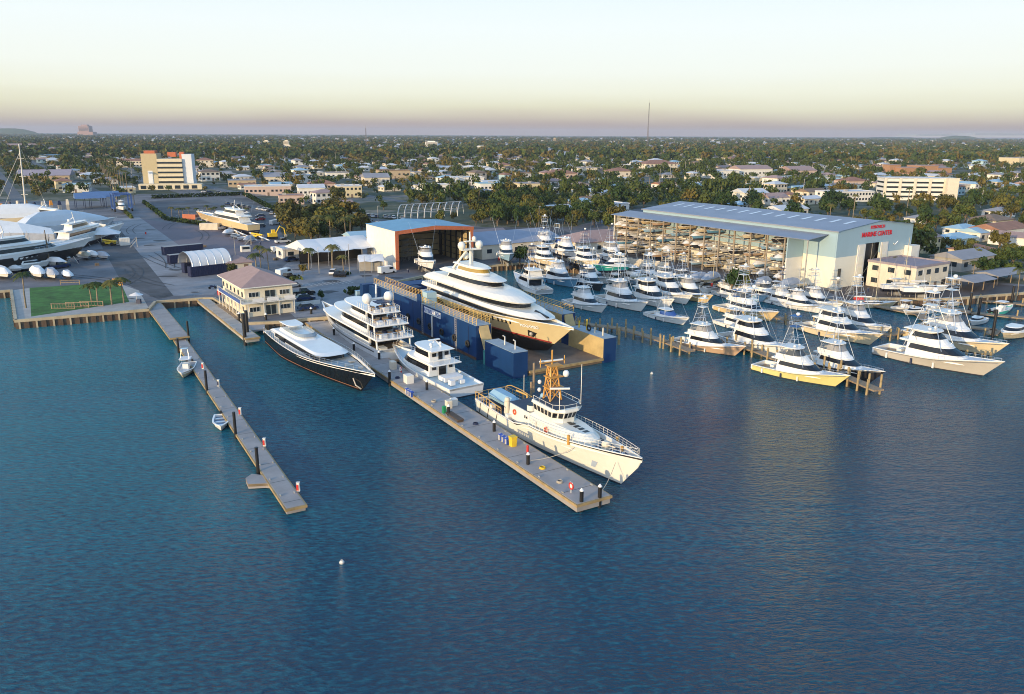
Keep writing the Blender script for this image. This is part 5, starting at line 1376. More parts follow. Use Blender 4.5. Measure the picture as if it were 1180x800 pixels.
m=MB(); torus(m,(vB.length+1.2,6.2,5.3),.5,.16,'x'); m.build('tyre_fender',RUBBER,b2)
y0=yw_+1.0
for xx,nm in ((xw_,'left'),(vB.length,'right')):
    m=MB(); m.box(xx+1.6 if nm=='left' else xx+1.6,y0+WL/2,-1,3.2,WL,HW+1); w_=m.build('wing_wall',DB,t)
    s=1 if nm=='left' else -1
    m=MB(); fx=xx+3.24 if nm=='left' else xx-.04
    m.box(fx,y0+WL/2,.9,.08,WL-.04,HW-.95); m.build('inner_lining',DCR,w_)
    m=MB(); m.box(xx+1.6,y0+WL/2,HW,3.3,WL+.1,.06); m.build('walkway',DTOP,w_)
    m=MB(); railpath(m,[(xx+.2,y0+.2+i*1.55,HW+.06) for i in range(33)],1.3,.06,3); m.build('railing',mat('railing_yellow',(.62,.40,.10),.5,var=.1),w_)
    m=MB(); railpath(m,[(xx+3.0,y0+.2+i*1.55,HW+.06) for i in range(33)],1.3,.05,3); m.build('railing',mat('railing_yellow',(.62,.40,.10),.5),w_)
    # end brace, cream
    m=MB(); m.add([(xx+.6,y0,HW-.1),(xx+2.6,y0,HW-.1),(xx+2.6,y0-2.6,0.5),(xx+.6,y0-2.6,0.5)],[(0,1,2,3),(3,2,1,0)]); m.obox((xx+.55,y0,HW-.4),(2.1,0,0),(0,-3.4,-HW+.6),(0,.4,.25)); m.build('end_brace',DCR,w_)
m=MB(); m.box((vB.length)/2+1.6,y0/2+WL/2-.2,-1,vB.length-3.3,WL+y0-1,1.9); m.build('pontoon_deck',DDK,t)
m=MB(); m.box((vB.length)/2+1.6,.0,.55,vB.length-3.3,.5,.4); m.build('deck_edge_beam',DOCKE,t)
# green fenders at the wall foot
for k in range(2):
    m=MB(); m.cyl(xw_+.3+k*1.0,yw_-1.9,-1,2.6,.42,10); m.build('cylinder_fender',mat('teal_fender',(.05,.25,.24),.6),t)
# lettering panel and staff on the outer left wall
m=MB(); 
ly=(P(498,354,0)-F1).dot(dA)
pz=P(490,357,0)
def wallpt(px,py,xloc):
    # intersect the pixel ray with the plane local x = xloc
    a=P(px,py,0.);o=Vector((0,0,CH));d=(a-o); n=dB; t_=((F1+dB*xloc)-o).dot(n)/d.dot(n); w=o+d*t_; return (w-F1).dot(dA),w.z
ya,za=wallpt(489,355,xw_); yb,zb_=wallpt(508,366,xw_); yc_,zc_=(ya+yb)/2,(za+zb_)/2
for k,chx in enumerate('RYBOVICH'):
    yy=ya+(yb-ya)*(k+.5)/8
    m=MB(); m.box(xw_-.04,yy,zc_-.62,.06,abs(yb-ya)/8*.9,1.25); pn=m.build('letter_panel',WHL,t)
    text('letter',chx,1.05,BLU,pn,(xw_-.09,yy,zc_),(0,-1,0),(0,0,1),.01)
m=MB(); yy=(ya+yb)/2; m.box(xw_-.15,yy,0.6,.2,.35,zc_-.7-.6); m.build('draught_gauge',W_WH,t)
# landward crane house / blue machinery at the back end
m=MB(); m.box(xw_+6,y0+WL-2,HW-3.5,14,5,3.2); m.box(xw_+2,y0+WL+1.2,HW-3,9,2,2.9); m.build('machinery_house',DB,t)
m=MB(); m.box(xw_+6,y0+WL-6,HW-3,6,4,2.6); m.build('winch_house',NAVY,t)
# control cabin on the left wall
yk,_=wallpt(492,345,xw_+1)
m=MB(); m.box(xw_+1.6,yk,HW+.07,2.2,2.2,2.4); m.build('control_cabin',W_BL,t); m=MB(); m.box(xw_-.05,yk+1.6,HW-.6,.2,1.6,2.4); m.build('ladder_panel',DB,t)
# keel blocks
for k in range(12):
    m=MB(); m.box(vB.length/2+1.6,y0+2+k*4.6,.9,1.4,1,.9); m.build('keel_block',DARKWOOD,t)
DD=t; DDC=F1+dB*(vB.length/2+1.6)
# access dock in front of drydock pilings
for k,(x,y,h) in enumerate([(568,442,3.5),(603,473,3.2),(612,470,4.2),(615,452,5.0),(500,460,4)]):
    if k in (0,4): continue
    p=P(x,y,0); piling(p,h,.2,['','slim timber pile behind the patrol ship stern','','tall slim timber pile by the drydock front'][k] if k!=2 else 'slim timber pile between patrol ship and drydock',None,False,WOOD)
# ---------------------------------------------------------------- pile dock at the right basin
PILEM=mat('sunlit_pile',(.33,.25,.13),.85,var=.3,scale=1.5)
def fixeddock(label,pts,w,top,step,ph,side=(1,-1),name='timber_dock',jit=.2):
    pts=[P(x,y,top) for x,y in pts]; t=thing(name,label,'dock',(0,0,0)); m=MB()
    for p,q in zip(pts[:-1],pts[1:]):
        d=(q-p);L=d.length;c_=(p+q)/2; m.box(c_.x,c_.y,top-.25,L+.3,w,.25,math.atan2(d.y,d.x))
    m.build('deck',WOOD,t); n=0
    for p,q in zip(pts[:-1],pts[1:]):
        d=(q-p);L=d.length;d=d.normalized();nn=Vector((-d.y,d.x,0));k=0.
        while k<L:
            for s in side:
                if n>=90: break
                pos=p+d*(k+rnd.uniform(-jit,jit))+nn*s*(w/2+.2); m=MB(); m.cyl(pos.x,pos.y,-2.5,top+ph*rnd.uniform(.4,1.1),.19,8); m.build('pile',PILEM,t); n+=1
            k+=step
    return t
fixeddock('timber dock with many tall sunlit piles in front of the nearest sportfishing boats',[(664,372),(716,378),(770,394),(796,404)],2.0,1.3,2.6,1.7)
fixeddock('short timber dock with dark piles between the brown and yellow hulled boats',[(843,395),(872,404),(897,414)],1.8,1.2,4.5,1.7)
fixeddock('timber pier head with tall golden piles at the bow of the dark hulled boat',[(936,428),(962,428),(1012,449)],2.0,1.2,2.4,2.2)
fixeddock('low timber dock between the gold hulled boats',[(852,352),(905,368),(960,372)],1.8,1.1,6,1.4)
fixeddock('timber dock behind the big cream yacht on the right',[(1020,386),(1050,380)],1.8,1.1,3,1.6)
fixeddock('timber dock under the bows behind the big cream yacht',[(1105,411),(1145,415)],1.6,1.2,1.3,1.7)
fixeddock('timber catwalk reaching left from the pile dock to the drydock',[(612,352),(640,362),(664,372)],2.,1.2,1.8,1.6)
FLC=mat('floating_dock_grey',(.10,.09,.09),.8,var=.2)
for pts,l in (([(1062,372),(1088,378),(1115,376),(1148,380)],'dark floating dock crossing the turquoise basin on the right'),([(1010,352),(1060,362),(1072,372)],'dark floating dock running out from the sailboats ashore'),([(1085,352),(1120,360),(1180,366)],'dark floating dock behind the small centre console on the right'),([(1130,346),(1200,352)],'rearmost floating dock at the right edge'),([(1143,385),(1148,380)],'short floating stub with the black pile')):
    fixeddock(l,pts,2.2,.7,9,1.4,(1,),'floating_dock')
for x,y,h,l in ((1127,366,4.8,'left black mooring pile in the turquoise basin'),(1143,392,6.5,'tall black mooring pile by the cream hulled boat at the right edge'),(1117,357,4.2,'black mooring pile farther back in the turquoise basin'),(1165,352,5,'black mooring pile near the rear floating dock')):
    p=P(x,y,0); piling(p,h,.3,l,None,False)
for x,y,l in ((1069,334,'white mooring pile far'),):pass
p=P(712,382,0); piling(P(713,397,0),3.5,.28,'lone golden pile right of the drydock front block',None,False,PILEM)
# buoys
for x,y,l in ((751,431,'small white mooring buoy right of the drydock'),(394,649,'small white mooring buoy in the open water in front')):
    p=P(x,y,0); t=thing('mooring_buoy',l,'buoy',p,0); m=MB(); m.ball(0,0,.05,.26,12); m.build('float',W_WH,t); m=MB(); torus(m,(0,0,.34),.08,.025); m.cyl(0,0,.04,.1,.268,12); m.build('shackle',STEEL,t)
def raypl(px,py,o,n):
    a=P(px,py,0.);c=Vector((0,0,CH));d=a-c; t=((Vector(o)-c).dot(n))/d.dot(n); return c+d*t
def domes(m,pts,r):
    for x,y,z in pts: m.ball(x,y,z,r,10,sz=1.1)
# ================================================================ patrol ship
latC=nr*(mdw/2+.9+3.3); oC=s1+latC
wb=raypl(737,537,oC,nr); ws=raypl(536,462,oC,nr)
print('cutter bow',wb,'stern',ws,(wb-ws).length)
CL=33.5; base=Vector((wb.x,wb.y,0))-dl*CL*1.06+nr*.2
t=thing('patrol_ship','white patrol ship with an orange lattice mast moored at the main pier end','patrol ship',base,DROT,None,1.06)
SHIPW=gel('ship_cream_white',(.72,.70,.63),.35); NAVDK=mat('navy_deck',(.035,.055,.085),.7,var=.2,scale=.8)
H=Hull(CL,6.2,2.0,2.1,3.7,draft=1.6,rake=3.4,aft=.84,fb=.5,fp=2.2,wfb=.25,wp=1.6,ns=27,step=(.40,.85,.07),boot=.18)
hu=H.hull(t,SHIPW,BOOT,BLACK); H.deck(t,NAVDK,0,1,.55,.14)
for k in range(3):
    for s in (1,-1):
        m=MB(); t0=.06+k*.085; z0=H.sheer(t0)*.9; a=H.pt(t0,z0);b_=H.pt(t0-.02,.35); m.tube([(a[0],s*(a[1]+.02),a[2]),(b_[0],s*(b_[1]+.02),b_[2])],.06,4); m.build('hull_frame_stripe',BLACK,hu)
m=MB()
for s in (-1,):
    t_=.84; q=[H.pt(.845,1.9),H.pt(.870,1.9),H.pt(.865,1.0),H.pt(.845,1.0)]; m.add([(a,s*(b+.05),c) for a,b,c in q],[(0,1,2,3),(3,2,1,0)])
m.build('hull_patch',mat('grey_blue_patch',(.35,.42,.52),.5),hu)
# foredeck grid lines
m=MB(); zd=lambda tt:H.sheer(tt)-.53
for k in range(9):
    tt=.70+k*.032; y=H.yd(tt)-.25; m.box(H.X(tt,3),0,zd(tt),.07,2*y,.03)
for s in (-1.6,-.8,0,.8,1.6):
    m.tube([(H.X(.68,3),s,zd(.68)+.02),(H.X(.93 if abs(s)<1 else .86,3),s*.6,zd(.93 if abs(s)<1 else .86)+.03)],.035,3)
m.build('deck_markings',WHL,hu)
# superstructure
dz=2.25
r0=plan(13.6,20,25.6,2.35,dz,2.2,q=2.6);r1=plan(13.8,19.6,25.2,2.15,dz+1.45,2.0,q=2.4);r2=plan(14.2,18.6,24.2,1.75,dz+1.95,2.0,q=2.4)
m=MB(); m.loft([r0,r1,r2],0,False); sh=m.build('deckhouse',SHIPW,t)
m=MB(); a=plan(8.8,13.,13.8,2.2,1.7,4,n=3); b_=plan(8.9,13,13.8,2.05,3.9,4,n=3); m.loft([a,b_]); m.build('aft_deckhouse',SHIPW,t)
m=MB(); m.box(11.,0,3.9,5,3.8,.05); m.build('house_top',NAVDK,t)
m=MB()
for k in range(4): m.box(20.4+k*.95,0,dz+1.985-.02*k,.62,.75,.03)
m.box(18.2,0,dz+1.955,4.2,.5,.02); m.build('hatch_strip',BLACK,sh)
# pilothouse with slanted windows
pz=dz+1.9
def ph(x0,x1,hw,z): return [(x0,-hw,z),(x1-1.1,-hw,z),(x1,-hw*.45,z),(x1,hw*.45,z),(x1-1.1,hw,z),(x0,hw,z)]
A0=ph(14.6,19.6,1.85,pz-.4);A1=ph(14.6,19.6,1.85,pz+.55);A2=ph(14.6,20.1,2.1,pz+1.55);A3=ph(14.5,20.3,2.25,pz+1.6);A4=ph(14.5,20.2,2.15,pz+1.95)
m=MB(); m.loft([A0,A1,A2,A3,A4]); pl=m.build('pilothouse',SHIPW,t)
def winquad(par,a0,a1,b0,b1,f0,f1,g0,g1,off=.03,mt=GLASS,name='window'):
    # window quad on the wall between bottom edge a0-a1 and top edge b0-b1
    a0,a1,b0,b1=map(Vector,(a0,a1,b0,b1))
    B=lambda u,v:(a0.lerp(a1,u)).lerp(b0.lerp(b1,u),v)
    n=(a1-a0).cross(b0-a0).normalized()*off
    q=[B(f0,g0)+n,B(f1,g0)+n,B(f1,g1)+n,B(f0,g1)+n]; mm=MB(); mm.add(q,[(0,1,2,3),(3,2,1,0)]); return mm.build(name,mt,par)
for i,(nw) in enumerate((5,2,3,2,5)):
    for k in range(nw): winquad(pl,A1[i],A1[i+1],A2[i],A2[i+1],(k+.14)/nw,(k+.86)/nw,.12,.86)
m=MB(); m.box(17.2,0,pz+1.95,5.0,3.9,.04); m.build('pilothouse_top',NAVDK,pl)
m=MB(); railpath(m,[(14.6,-2,pz+1.95),(16,-2.05,pz+1.95),(17.5,-2.05,pz+1.95),(19,-2.,pz+1.95),(20,-.9,pz+1.95),(20,.9,pz+1.95),(19,2,pz+1.95),(17.5,2.05,pz+1.95),(16,2.05,pz+1.95),(14.6,2,pz+1.95)],.5,.03,0); m.build('roof_rail',SHIPW,pl)
# lattice mast, orange
OM=mat('mast_orange',(.52,.27,.06),.5,var=.15); mz=pz+2.0; mx_=15.9
m=MB()
legs=[(-.8,-.85),(.8,-.85),(.8,.85),(-.8,.85)]
def lg(k,f): x,y=legs[k]; return Vector((mx_+x*(1-.55*f)-.15*f,y*(1-.5*f),mz+4.3*f))
for k in range(4):
    m.tube([lg(k,0),lg(k,1)],.11,5)
    for j in range(3):
        f0,f1=j/3,(j+1)/3; m.tube([lg(k,f0),lg((k+1)%4,f1)],.07,4); m.tube([lg((k+1)%4,f0),lg(k,f1)],.07,4); m.tube([lg(k,f1),lg((k+1)%4,f1)],.09,4)
for f in (.36,.66,.97): c_=mz+4.6*f; m.box(mx_+.2,0,c_,1.9-f*.6,2.3-f*.4,.1)
m.tube([(mx_-.2,0,mz+4.4),(mx_-.2,0,mz+6.4)],.12,6); m.tube([(mx_-.1,-1.9,mz+4.9),(mx_-.1,1.9,mz+4.9)],.08,5)
for yy in (-1.8,1.8): m.tube([(mx_-.1,yy,mz+4.4),(mx_-.1,yy,mz+5.5)],.07,4)
m.build('lattice_mast',OM,t)
m=MB(); domes(m,[(mx_+1.2,1.2,mz+3.5)],.42); domes(m,[(mx_-1.,-1.3,mz+2.2),(mx_-1.2,-1.2,mz+1.1)],.26); m.build('radar_dome',WHITE,t)
m=MB(); o_=m.obox((mx_+1.3,-1.3,mz+1.9),(1.2,2.2,.0),(.22,-.12,0),(0,0,.18)); m.obox((mx_-.6,-1.7,mz+4.95),(.5,3.2,0),(.22,-.05,0),(0,0,.16)); m.build('radar_scanner',WHITE,t)
for x,y,h_ in ((20.0,-1.7,2.4),(19.3,2.0,5.2),(14.,2.2,6.2),(4.2,3.0,3.8)):
    m=MB(); m.tube([(x,y,(pz+1.95) if x>14.5 else 2.),(x,y,(pz+1.95 if x>14.5 else 2.)+h_)],.045,4); m.build('whip_antenna',SHIPW,t)
# rails, guns, rings
H.rail(t,.47,.985,.95,20,SHIPW,.03,2); GR=mat('gold_rail',(.50,.30,.08),.5,var=.1); H.rail(t,.0,.26,1.0,9,GR,.05,1)
m=MB(); z=H.sheer(0); railpath(m,[(0.15,-2.6+k*1.04,z) for k in range(6)],1.0,.05,1); m.build('stern_rail',GR,t)
m=MB(); m.tube([(0.1,-2.6,z+1.1),(.8,-2.9,z+1.3),(3.5,-3.0,z+1.35),(8.,-3.0,z+1.0)],.07,5); m.tube([(0.1,2.6,z+1.1),(.8,2.9,z+1.3),(3.5,3.0,z+1.35),(8.,3.0,z+1.0)],.07,5); m.build('canopy_frame',GR,t)
m=MB(); m.cyl(27.2,0,H.sheer(.8)-.55,H.sheer(.8)-.1,.55,10); m.ball(27.2,0,H.sheer(.8)+.25,.55,10,sz=.8); m.tube([(27.5,0,H.sheer(.8)+.25),(28.9,0,H.sheer(.8)+.4)],.08,6); m.build('covered_gun',W_CR,t)
for x,y,mt in ((29,.9,OM),(23.2,-2.5,OM),(26.5,2.2,OM)):
    m=MB(); m.cyl(x,y,3.,4.2,.18,7); m.build('locker',mt,t)
for x in (10.3,18.2):
    m=MB(); torus(m,(x,-2.24 if x<14 else -2.42,3.05 if x<14 else 3.2),.30,.09); m.build('life_ring',mat('ring_orange_red',(.65,.10,.03),.5,var=0),t)
m=MB(); m.box(15.4,-2.42,2.5,.8,.05,1.0); m.build('door',W_WH,t); m=MB(); m.box(13.0,-2.16,3.0,.6,.05,.35); m.build('window',GLASS,t)
# small boat under blue cover with crane
m=MB(); q=[plan(1.6,5.5,7.6,1.15,z_,2,n=5) for z_ in ()]
rr=[plan(1.6,4.8,7.4,1.1,2.3,2,n=5),plan(1.5,4.8,7.6,1.3,2.9,2,n=5),plan(1.8,4.6,7.0,.6,3.6,2,n=5)]; m.loft(rr); m.build('covered_tender',mat('pale_blue_cover',(.25,.42,.55),.7,var=.1),t)
m=MB(); m.cyl(7.4,-1.6,1.6,3.6,.5,10,r2=.42); m.ball(7.4,-1.6,3.8,.42,10); m.build('crane_pedestal',W_CR,t)
m=MB(); m.tube([(8.3,1.,2),(8.3,1.,4.3),(6.6,.3,4.6)],.15,6); m.build('davit',GR,t)
m=MB(); m.cyl(11.6,1.4,3.95,4.9,.55,10,r2=.5); m.ball(11.6,1.4,5.1,.4,10); m.build('covered_searchlight',mat('pale_blue_cover',(.25,.42,.55)),t)
m=MB(); m.cyl(12.9,-1.2,3.95,4.7,.6,12); m.build('funnel',SHIPW,t); m=MB(); m.cyl(12.9,-1.2,4.7,4.74,.62,12); m.build('funnel_top',BLACK,t)
for k,(x,y) in enumerate(((9.2,-2.4),(4.5,-2.3),(9.6,1.9))):
    m=MB(); m.box(x,y,1.65,.8,.7,.8); m.build('deck_locker',SHIPW,t)
# anchor line + mooring ropes
def rope(a,b_,sag,label):
    a=Vector(a);b_=Vector(b_); m=MB(); pts=[a.lerp(b_,k/8)-Vector((0,0,sag*4*(k/8)*(1-k/8))) for k in range(9)]; m.tube(pts,.04,4); tag(m.build('mooring_rope',ROPE),label,'rope')
wp=lambda x,y,z:base+dl*x*1.06+nr*(-y)+Vector((0,0,z))
p_=P(691,573,1.2); q_=P(608.5,535,1.2)
rope(p_+Vector((0,0,.5)),wp(30.5,1.2*1,3.3),.5,'mooring rope from the outermost pile to the patrol ship bow'); rope(q_+Vector((0,0,.5)),wp(24,2.4,3.),.4,'mooring rope from the second bow pile to the patrol ship side')
# ================================================================ generic superyacht
def yacht_tier(t,name,rb,rt,z0,z1,win0,win1,mt=WHITE,skip=True,off=.03,wname='window_band',wmt=GLASS):
    m=MB(); m.loft([rb,rt]); o=m.build(name,mt,t)
    if win1>win0:
        m=MB(); band(m,lring(rb,rt,win0),lring(rb,rt,win1),off,skip_aft=skip); m.build(wname,wmt,o)
    return o
# ---- large white yacht in the drydock
xcY=vB.length/2+1.6; n_=dB; oY=F1+dB*xcY
wbY=raypl(661,378,oY,n_); wsY=raypl(489,333,oY,n_)
print('yacht bow',wbY,'stern',wsY,(wbY-wsY).length)
YL=53.5; YZ=3.3; S=YL/57.
YW=gel('yacht_white',(.76,.73,.66),.2)
t=thing('superyacht','large white superyacht with swept decks and radar domes sitting in the blue drydock','yacht',Vector((wbY.x,wbY.y,YZ))-(-dA)*YL,math.atan2(-dA.y,-dA.x))
Hh=wbY.z-YZ; print('bow z',wbY.z)
H=Hull(YL,10.2,3.1,3.6,Hh,draft=3.0,rake=6.5,aft=.85,fb=.45,fp=2.3,wfb=.3,wp=1.75,ns=25,boot=.5)
hu=H.hull(t,gel('champagne_hull',(.56,.46,.26),.25),BLACK); H.deck(t,mat('yacht_deck_grey',(.38,.42,.45),.6,var=.1),0,1,.45,.3)
m=MB()
for s in (1,-1):
    r0=[];r1=[]
    for k in range(18):
        tt=k/17*.985; a=H.pt(tt,.52);b_=H.pt(tt,.80); r0.append((a[0],s*(a[1]+.03),a[2]));r1.append((b_[0],s*(b_[1]+.03),b_[2]))
    m.loft([r0,r1] if s>0 else [r1,r0],0,True,False,False,closed=False)
m.build('boot_stripe',REDBOOT,hu)
for k in range(8):
    tt=.60+k*.022+(.01 if k>3 else 0); a=H.pt(tt,H.sheer(tt)*.62);b_=H.pt(tt,H.sheer(tt)*.86); a2=H.pt(tt+.008,H.sheer(tt)*.62);b2=H.pt(tt+.008,H.sheer(tt)*.86)
    for s in (1,-1):
        m=MB(); m.add([(p[0],s*(p[1]+.04),p[2]) for p in (a,a2,b2,b_)],[(0,1,2,3),(3,2,1,0)]); m.build('porthole',GLASS,hu)
for s in (1,-1):
    q=[H.pt(.855,2.2),H.pt(.90,1.9),H.pt(.895,.9),H.pt(.865,.9)]; m=MB(); m.add([(p[0],s*(p[1]+.05),p[2]) for p in q],[(0,1,2,3),(3,2,1,0)]); m.build('anchor_pocket',BLACK,hu)
    m=MB(); c_=H.pt(.878,1.5); m.ball(c_[0],s*(c_[1]+.12),1.5,.42,8); m.build('anchor',STEEL,hu)
for s in (1,-1):
    p0=H.pt(.82,H.sheer(.82)*.70);p1=H.pt(.90,H.sheer(.90)*.72)
    a=Vector((p0[0],s*(p0[1]+.09),p0[2]));b_=Vector((p1[0],s*(p1[1]+.09),p1[2])); x_=(b_-a) if s<0 else (a-b_); up=Vector((0,-s*-.45,1))
    text('name_lettering','MOGAMBO',.8,WHL,hu,(a+b_)/2+Vector((0,s*.12,0)),x_,Vector((0,s*.35,1)),.02,sx=1.2)
sz=S
def pY(xa,xs,xf,hw,z,p=2.,q=None): return plan(xa*sz,xs*sz,xf*sz,hw,z,p,9,q=q)
yacht_tier(t,'main_deck_house',pY(5,30,46,4.4,3.2,2,2.4),pY(5,29,44.5,4.2,4.9,2,2.4),0,0,.25,.8)
m=MB(); m.loft([pY(2.2,31,48,4.6,4.5,1.9,2.3),pY(1.6,31,49.2,4.85,4.75,1.9,2.3),pY(1.6,29,46,4.5,5.4,1.9,2.3)]); m.build('upper_deck',YW,t)
yacht_tier(t,'upper_deck_house',pY(8,27,40.2,4.05,5.4,2,2.6),pY(8,27,40.2,4.05,6.4,2,2.6),0,0,.02,.98)
m=MB(); m.loft([pY(3,25,41.6,4.7,6.4,1.9,2.3),pY(2.6,25,42.2,4.8,6.7,1.9,2.3),pY(3.4,23,38.5,4.2,7.4,1.9,2.3),pY(5,21,33,3.3,7.9,1.9,2.3)]); m.build('bridge_deck',YW,t)
yacht_tier(t,'bridge_house',pY(12,21,30,3.2,7.85,2,2.6),pY(12.5,20.5,28.6,3.0,8.85,2,2.6),0,0,.1,.95)
m=MB(); m.loft([pY(9,19,30.6,3.4,8.85,2,2.4),pY(8.6,19,31,3.5,9.05,2,2.4),pY(10,18,27.5,2.8,9.6,2,2.4)]); m.build('sun_deck',YW,t)
yacht_tier(t,'observation_lounge',pY(15,18.5,24.5,2.4,9.6,2,2.6),pY(15,18,23.5,2.0,10.8,2,2.6),0,0,.25,.8,wmt=mat('amber_glass',(.35,.24,.06),.08,var=0))
m=MB(); m.loft([pY(13,18,25,2.3,10.8,2,2.4),pY(13,17.5,24,2.1,11.05,2,2.4)]); m.build('top_deck',YW,t)
m=MB()
for s in (-1,1): m.tube([(12.5*sz,s*1.9,9.6),(14.5*sz,s*1.7,11.2),(17*sz,s*.5,14.2)],.32,6,r2=.22)
m.tube([(17.0*sz,0,11),(16.8*sz,0,17.6)],.34,7,r2=.16); m.box(17*sz,0,13.9,1.3,4.6,.25); m.box(16.9*sz,0,15.6,.9,2.6,.2); m.build('mast',YW,t)
for x,y,z,r in ((17.,2.1,14.9,.85),(17.,-2.1,14.9,.85),(17,.9,16.2,.5),(15,0,12.4,.7)):
    m=MB(); m.ball(x*sz,y,z,r,12,sz=1.1); m.build('radar_dome',YW,t)
m=MB(); railpath(m,[(x*sz,4.5,5.42) for x in range(3,9)],1.,.04,2); railpath(m,[(x*sz,-4.5,5.42) for x in range(3,9)],1.,.04,2); railpath(m,[(3*sz,-4.5+k*1.0,5.42) for k in range(10)],1.,.04,2); m.build('railing',ALU,t)
m=MB(); m.box(2.6*sz,0,2.2,.3,7.6,2.3); m.box(6*sz,0,5.42,3,5,.6); m.build('aft_bulkhead',YW,t)
m=MB(); m.tube([(48.5*sz,0,4.9),(44*sz,0,5.42)],.3,6); m.build('foredeck_spine',BLACK,t)
for s in (-1,1):
    m=MB(); a=Vector(H.pt(.20,3.2));b_=Vector(H.pt(.52,3.0)); m.add([(a.x,s*(a.y+.05),1.9),(b_.x,s*(b_.y+.05),1.9),(b_.x-1,s*(b_.y+.05),2.9),(a.x,s*(a.y+.05),2.8)],[(0,1,2,3),(3,2,1,0)]); m.build('side_opening',GLASS,hu)
# ---- white motor yacht with its stern to the camera
def place_along(lat,bpx,spx,):
    o=s1+nr*lat; a=raypl(bpx[0],bpx[1],o,nr);b_=raypl(spx[0],spx[1],o,nr); return a,b_
wy0=latW=mdw/2+1.0+4.4
ab,as_=P(371,347,4.6),P(456,418,0); print('white yacht bow',ab,'stern',as_)
WLn=(Vector((ab.x,ab.y,0))-Vector((as_.x,as_.y,0))).length
WYr=math.atan2((ab-as_).y,(ab-as_).x)
t=thing('motor_yacht','white tri deck yacht with open aft decks, stern to camera, behind the black yacht','yacht',(as_.x,as_.y,0),WYr)
H=Hull(WLn,7.6,2.7,3.0,4.6,draft=1.5,rake=3.6,aft=.9,fb=.45,fp=2.2,ns=21); HUW=gel('cool_white_hull',(.68,.70,.72))
hu=H.hull(t,HUW,BOOT); H.deck(t,TEAK,0,1,.5,.3)
k_=WLn/46.
def pW(xa,xs,xf,hw,z,p=2.,q=None): return plan(xa*k_,xs*k_,xf*k_,hw,z,p,7,q=q)
for s in (-1,1):
    m=MB(); a=[(H.pt(x,2.0)[0],s*(H.pt(x,2.0)[1]+.04),2.0) for x in [i/12*.75+.05 for i in range(13)]];b_=[(H.pt(x,2.25)[0],s*(H.pt(x,2.25)[1]+.04),2.25) for x in [i/12*.75+.05 for i in range(13)]]
    m.loft([a,b_] if s>0 else [b_,a],0,True,False,False,closed=False); m.build('rubbing_strake',BLACK,hu)
yacht_tier(t,'main_deck_house',pW(6,25,34,3.0,2.6,2,2.4),pW(6,24,32,2.8,4.45,2,2.4),0,0,.35,.8)
yacht_tier(t,'upper_deck_house',pW(7.5,21,28,2.7,4.75,2,2.4),pW(7.5,20.5,26.5,2.5,6.7,2,2.4),0,0,.3,.8)
yacht_tier(t,'bridge_house',pW(9.5,17,22,2.2,7.0,2,2.4),pW(9.5,16.5,21,2.0,8.6,2,2.4),0,0,.35,.85)
for nm,ra,z0,z1 in (('main_deck_overhang',pW(-.3,26,38,3.75,0,2,2.6),4.4,4.75),('upper_deck_overhang',pW(1.2,22,31,3.4,0,2,2.6),6.7,7.0),('roof_deck',pW(3.8,18,24.5,2.8,0,2,2.6),8.6,8.85)):
    m=MB(); slab(m,ra,z0,z1,.1); o=m.build(nm,WHITE,t)
    m=MB(); xs=ra[0][0]; hw_=ra[0][1]*-1
    railpath(m,[(xs+.2,-hw_+.2+i*(2*hw_-.4)/7,z1) for i in range(8)],1.0,.04,2)
    for s in (-1,1): railpath(m,[(xs+.2+i*1.1,s*(hw_-.15),z1) for i in range(8)],1.0,.04,2)
    m.build('railing',ALU,o)
    rg=random.Random(int(xs*10))
    for i in range(9):
        m=MB(); m.box(xs+1+(i%3)*1.7+rg.uniform(0,.4),(i//3-1)*hw_*.55+rg.uniform(-.2,.2),z1,rg.uniform(.5,1.3),rg.uniform(.5,1.2),rg.uniform(.4,.8)); m.build('deck_seat',[CANVAS,TEAK,NAVY][i%3],o)
for z0,z1,xa,hw_ in ((2.6,4.4,5.8,2.9),(4.77,6.7,7.3,2.6),(7.0,8.6,9.3,2.1)):
    m=MB(); m.box(xa*k_+.0,0,z0,.12,2*hw_*.9,z1-z0); m.build('aft_glass_doors',GLASS,t)
m=MB(); m.loft([pW(-1.0,.2,1.0,3.9,.35,6),pW(-1.0,.2,1.0,3.9,.6,6)]); m.build('swim_platform',TEAK,t)
for s in (-1,1):
    m=MB(); m.obox((0.1,s*2.2-.7,.5),(1.8,0,0),(0,1.4,0),(0,0,2.6)); m.build('stern_staircase',W_CR,t)
    m=MB(); m.tube([(.6*k_,s*3.3,2.6),(.9*k_,s*3.3,4.5)],.2,6); m.tube([(2.6*k_,s*3.0,4.7),(3*k_,s*2.9,6.8)],.16,6); m.tube([(5*k_,s*2.4,7),(5.4*k_,s*2.3,8.7)],.14,6); m.build('deck_support',WHITE,t)
m=MB(); m.tube([(7*k_,-2.3,8.8),(9.5*k_,-1.6,10.6),(9.5*k_,1.6,10.6),(7*k_,2.3,8.8)],.3,6); m.tube([(9.5*k_,0,10.6),(9.2*k_,0,13.4)],.2,6); m.build('radar_arch',WHITE,t)
for y in (-2.2,2.2): m=MB(); m.ball(8.5*k_,y,11.0,.95,12,sz=1.1); m.build('radar_dome',WHITE,t)
m=MB(); m.box(6.5*k_,0,10.4,2.4,2.6,.15); m.build('sun_shade',NAVY,t)
m=MB(); m.loft([pW(30,35,42,2.3,3.9),pW(30,34,40,1.9,4.3)]); m.build('foredeck_trunk',WHITE,t)
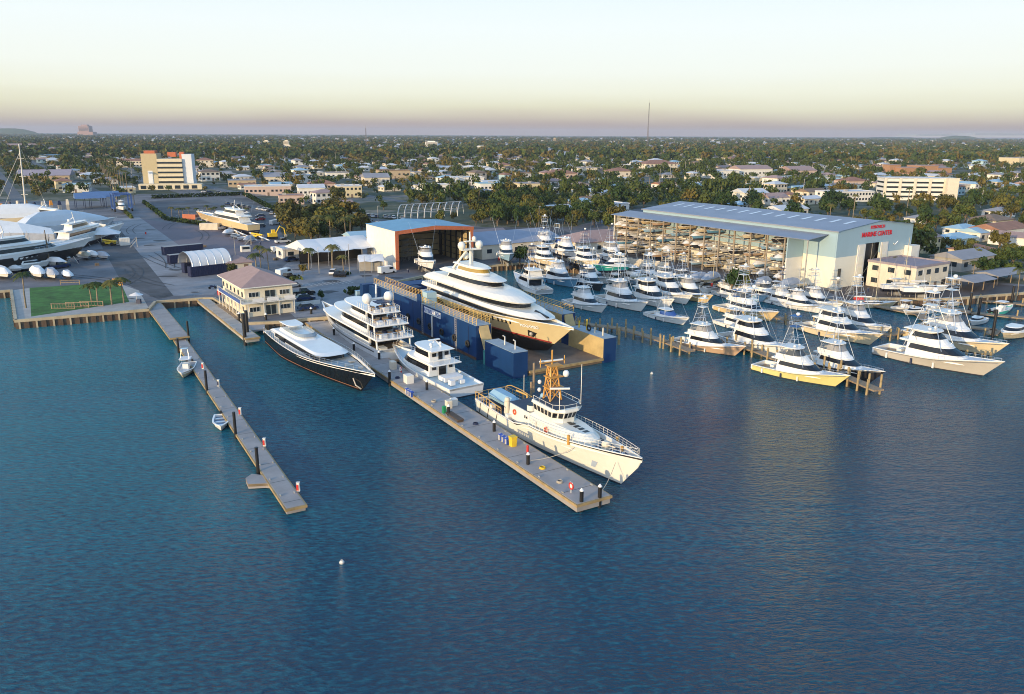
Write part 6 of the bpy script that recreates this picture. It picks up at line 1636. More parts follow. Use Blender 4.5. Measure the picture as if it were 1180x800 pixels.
# ---- black classic motor yacht
latK=-(mdw/2+.9+4.2)
kb,ks=P(432,431,4.4),P(321,379,2.6); print('black yacht',kb,ks)
ks2=Vector((ks.x,ks.y,0));kb2=Vector((kb.x,kb.y,0)); KL=(kb2-ks2).length
t=thing('black_yacht','long black hulled yacht with low white deckhouse and copper waterline stripe by the pier','yacht',ks2,math.atan2((kb2-ks2).y,(kb2-ks2).x))
BH=gel('black_hull',(.008,.008,.010),.12)
H=Hull(KL,8.6,2.6,2.9,4.4,draft=1.5,rake=5.5,aft=.72,fb=.48,fp=2.1,wfb=.3,wp=1.6,ns=25,boot=.0)
hu=H.hull(t,BH,BOOT); H.deck(t,mat('grey_teak',(.30,.33,.34),.7,var=.15,scale=1.5),0,1,.5,.18)
m=MB(); CP=mat('copper_stripe',(.26,.13,.08),.4,var=.05)
for s in (1,-1):
    a=[];b_=[]
    for k in range(20):
        tt=k/19*.975; p=H.pt(tt,.40);q=H.pt(tt,.53); a.append((p[0],s*(p[1]+.05),p[2]));b_.append((q[0],s*(q[1]+.05),q[2]))
    m.loft([a,b_] if s>0 else [b_,a],0,True,False,False,closed=False)
m.build('waterline_stripe',CP,hu)
f_=KL/40.
def pK(xa,xs,xf,hw,z,p=2.,q=None): return plan(xa*f_,xs*f_,xf*f_,hw,z,p,8,q=q)
yacht_tier(t,'deckhouse',pK(5,22,25.2,2.85,2.2,3.2,4),pK(5.2,21.5,24.6,2.7,3.7,3.2,4),0,0,.38,.86,skip=True)
m=MB(); m.loft([pK(4.2,22,26,3.05,3.7,3.2,3.6),pK(4.0,22,26.3,3.15,3.85,3.2,3.6),pK(4.6,21,24.8,2.75,4.1,3.2,3.6)]); m.build('coach_roof',WHITE,t)
m=MB(); m.loft([pK(6,13,16,2.1,4.1,2.4,3),pK(6.3,12.5,15,1.9,4.6,2.4,3)]); o=m.build('flybridge',WHITE,t)
m=MB(); rb=pK(8,13,15.6,2.0,4.6,2.4,3); band(m,rb,pK(8,12.6,15.0,1.8,5.1,2.4,3),.02); m.build('windscreen',mat('clear_screen',(.25,.30,.34),.1,var=0),o)
m=MB(); m.loft([pK(5.2,8,10,1.7,5.4,2.5),pK(5.2,8,10,1.6,5.5,2.5)]); m.box(6*f_,1.3,4.6,.12,.12,.8); m.box(6*f_,-1.3,4.6,.12,.12,.8); m.box(9*f_,1.3,4.6,.12,.12,.8); m.box(9*f_,-1.3,4.6,.12,.12,.8); m.build('hardtop',WHITE,t)
for s in (-1,1):
    m=MB(); m.box(9*f_,s*2.86,2.6,3.2,.1,.9); m.build('side_door',GLASS,t)
H.rail(t,.0,.95,.75,26,ALU,.025,1)
m=MB(); z=H.sheer(.85)-.48
for x,y,sx,sy,hh in ((31,0,1.2,1.2,.25),(34,.6,.8,.5,.6),(34,-.6,.8,.5,.6),(36,0,.9,.4,.5),(29,1.5,.8,.8,.2)): m.box(x*f_,y,z-.1,sx,sy,hh)
m.tube([(36.5*f_,.3,z+.3),(37.5*f_,0,z+.9),(38.6*f_,0,z+.7)],.1,5); m.build('windlass',STEEL,t)
m=MB(); a=H.pt(.93,2.); m.tube([(a[0],-a[1]-.1,2.2),(a[0]+.8,-a[1]-.05,1.2),(a[0]+1.4,-.2,.6)],.12,5); m.build('anchor',STEEL,hu)
m=MB(); m.box(1.8,0,2.1,2.,3.6,.5); m.build('aft_lounge',CANVAS,t)
# ---- smaller motor yacht between, stern to camera
latM=mdw/2+.9+3.2
mb,ms_=P(452,397,2.9),P(538,449,1.2); print('motor yacht',mb,ms_)
mb2=Vector((mb.x,mb.y,0));ms2=Vector((ms_.x,ms_.y,0)); ML=min((mb2-ms2).length,30)
t=thing('motor_yacht','white motor yacht with enclosed skylounge and long aft deck moored just behind the patrol ship','motor yacht',ms2,math.atan2((mb2-ms2).y,(mb2-ms2).x))
H=Hull(ML,7.0,1.7,2.0,3.0,draft=1.2,rake=2.8,aft=.92,fb=.45,ns=19); hu=H.hull(t,gel('cool_white_hull',(.68,.70,.72)),BOOT); H.deck(t,mat('pale_blue_deck',(.42,.54,.60),.5,var=.08),0,1,.3,.2)
g_=ML/27.
def pM(xa,xs,xf,hw,z,p=2.,q=None): return plan(xa*g_,xs*g_,xf*g_,hw,z,p,7,q=q)
yacht_tier(t,'saloon',pM(8,15,20.5,2.6,1.7,2.2,3),pM(8,14,18,2.3,3.8,2.2,3),0,0,.42,.85)
m=MB(); slab(m,pM(6.2,13,17.5,2.75,0,2.2,3),3.8,4.05,.1); m.build('boat_deck',WHITE,t)
yacht_tier(t,'skylounge',pM(8.6,12.5,16.,2.1,4.05,2.2,3),pM(8.8,12,14.6,1.9,5.9,2.2,3),0,0,.4,.85)
m=MB(); slab(m,pM(7.6,12,15.4,2.25,0,2.2,3),5.9,6.1,.1); m.build('roof',WHITE,t)
for y in (-1.2,0,1.2):
    m=MB(); m.box(8.55*g_,y,4.25 if y==0 else 4.9,.1,.75,1.5 if y==0 else .6); m.build('aft_door' if y==0 else 'aft_window',GLASS,t)
for y in (-1.6,0,1.6):
    m=MB(); m.box(7.95*g_,y,1.8 if y==0 else 2.8,.1,1.3 if y==0 else .7,1.8 if y==0 else .5); m.build('aft_door' if y==0 else 'aft_window',GLASS,t)
m=MB(); m.tube([(10*g_,-1,6.1),(10.6*g_,0,7.3),(10*g_,1,6.1)],.15,6); m.box(10.6*g_,0,7.2,.5,2.0,.15); m.ball(10.2*g_,.9,6.6,.3,8); m.ball(10.2*g_,-.9,6.6,.3,8); m.build('radar_mast',WHITE,t)
m=MB(); m.box(5.2*g_,0,1.6,2.2,3.4,.7); m.box(2.6*g_,1.3,1.55,1.0,.8,.8); m.box(2.6*g_,-.6,1.55,.8,.8,.6); m.build('deck_seating',CANVAS,t)
H.rail(t,.45,.97,.8,12,ALU,.03,1)
m=MB(); railpath(m,[(6.4*g_,-2.5+k*1.0,4.05) for k in range(6)],.9,.03,1); m.build('railing',ALU,t)
# ================================================================ sportfishing boats
def outriggers(t,x,z,L=11.,ang=.5,mt=None):
    for s in (1,-1):
        m=MB(); m.tube([(x,s*1.9,z),(x-L*.35,s*(1.9+L*.22),z+L*.88)],.033,4,r2=.015); m.build('outrigger',ALU,t)
def sportfish(variant):
    """variant: 'tower','enclosed','hardtop','express'"""
    t=thing('sportfishing_boat' if variant!='express' else 'express_cruiser',None,'sportfishing boat'); L=18.
    H=Hull(L,5.4,1.15,1.45,2.75,draft=.9,rake=2.6,aft=.86,fb=.45,fp=2.2,wfb=.3,wp=1.65,ns=17,boot=.16)
    H.hull(t,WHITE,BOOT); 
    H.deck(t,DECKW,.27,1,.04,.1,'deck'); H.deck(t,TEAK,0,.27,.75,.28,'cockpit')
    H.rail(t,.60,.985,.42,9,ALU,.022,0,.1,'bow_rail')
    m=MB()
    for sg in (1,-1):
        a=[];b_=[]
        for k in range(14):
            tt=k/13*.985; hz_=H.sheer(tt); p=H.pt(tt,hz_*.86);q=H.pt(tt,hz_*.91); a.append((p[0],sg*(p[1]+.04),p[2]));b_.append((q[0],sg*(q[1]+.04),q[2]))
        m.loft([a,b_] if sg>0 else [b_,a],0,False,False,False,closed=False)
    m.build('rub_rail',ALU if variant!='hardtop' else BLACK,t)
    m=MB(); m.box(14.2,0,H.sheer(.8)-.03,.7,.7,.08); m.box(12.6 if variant=='express' else 15.4,.0,H.sheer(.85)-.04,.5,.4,.2); m.build('foredeck_hatch',STEEL,t)
    for q_,xx in enumerate((3.,7.5,11.)):
        tt=xx/18; p=H.pt(tt,.7); m=MB(); m.cyl(p[0],-(p[1]+.22),.15,.95,.16,7); m.build('fender',CANVAS if q_!=1 else NAVY,t)
    m=MB(); m.box(3.2,0,.45,.8,.8,.9); m.box(4.6,1.4,.45,.7,1.2,1.0); m.build('fighting_chair',WHITE,t)
    if variant in('tower','enclosed','hardtop'):
        b0=plan(5.1,9.,14.0,2.25,1.3,1.9,6,q=2.6);b1=plan(5.1,8.8,12.6,2.05,2.35,1.9,6,q=2.6);b2=plan(5.1,8.2,10.6,1.85,3.25,1.9,6,q=2.6)
        m=MB(); m.loft([b0,b1,b2]); cb=m.build('cabin',WHITE,t)
        m=MB(); a=lring(b1,b2,-.02);b_=lring(b1,b2,.80); band(m,a,b_,.03); m.build('windscreen_mask',GLASS,cb)
        m=MB(); m.box(5.03,0,1.3,.1,3.2,1.5); m.build('cabin_door',GLASS,cb)
        m=MB(); f0=plan(3.9,8,10.8,2.0,3.25,1.9,6,q=2.6);f1=plan(3.9,7.8,10.4,2.0,3.5,1.9,6,q=2.6); m.loft([f0,f1])
        if variant=='enclosed':
            g0=plan(5.2,7.8,10.2,1.85,3.5,1.9,6,q=2.6);g1=plan(5.2,7.6,9.6,1.75,4.1,1.9,6,q=2.6);g2=plan(5.4,7.2,8.4,1.55,5.0,1.9,6,q=2.6); m.loft([g0,g1,g2])
            fb=m.build('flybridge',WHITE,t); m=MB(); band(m,lring(g1,g2,0.05),lring(g1,g2,.85),.03); m.build('bridge_windows',GLASS,fb)
            m=MB(); slab(m,plan(4.2,7.2,9.0,1.8,0,2,6,q=2.6),5.0,5.2,.08); m.build('hardtop',WHITE,t); top=5.2
        else:
            g0=plan(4.6,7.8,10.2,1.85,3.5,1.9,6,q=2.6);g1=plan(4.6,7.4,9.3,1.85,4.35,1.9,6,q=2.6)
            m.loft([g0,g1],0,False,False,False,closed=True); m.box(7.9,0,3.5,1.0,1.6,1.0); fb=m.build('flybridge',WHITE,t)
            m=MB(); band(m,plan(6.3,7.4,9.2,1.8,4.36,1.9,6,q=2.6),plan(6.3,7.2,8.4,1.6,5.3,1.9,6,q=2.6),.0); m.build('clear_enclosure',mat('clear_vinyl',(.30,.29,.28),.10,var=0),t)
            m=MB(); slab(m,plan(4.9,7.0,8.9,1.75,0,2,6,q=2.6),5.55,5.72,.06); m.build('hardtop',WHITE,t); top=5.72
            m=MB()
            for x in (5.2,8.0):
                for s in (1,-1): m.tube([(x,s*1.7,4.1),(x+.1,s*1.6,5.6)],.045,4)
            m.build('hardtop_frame',ALU,t)
        if variant!='hardtop':
            m=MB(); th=9.4 if variant=='tower' else 8.8
            pl_=[(6.0,1),(6.0,-1),(7.6,1),(7.6,-1)]
            for s in (1,-1):
                m.tube([(4.4,s*2.25,1.4),(6.2,s*.8,th)],.05,5); m.tube([(10.2,s*1.9,2.7),(7.5,s*.8,th)],.05,5)
                m.tube([(5.0,s*1.78,3.6+.6),(7.3,s*.85,th-1.6)],.035,4)
                for f in (.45,.7): 
                    a=Vector((4.4,s*2.25,1.4)).lerp(Vector((6.2,s*.8,th)),f);b_=Vector((10.2,s*1.9,2.7)).lerp(Vector((7.5,s*.8,th)),f); m.tube([a,b_],.04,4)
            for f in (.55,.8):
                for A_,B_ in (((4.4,2.25,1.4),(6.2,.8,th)),((10.2,1.9,2.7),(7.5,.8,th))):
                    a=Vector(A_).lerp(Vector(B_),f); m.tube([a,(a.x,-a.y,a.z)],.035,4)
            railpath(m,[(6.1,.85,th),(6.1,-.85,th),(7.6,-.85,th),(7.6,.85,th),(6.1,.85,th)],.9,.04,1)
            m.build('tower_frame',ALU,t)
            m=MB(); m.box(6.85,0,th-.05,1.7,1.7,.07); slab(m,plan(6.0,7.3,7.8,.85,0,3,4),th+1.85,th+1.97,.05)
            for x,y in ((6.1,.75),(6.1,-.75),(7.5,.75),(7.5,-.75)): m.tube([(x,y,th+.9),(x,y,th+1.86)],.03,4)
            m.build('tower_platform',WHITE,t); topz=th+2
        else: topz=top
        m=MB(); m.ball(7.2 if variant!='hardtop' else 6.6,.0,topz+.3,.38,9,sz=.8); m.build('radar_dome',WHITE,t)
        m=MB()
        for s in (1,-1): m.ball(7.6,s*.8,top+.22,.26,8,sz=.8)
        m.build('satellite_dome',WHITE,t)
        outriggers(t,6.6,3.4)
    else:
        b0=plan(5.5,9.,14.2,2.1,1.3,1.9,6,q=2.6);b1=plan(5.5,8.8,12.8,1.95,2.0,1.9,6,q=2.6)
        m=MB(); m.loft([b0,b1]); cb=m.build('cabin',WHITE,t)
        m=MB(); band(m,plan(6.8,8.8,12.0,1.9,2.0,1.9,6,q=2.6),plan(6.8,8.2,10.4,1.7,3.0,1.9,6,q=2.6),.0); m.build('windscreen',mat('blue_canvas',(.03,.09,.30),.7,var=.1),cb)
        m=MB(); slab(m,plan(5.6,8.2,10.2,1.8,0,2,6,q=2.6),3.35,3.5,.06); m.build('hardtop',WHITE,t)
        m=MB()
        for x in (5.9,9.3):
            for s in (1,-1): m.tube([(x,s*1.75,1.9),(x,s*1.6,3.4)],.05,4)
        for s in (1,-1): m.tube([(5.2,s*2.2,1.3),(6.6,s*.7,6.8)],.05,5); m.tube([(9.6,s*1.9,2.0),(7.6,s*.7,6.8)],.05,5)
        m.box(7.1,0,6.8,1.4,1.4,.08); slab(m,plan(6.4,7.6,8.,.8,0,3,4),8.3,8.4,.04)
        for x in (6.5,7.6):
            for s in(1,-1): m.tube([(x,s*.65,6.8),(x,s*.65,8.3)],.03,4)
        m.build('tower_frame',ALU,t); outriggers(t,7,2.4,9)
    t.location=(0,-400,-40); return t
SFv={v:sportfish(v) for v in ('tower','enclosed','hardtop','express')}
HC={'white':WHITE,'cream':gel('hull_cream',(.66,.55,.36)),'yellow':gel('hull_pale_yellow',(.66,.60,.24)),'brown':gel('hull_tan',(.50,.34,.22)),'blue':gel('hull_ice_blue',(.28,.45,.60)),'mid blue':gel('hull_mid_blue',(.12,.30,.46)),
 'dark':gel('hull_dark',(.03,.03,.035),.15),'green':gel('hull_seafoam',(.06,.42,.34)),'gold':gel('hull_gold',(.62,.47,.25)),'grey':gel('hull_silver',(.46,.43,.38),.18)}
SFG='sportfishing boats in the marina'
TOPS=[mat('canvas_navy',(.02,.035,.09),.7,var=.1),WHITE,WHITE,mat('canvas_sand',(.50,.42,.30),.7,var=.1),WHITE,mat('canvas_blue',(.05,.14,.32),.7,var=.1)]
VIN=[mat('clear_vinyl',(.3,.29,.28)),mat('tinted_vinyl',(.06,.07,.08),.1,var=0),mat('fogged_vinyl',(.5,.5,.5),.3,var=0)]
sfr=random.Random(3)
def sfm(color): return {'hull':HC[color],'clear_enclosure':sfr.choice(VIN),'tower_platform':sfr.choice(TOPS),'cockpit':sfr.choice((TEAK,DECKW,TEAK))}
def sf(v,bow,stern,color,label,z=0,Lmax=None,group=None):
    b_=P(bow[0],bow[1],z);s_=P(stern[0],stern[1],z); d=b_-s_; L=d.length; d=d.normalized()
    if Lmax and L>Lmax: s_=(s_+b_)/2-d*Lmax/2; L=Lmax
    sc_=L/16.6
    return use(SFv[v],s_,math.atan2(d.y,d.x),label,group,sc_,mats=sfm(color))
def sl(name,v,bow,ang,L,color,label,z=0):
    """bow waterline pixel, heading relative to the seaward direction, length in metres"""
    b_=P(bow[0],bow[1],z); a=math.atan2(dl.y,dl.x)+R(ang); d=Vector((math.cos(a),math.sin(a),0)); sc_=L/18.
    return use(SFv[v],b_-d*16.2*sc_,a,label,None,sc_,mats=sfm(color))
BOATS=[
 ('tower',(852,412),(777,395),'brown','tan hulled sportfishing boat nearest the open water, left of the blue white pair'),
 ('enclosed',(916,418),(826,388),'white','white boat with enclosed bridge between the tan hulled and yellow hulled boats'),
 ('tower',(969,448),(873,424),'yellow','bright yellow hulled sportfishing boat with a tall silver tower'),
 ('tower',(1010,443),(925,417),'dark','dark hulled sportfishing boat at the golden pier head beside the yellow hulled one'),
 ('enclosed',(1142,436),(1014,406),'grey','largest grey hulled sportfishing yacht with two dark window bands at the right'),
 ('tower',(1150,413),(1048,386),'cream','cream hulled tower boat just behind the largest grey hulled yacht'),
 ('tower',(891,372),(829,356),'gold','gold hulled tower boat in front of the black windowed cruiser'),
 ('enclosed',(1008,400),(924,378),'cream','cream hulled boat with raised white cabin behind the yellow hulled boat'),
 ('tower',(1020,390),(958,370),'white','white tower boat tucked behind the cream hulled boat with raised cabin'),
 ('hardtop',(817,351),(772,338),'gold','gold bowed boat in the middle row facing the tree'),
 ('tower',(696,362),(655,349),'white','leftmost tower boat in the row behind the tall piles'),
 ('tower',(742,361),(692,345),'white','second tower boat from the left in the row behind the tall piles'),
 ('enclosed',(778,360),(722,340),'white','third boat in the row behind the piles, with two dark window bands'),
 ('enclosed',(794,353),(748,337),'white','fourth boat in the row behind the piles, enclosed bridge'),
 ('express',(790,376),(748,363),'white','low white express boat with blue canvas beside the tall piles'),
 ('hardtop',(693,337),(668,325),'dark','black sided cruiser in the dark basin behind the leftmost tower boats'),
 ('hardtop',(664,333),(626,321),'mid blue','blue hulled sportfishing boat in the dark basin'),
 ('enclosed',(584,322),(640,345),'white','white cruiser with stern and two decks facing the camera beside the blue hulled boat'),
 ('tower',(858,349),(826,338),'white','white tower boat behind the gold bowed one, near the racks'),
 ('tower',(872,386),(828,372),'white','white boat bow hidden behind the enclosed bridge boat'),
]
for v,b_,s_,c_,l in BOATS:
    o=sf(v,b_,s_,c_,l,Lmax=24 if 'largest' in l else 18.5)
BW=[(700,328,'white','tower','small tower boat in the second row by the dark basin'),(722,330,'white','tower','tower boat in the second row, left of the tree'),(748,331,'blue','hardtop','pale blue sided boat in the second row'),(765,329,'white','tower','tower boat in the second row just before the racks'),(786,331,'white','hardtop','hardtop boat in the second row just before the racks'),
 (806,335,'white','tower','tower boat in the second row near the lone tree'),(880,349,'blue','hardtop','pale blue sided boat right of the lone tree'),(905,352,'white','hardtop','white hardtop boat before the blue white end wall'),(925,357,'white','tower','tower boat before the end wall of the racks'),(945,362,'white','hardtop','hardtop boat just left of the cream sailing boat'),(965,359,'white','tower','tower boat left of the cream sailing boat')]
for x,y,c_,v,l in BW: sl('',v,(x,y),-2,14.5,c_,l)
# boats ashore on stands
def stands(root,L,z,n=3):
    s_=root.scale[0]
    for k in range(n):
        for sd in (1,-1):
            x=(2+(L-5)*k/(n-1))/s_; m=MB(); m.tube([(x,sd*1.6/s_,-1.9/s_),(x,sd*1.4/s_,-.1)],.07/s_,4); m.tube([(x+.5,sd*1.9/s_,-1.9/s_),(x,sd*1.4/s_,-.1)],.05/s_,4); m.build('boat_stand',STEEL,root)
ASH=[('enclosed',(652,312),(606,295),'cream','large cream bowed yacht ashore, front left of the group by the low shed'),('hardtop',(672,300),(636,288),'white','white motor yacht ashore behind the cream bowed one'),('enclosed',(697,312),(655,298),'cream','cream sided enclosed bridge boat ashore in the middle of the group'),
 ('tower',(722,306),(690,294),'white','white tower boat ashore at the right of the group'),('hardtop',(686,313),(730,309),'green','seafoam green hulled boat ashore facing left'),('hardtop',(590,306),(578,290),'blue','ice blue boat ashore facing the camera on the apron'),('hardtop',(502,313),(483,300),'white','white cruiser ashore at the mouth of the orange trimmed shed'),
 ('tower',(640,290),(618,282),'white','white tower boat ashore behind the low shed corner'),('express',(655,288),(632,281),'white','white express boat ashore beside the low shed')]
for v,b_,s_,c_,l in ASH:
    o=sf(v,b_,s_,c_,l,z=GZ+1.9,Lmax=15.5); 
    m=MB(); s0_=o.scale[0]
    for k in range(3):
        for sd in (1,-1): m.tube([((3+k*4.5),sd*1.5,-2.0/s0_),(3+k*4.5,sd*1.3,-.2)],.09,4)
    m.box(8,0,-2.0/s0_,8,.5,1.1); m.build('boat_stand',STEEL,o)
# travel-lift style frame boat holder left of apron
def travellift(px,py,label,mt,rz=RA,s=1):
    t=thing('boat_lift',label,'boat lift',P(px,py,GZ),rz,None,s); m=MB()
    for x in (-5,5):
        for y in (-4,4): m.box(x,y,1,.7,.7,7.6)
        m.box(x,0,8.2,.7,8.7,.7)
    for y in (-4,4): m.box(0,y,1,10.7,.6,.7); m.box(0,y,8.3,10,.5,.5)
    m.build('frame',mt,t)
    for x in (-5,5):
        for y in (-4,4): 
            m=MB(); rings=[[(x+.8*math.cos(2*PI*k/12),y+o,.8+.8*math.sin(2*PI*k/12)) for k in range(12)] for o in (-.35,.35)]; m.loft(rings); m.build('wheel',RUBBER,t)
    return t
travellift(141,243,'blue travelling boat lift at the end of the straight road',mat('lift_blue',(.05,.11,.30),.5,var=.1))
sf('hardtop',(148,246),(134,237),'white','white boat hanging in the blue travelling lift',z=GZ+2.2,Lmax=12)
travellift(512,291,'dark boat lift frame inside the orange trimmed shed',BLACK,RA,.8)
for k,(x,y,w) in enumerate(((118,238,17),(105,240,14))):
    p=P(x,y,GZ); t=thing('blue_canopy',['blue peaked canopy beside the travelling lift','second blue canopy behind the wrapped yachts'][k],'canopy',p,RB); m=MB(); roofmesh(m,w,9,5.4,'gable',.3,.55); m.build('roof',mat('canopy_blue',(.09,.17,.33),.7,var=.1),t)
    m=MB(); [m.box(a*w/2,b*4.3,0,.25,.25,5.5) for a in (-1,0,1) for b in (-1,1)]; m.build('posts',NAVY,t)
# ================================================================ small boats
def smallboat(kind):
    t=thing(kind,None,'small boat')
    if kind=='center_console_boat':
        H=Hull(9.,2.9,.85,.95,1.35,draft=.4,rake=1.3,aft=.9,ns=12,boot=.1); H.hull(t,WHITE,BOOT); H.deck(t,DECKW,0,1,.4,.14)
        m=MB(); m.box(4.,0,.5,1.2,1.0,1.2); m.box(2.9,0,.5,.6,1.1,.8); m.build('console',WHITE,t)
        m=MB(); slab(m,plan(2.6,4.6,5.2,1.0,0,2.5,4),2.55,2.65,.05); m.build('t_top',CANVAS,t)
        m=MB()
        for x in (3.,4.6):
            m.tube([(x,.6,.5),(x,.9,2.52),(x,-.9,2.52),(x,-.6,.5)],.035,4)
        m.tube([(3.,.9,2.52),(4.6,.9,2.52)],.03,4)
        m.build('frame',ALU,t)
        for y in (-.5,.5): m=MB(); m.box(-.35,y,.35,.5,.42,.95,tx=.08,ty=.06); m.build('outboard',BLACK,t)
    elif kind=='small_cruiser':
        H=Hull(9.,3.0,.9,1.0,1.3,draft=.4,rake=1.1,aft=.9,ns=12,boot=.1); H.hull(t,WHITE,BOOT); H.deck(t,DECKW,0,1,.12,.1)
        m=MB(); b0=plan(3.,5.5,7.8,1.2,.9,2,5);b1=plan(3.1,5.,6.3,1.0,1.7,2,5); m.loft([b0,b1]); cb=m.build('cabin',WHITE,t); m=MB(); band(m,lring(b0,b1,.45),lring(b0,b1,.9),.02); m.build('windscreen',GLASS,cb)
    elif kind=='covered_boat':
        H=Hull(7.,2.5,.7,.8,1.1,draft=.4,rake=1.,aft=.9,ns=10,boot=.1); H.hull(t,WHITE,BOOT)
        m=MB(); m.loft([plan(-.05,4.,7.05,1.3,.85,2,5),plan(0,3.6,6.4,1.15,1.25,2,5),plan(.6,3.2,5.,.6,1.95,2,5)],0,False); m.build('cover',CANVAS,t)
        for y in (0,): m=MB(); m.box(-.35,y,.1,.5,.45,1.3,tx=.08,ty=.06); m.build('outboard',BLACK,t)
    elif kind=='open_dinghy':
        H=Hull(5.6,2.1,.6,.62,.85,draft=.3,rake=.6,aft=.8,ns=10,boot=.05); H.hull(t,WHITE,BOOT); H.deck(t,mat('blue_grey_sole',(.18,.25,.34),.7),0,1,.35,.2)
        m=MB()
        for x in (1.2,2.5,3.8): m.box(x,0,.3,.35,1.4,.12)
        m.build('thwart',WHITE,t); m=MB(); m.box(-.15,0,.3,.35,.3,.7); m.build('outboard',BLACK,t)
    t.location=(0,-400,-40); return t
COV=[CANVAS,mat('cover_grey',(.36,.38,.42),.8,var=.15,scale=1),mat('cover_sky',(.35,.48,.60),.8,var=.1),CANVAS,mat('cover_tan',(.42,.36,.26),.8,var=.12)]
SB={k:smallboat(k) for k in ('center_console_boat','small_cruiser','covered_boat','open_dinghy')}
def sb(k,px,py,ang,L,label,color='white',z=0,group=None,tr_=False):
    n={'center_console_boat':9.,'small_cruiser':9.,'covered_boat':7.,'open_dinghy':5.6}[k]
    p=P(px,py,z); a=RA+R(ang); s=L/n; d=Vector((math.cos(a),math.sin(a),0))
    o=use(SB[k],p-d*L/2,a,label,group,s,mats={'hull':HC[color],'cover':COV[len(label)%len(COV)]}); return o
o=sb('center_console_boat',214.5,430,160,8.8,'white centre console boat with a canvas top moored at the long left dock','cream')
m=MB(); m.tube([(4.3,-.7,2.6),(3.9,-.5,4.4),(3.9,.5,4.4),(4.3,.7,2.6)],.04,4); m.box(3.9,0,4.4,.9,1.2,.06); m.build('tower_frame',ALU,o)
sb('open_dinghy',255,490,166,6.2,'open white dinghy with blue grey inside at the long left dock')
sb('small_cruiser',1168,388,95,13,'cream hulled cruiser with white rounded cabin at the right edge','cream')
sb('center_console_boat',1155,360,-90,9.5,'teal sided centre console boat on the right behind the black pile','green')
for k,(x,y,a,l) in enumerate([(1093,370,100,'white runabout behind the dark floating dock, left'),(1125,373,100,'white runabout behind the dark floating dock, right'),(1040,358,80,'left small boat at the dock below the sailboats ashore'),(1055,362,80,'second small boat at the dock below the sailboats ashore'),(1075,358,95,'small cruiser near the black pile farther back'),(1095,352,95,'low boat by the rear dock on the right')]):
    sb(['center_console_boat','small_cruiser'][k%2],x,y,a,8.5,l)
# sailing boats
def sailboat(px,py,ang,L,label,z,mh,hullc='white',stand=False):
    p=P(px,py,z); a=RA+R(ang); d=Vector((math.cos(a),math.sin(a),0)); t=thing('sailing_boat',label,'sailing boat',p-d*L/2,a)
    H=Hull(L,L*.28,1.1,1.15,1.6,draft=.7,rake=L*.12,aft=.6,ns=14,boot=.12); H.hull(t,HC[hullc],BOOT); H.deck(t,DECKW,0,1,.1,.1)
    m=MB(); b0=plan(L*.28,L*.55,L*.75,L*.085,1.1,2,5);b1=plan(L*.28,L*.52,L*.70,L*.07,1.6,2,5); m.loft([b0,b1]); cb=m.build('coachroof',WHITE,t); m=MB(); band(m,lring(b0,b1,.3),lring(b0,b1,.7),.02); m.build('window_band',GLASS,cb)
    m=MB(); m.tube([(L*.58,0,1.2),(L*.58,0,mh)],.10,7,r2=.06); m.tube([(L*.57,0,2.4),(L*.15,0,2.5)],.07,5); m.tube([(L*.57,-1,mh*.55),(L*.57,1,mh*.55)],.04,4); m.build('mast',mat('mast_cream',(.5,.45,.32),.4),t)
    m=MB()
    for q in ((L*1.0,0,1.6),(0,0,1.2),(L*.56,L*.13,1.2),(L*.56,-L*.13,1.2)): m.tube([q,(L*.58,0,mh-.2)],.018,3)
    m.build('rigging',STEEL,t)
    m=MB(); m.tube([(L*.5,0,2.6),(L*.18,0,2.65)],.18,6); m.build('furled_sail',CANVAS,t)
    if stand:
        m=MB(); m.box(L*.45,0,-1.7,L*.2,.3,1.2)
        for x in (L*.25,L*.6):
            for s in (1,-1): m.tube([(x,s*L*.12,-1.7),(x,s*L*.09,.1)],.06,4)
        m.build('cradle',STEEL,t)
    return t
o=sailboat(1003,354,-125,13,'cream sailing boat with red canvas and tall mast before the marine shed doors',0,16,'cream'); m=MB(); m.box(3.4,0,1.6,2.2,2.2,.9,tx=.3,ty=.3); m.build('red_canvas',RED,o)
sailboat(1037,333,-125,9.5,'left sailing boat ashore on a cradle in front of the cream office',GZ+1.7,13,'white',True)
sailboat(1066,336,-120,12,'right long hulled sailing boat ashore in front of the cream office',GZ+1.7,4,'white',True)
sailboat(818,336,-100,10,'sailing boat with a tall mast beside the lone dark tree',0,15,'white')
# racked boats
rkr=random.Random(12); kinds=['center_console_boat','small_cruiser','covered_boat']; cs=['white','cream','grey','gold','cream','blue','brown','gold','grey','dark','mid blue']
RKO=Vector(RACKO); lvn=['ground','second','third','fourth','top']
for li,z in enumerate([.5]+levels[:4]):
    for i in range(bays):
        for j in (0,1):
            if rkr.random()<.40: continue
            k=rkr.choice(kinds); L=rkr.uniform(6.6,7.9); 
            if li==4 and k=='center_console_boat': k='small_cruiser'
            n={'center_console_boat':9.,'small_cruiser':9.,'covered_boat':7.}[k]; s=L/n
            zz=GZ+z+.45*s+.1; y=1+(i+.27+.46*j)*bw+rkr.uniform(-.2,.2); c_=rkr.choice(cs)
            stern=RKO+BX*(8.0+rkr.uniform(-.5,.3))+AX*y
            use(SB[k],(stern.x,stern.y,zz),RB+PI+rkr.uniform(-.03,.03),f'{c_} {k.replace("_"," ")} on the {lvn[li]} level of the boat racks','boats stacked in the racks',s,mats={'hull':HC[c_]})
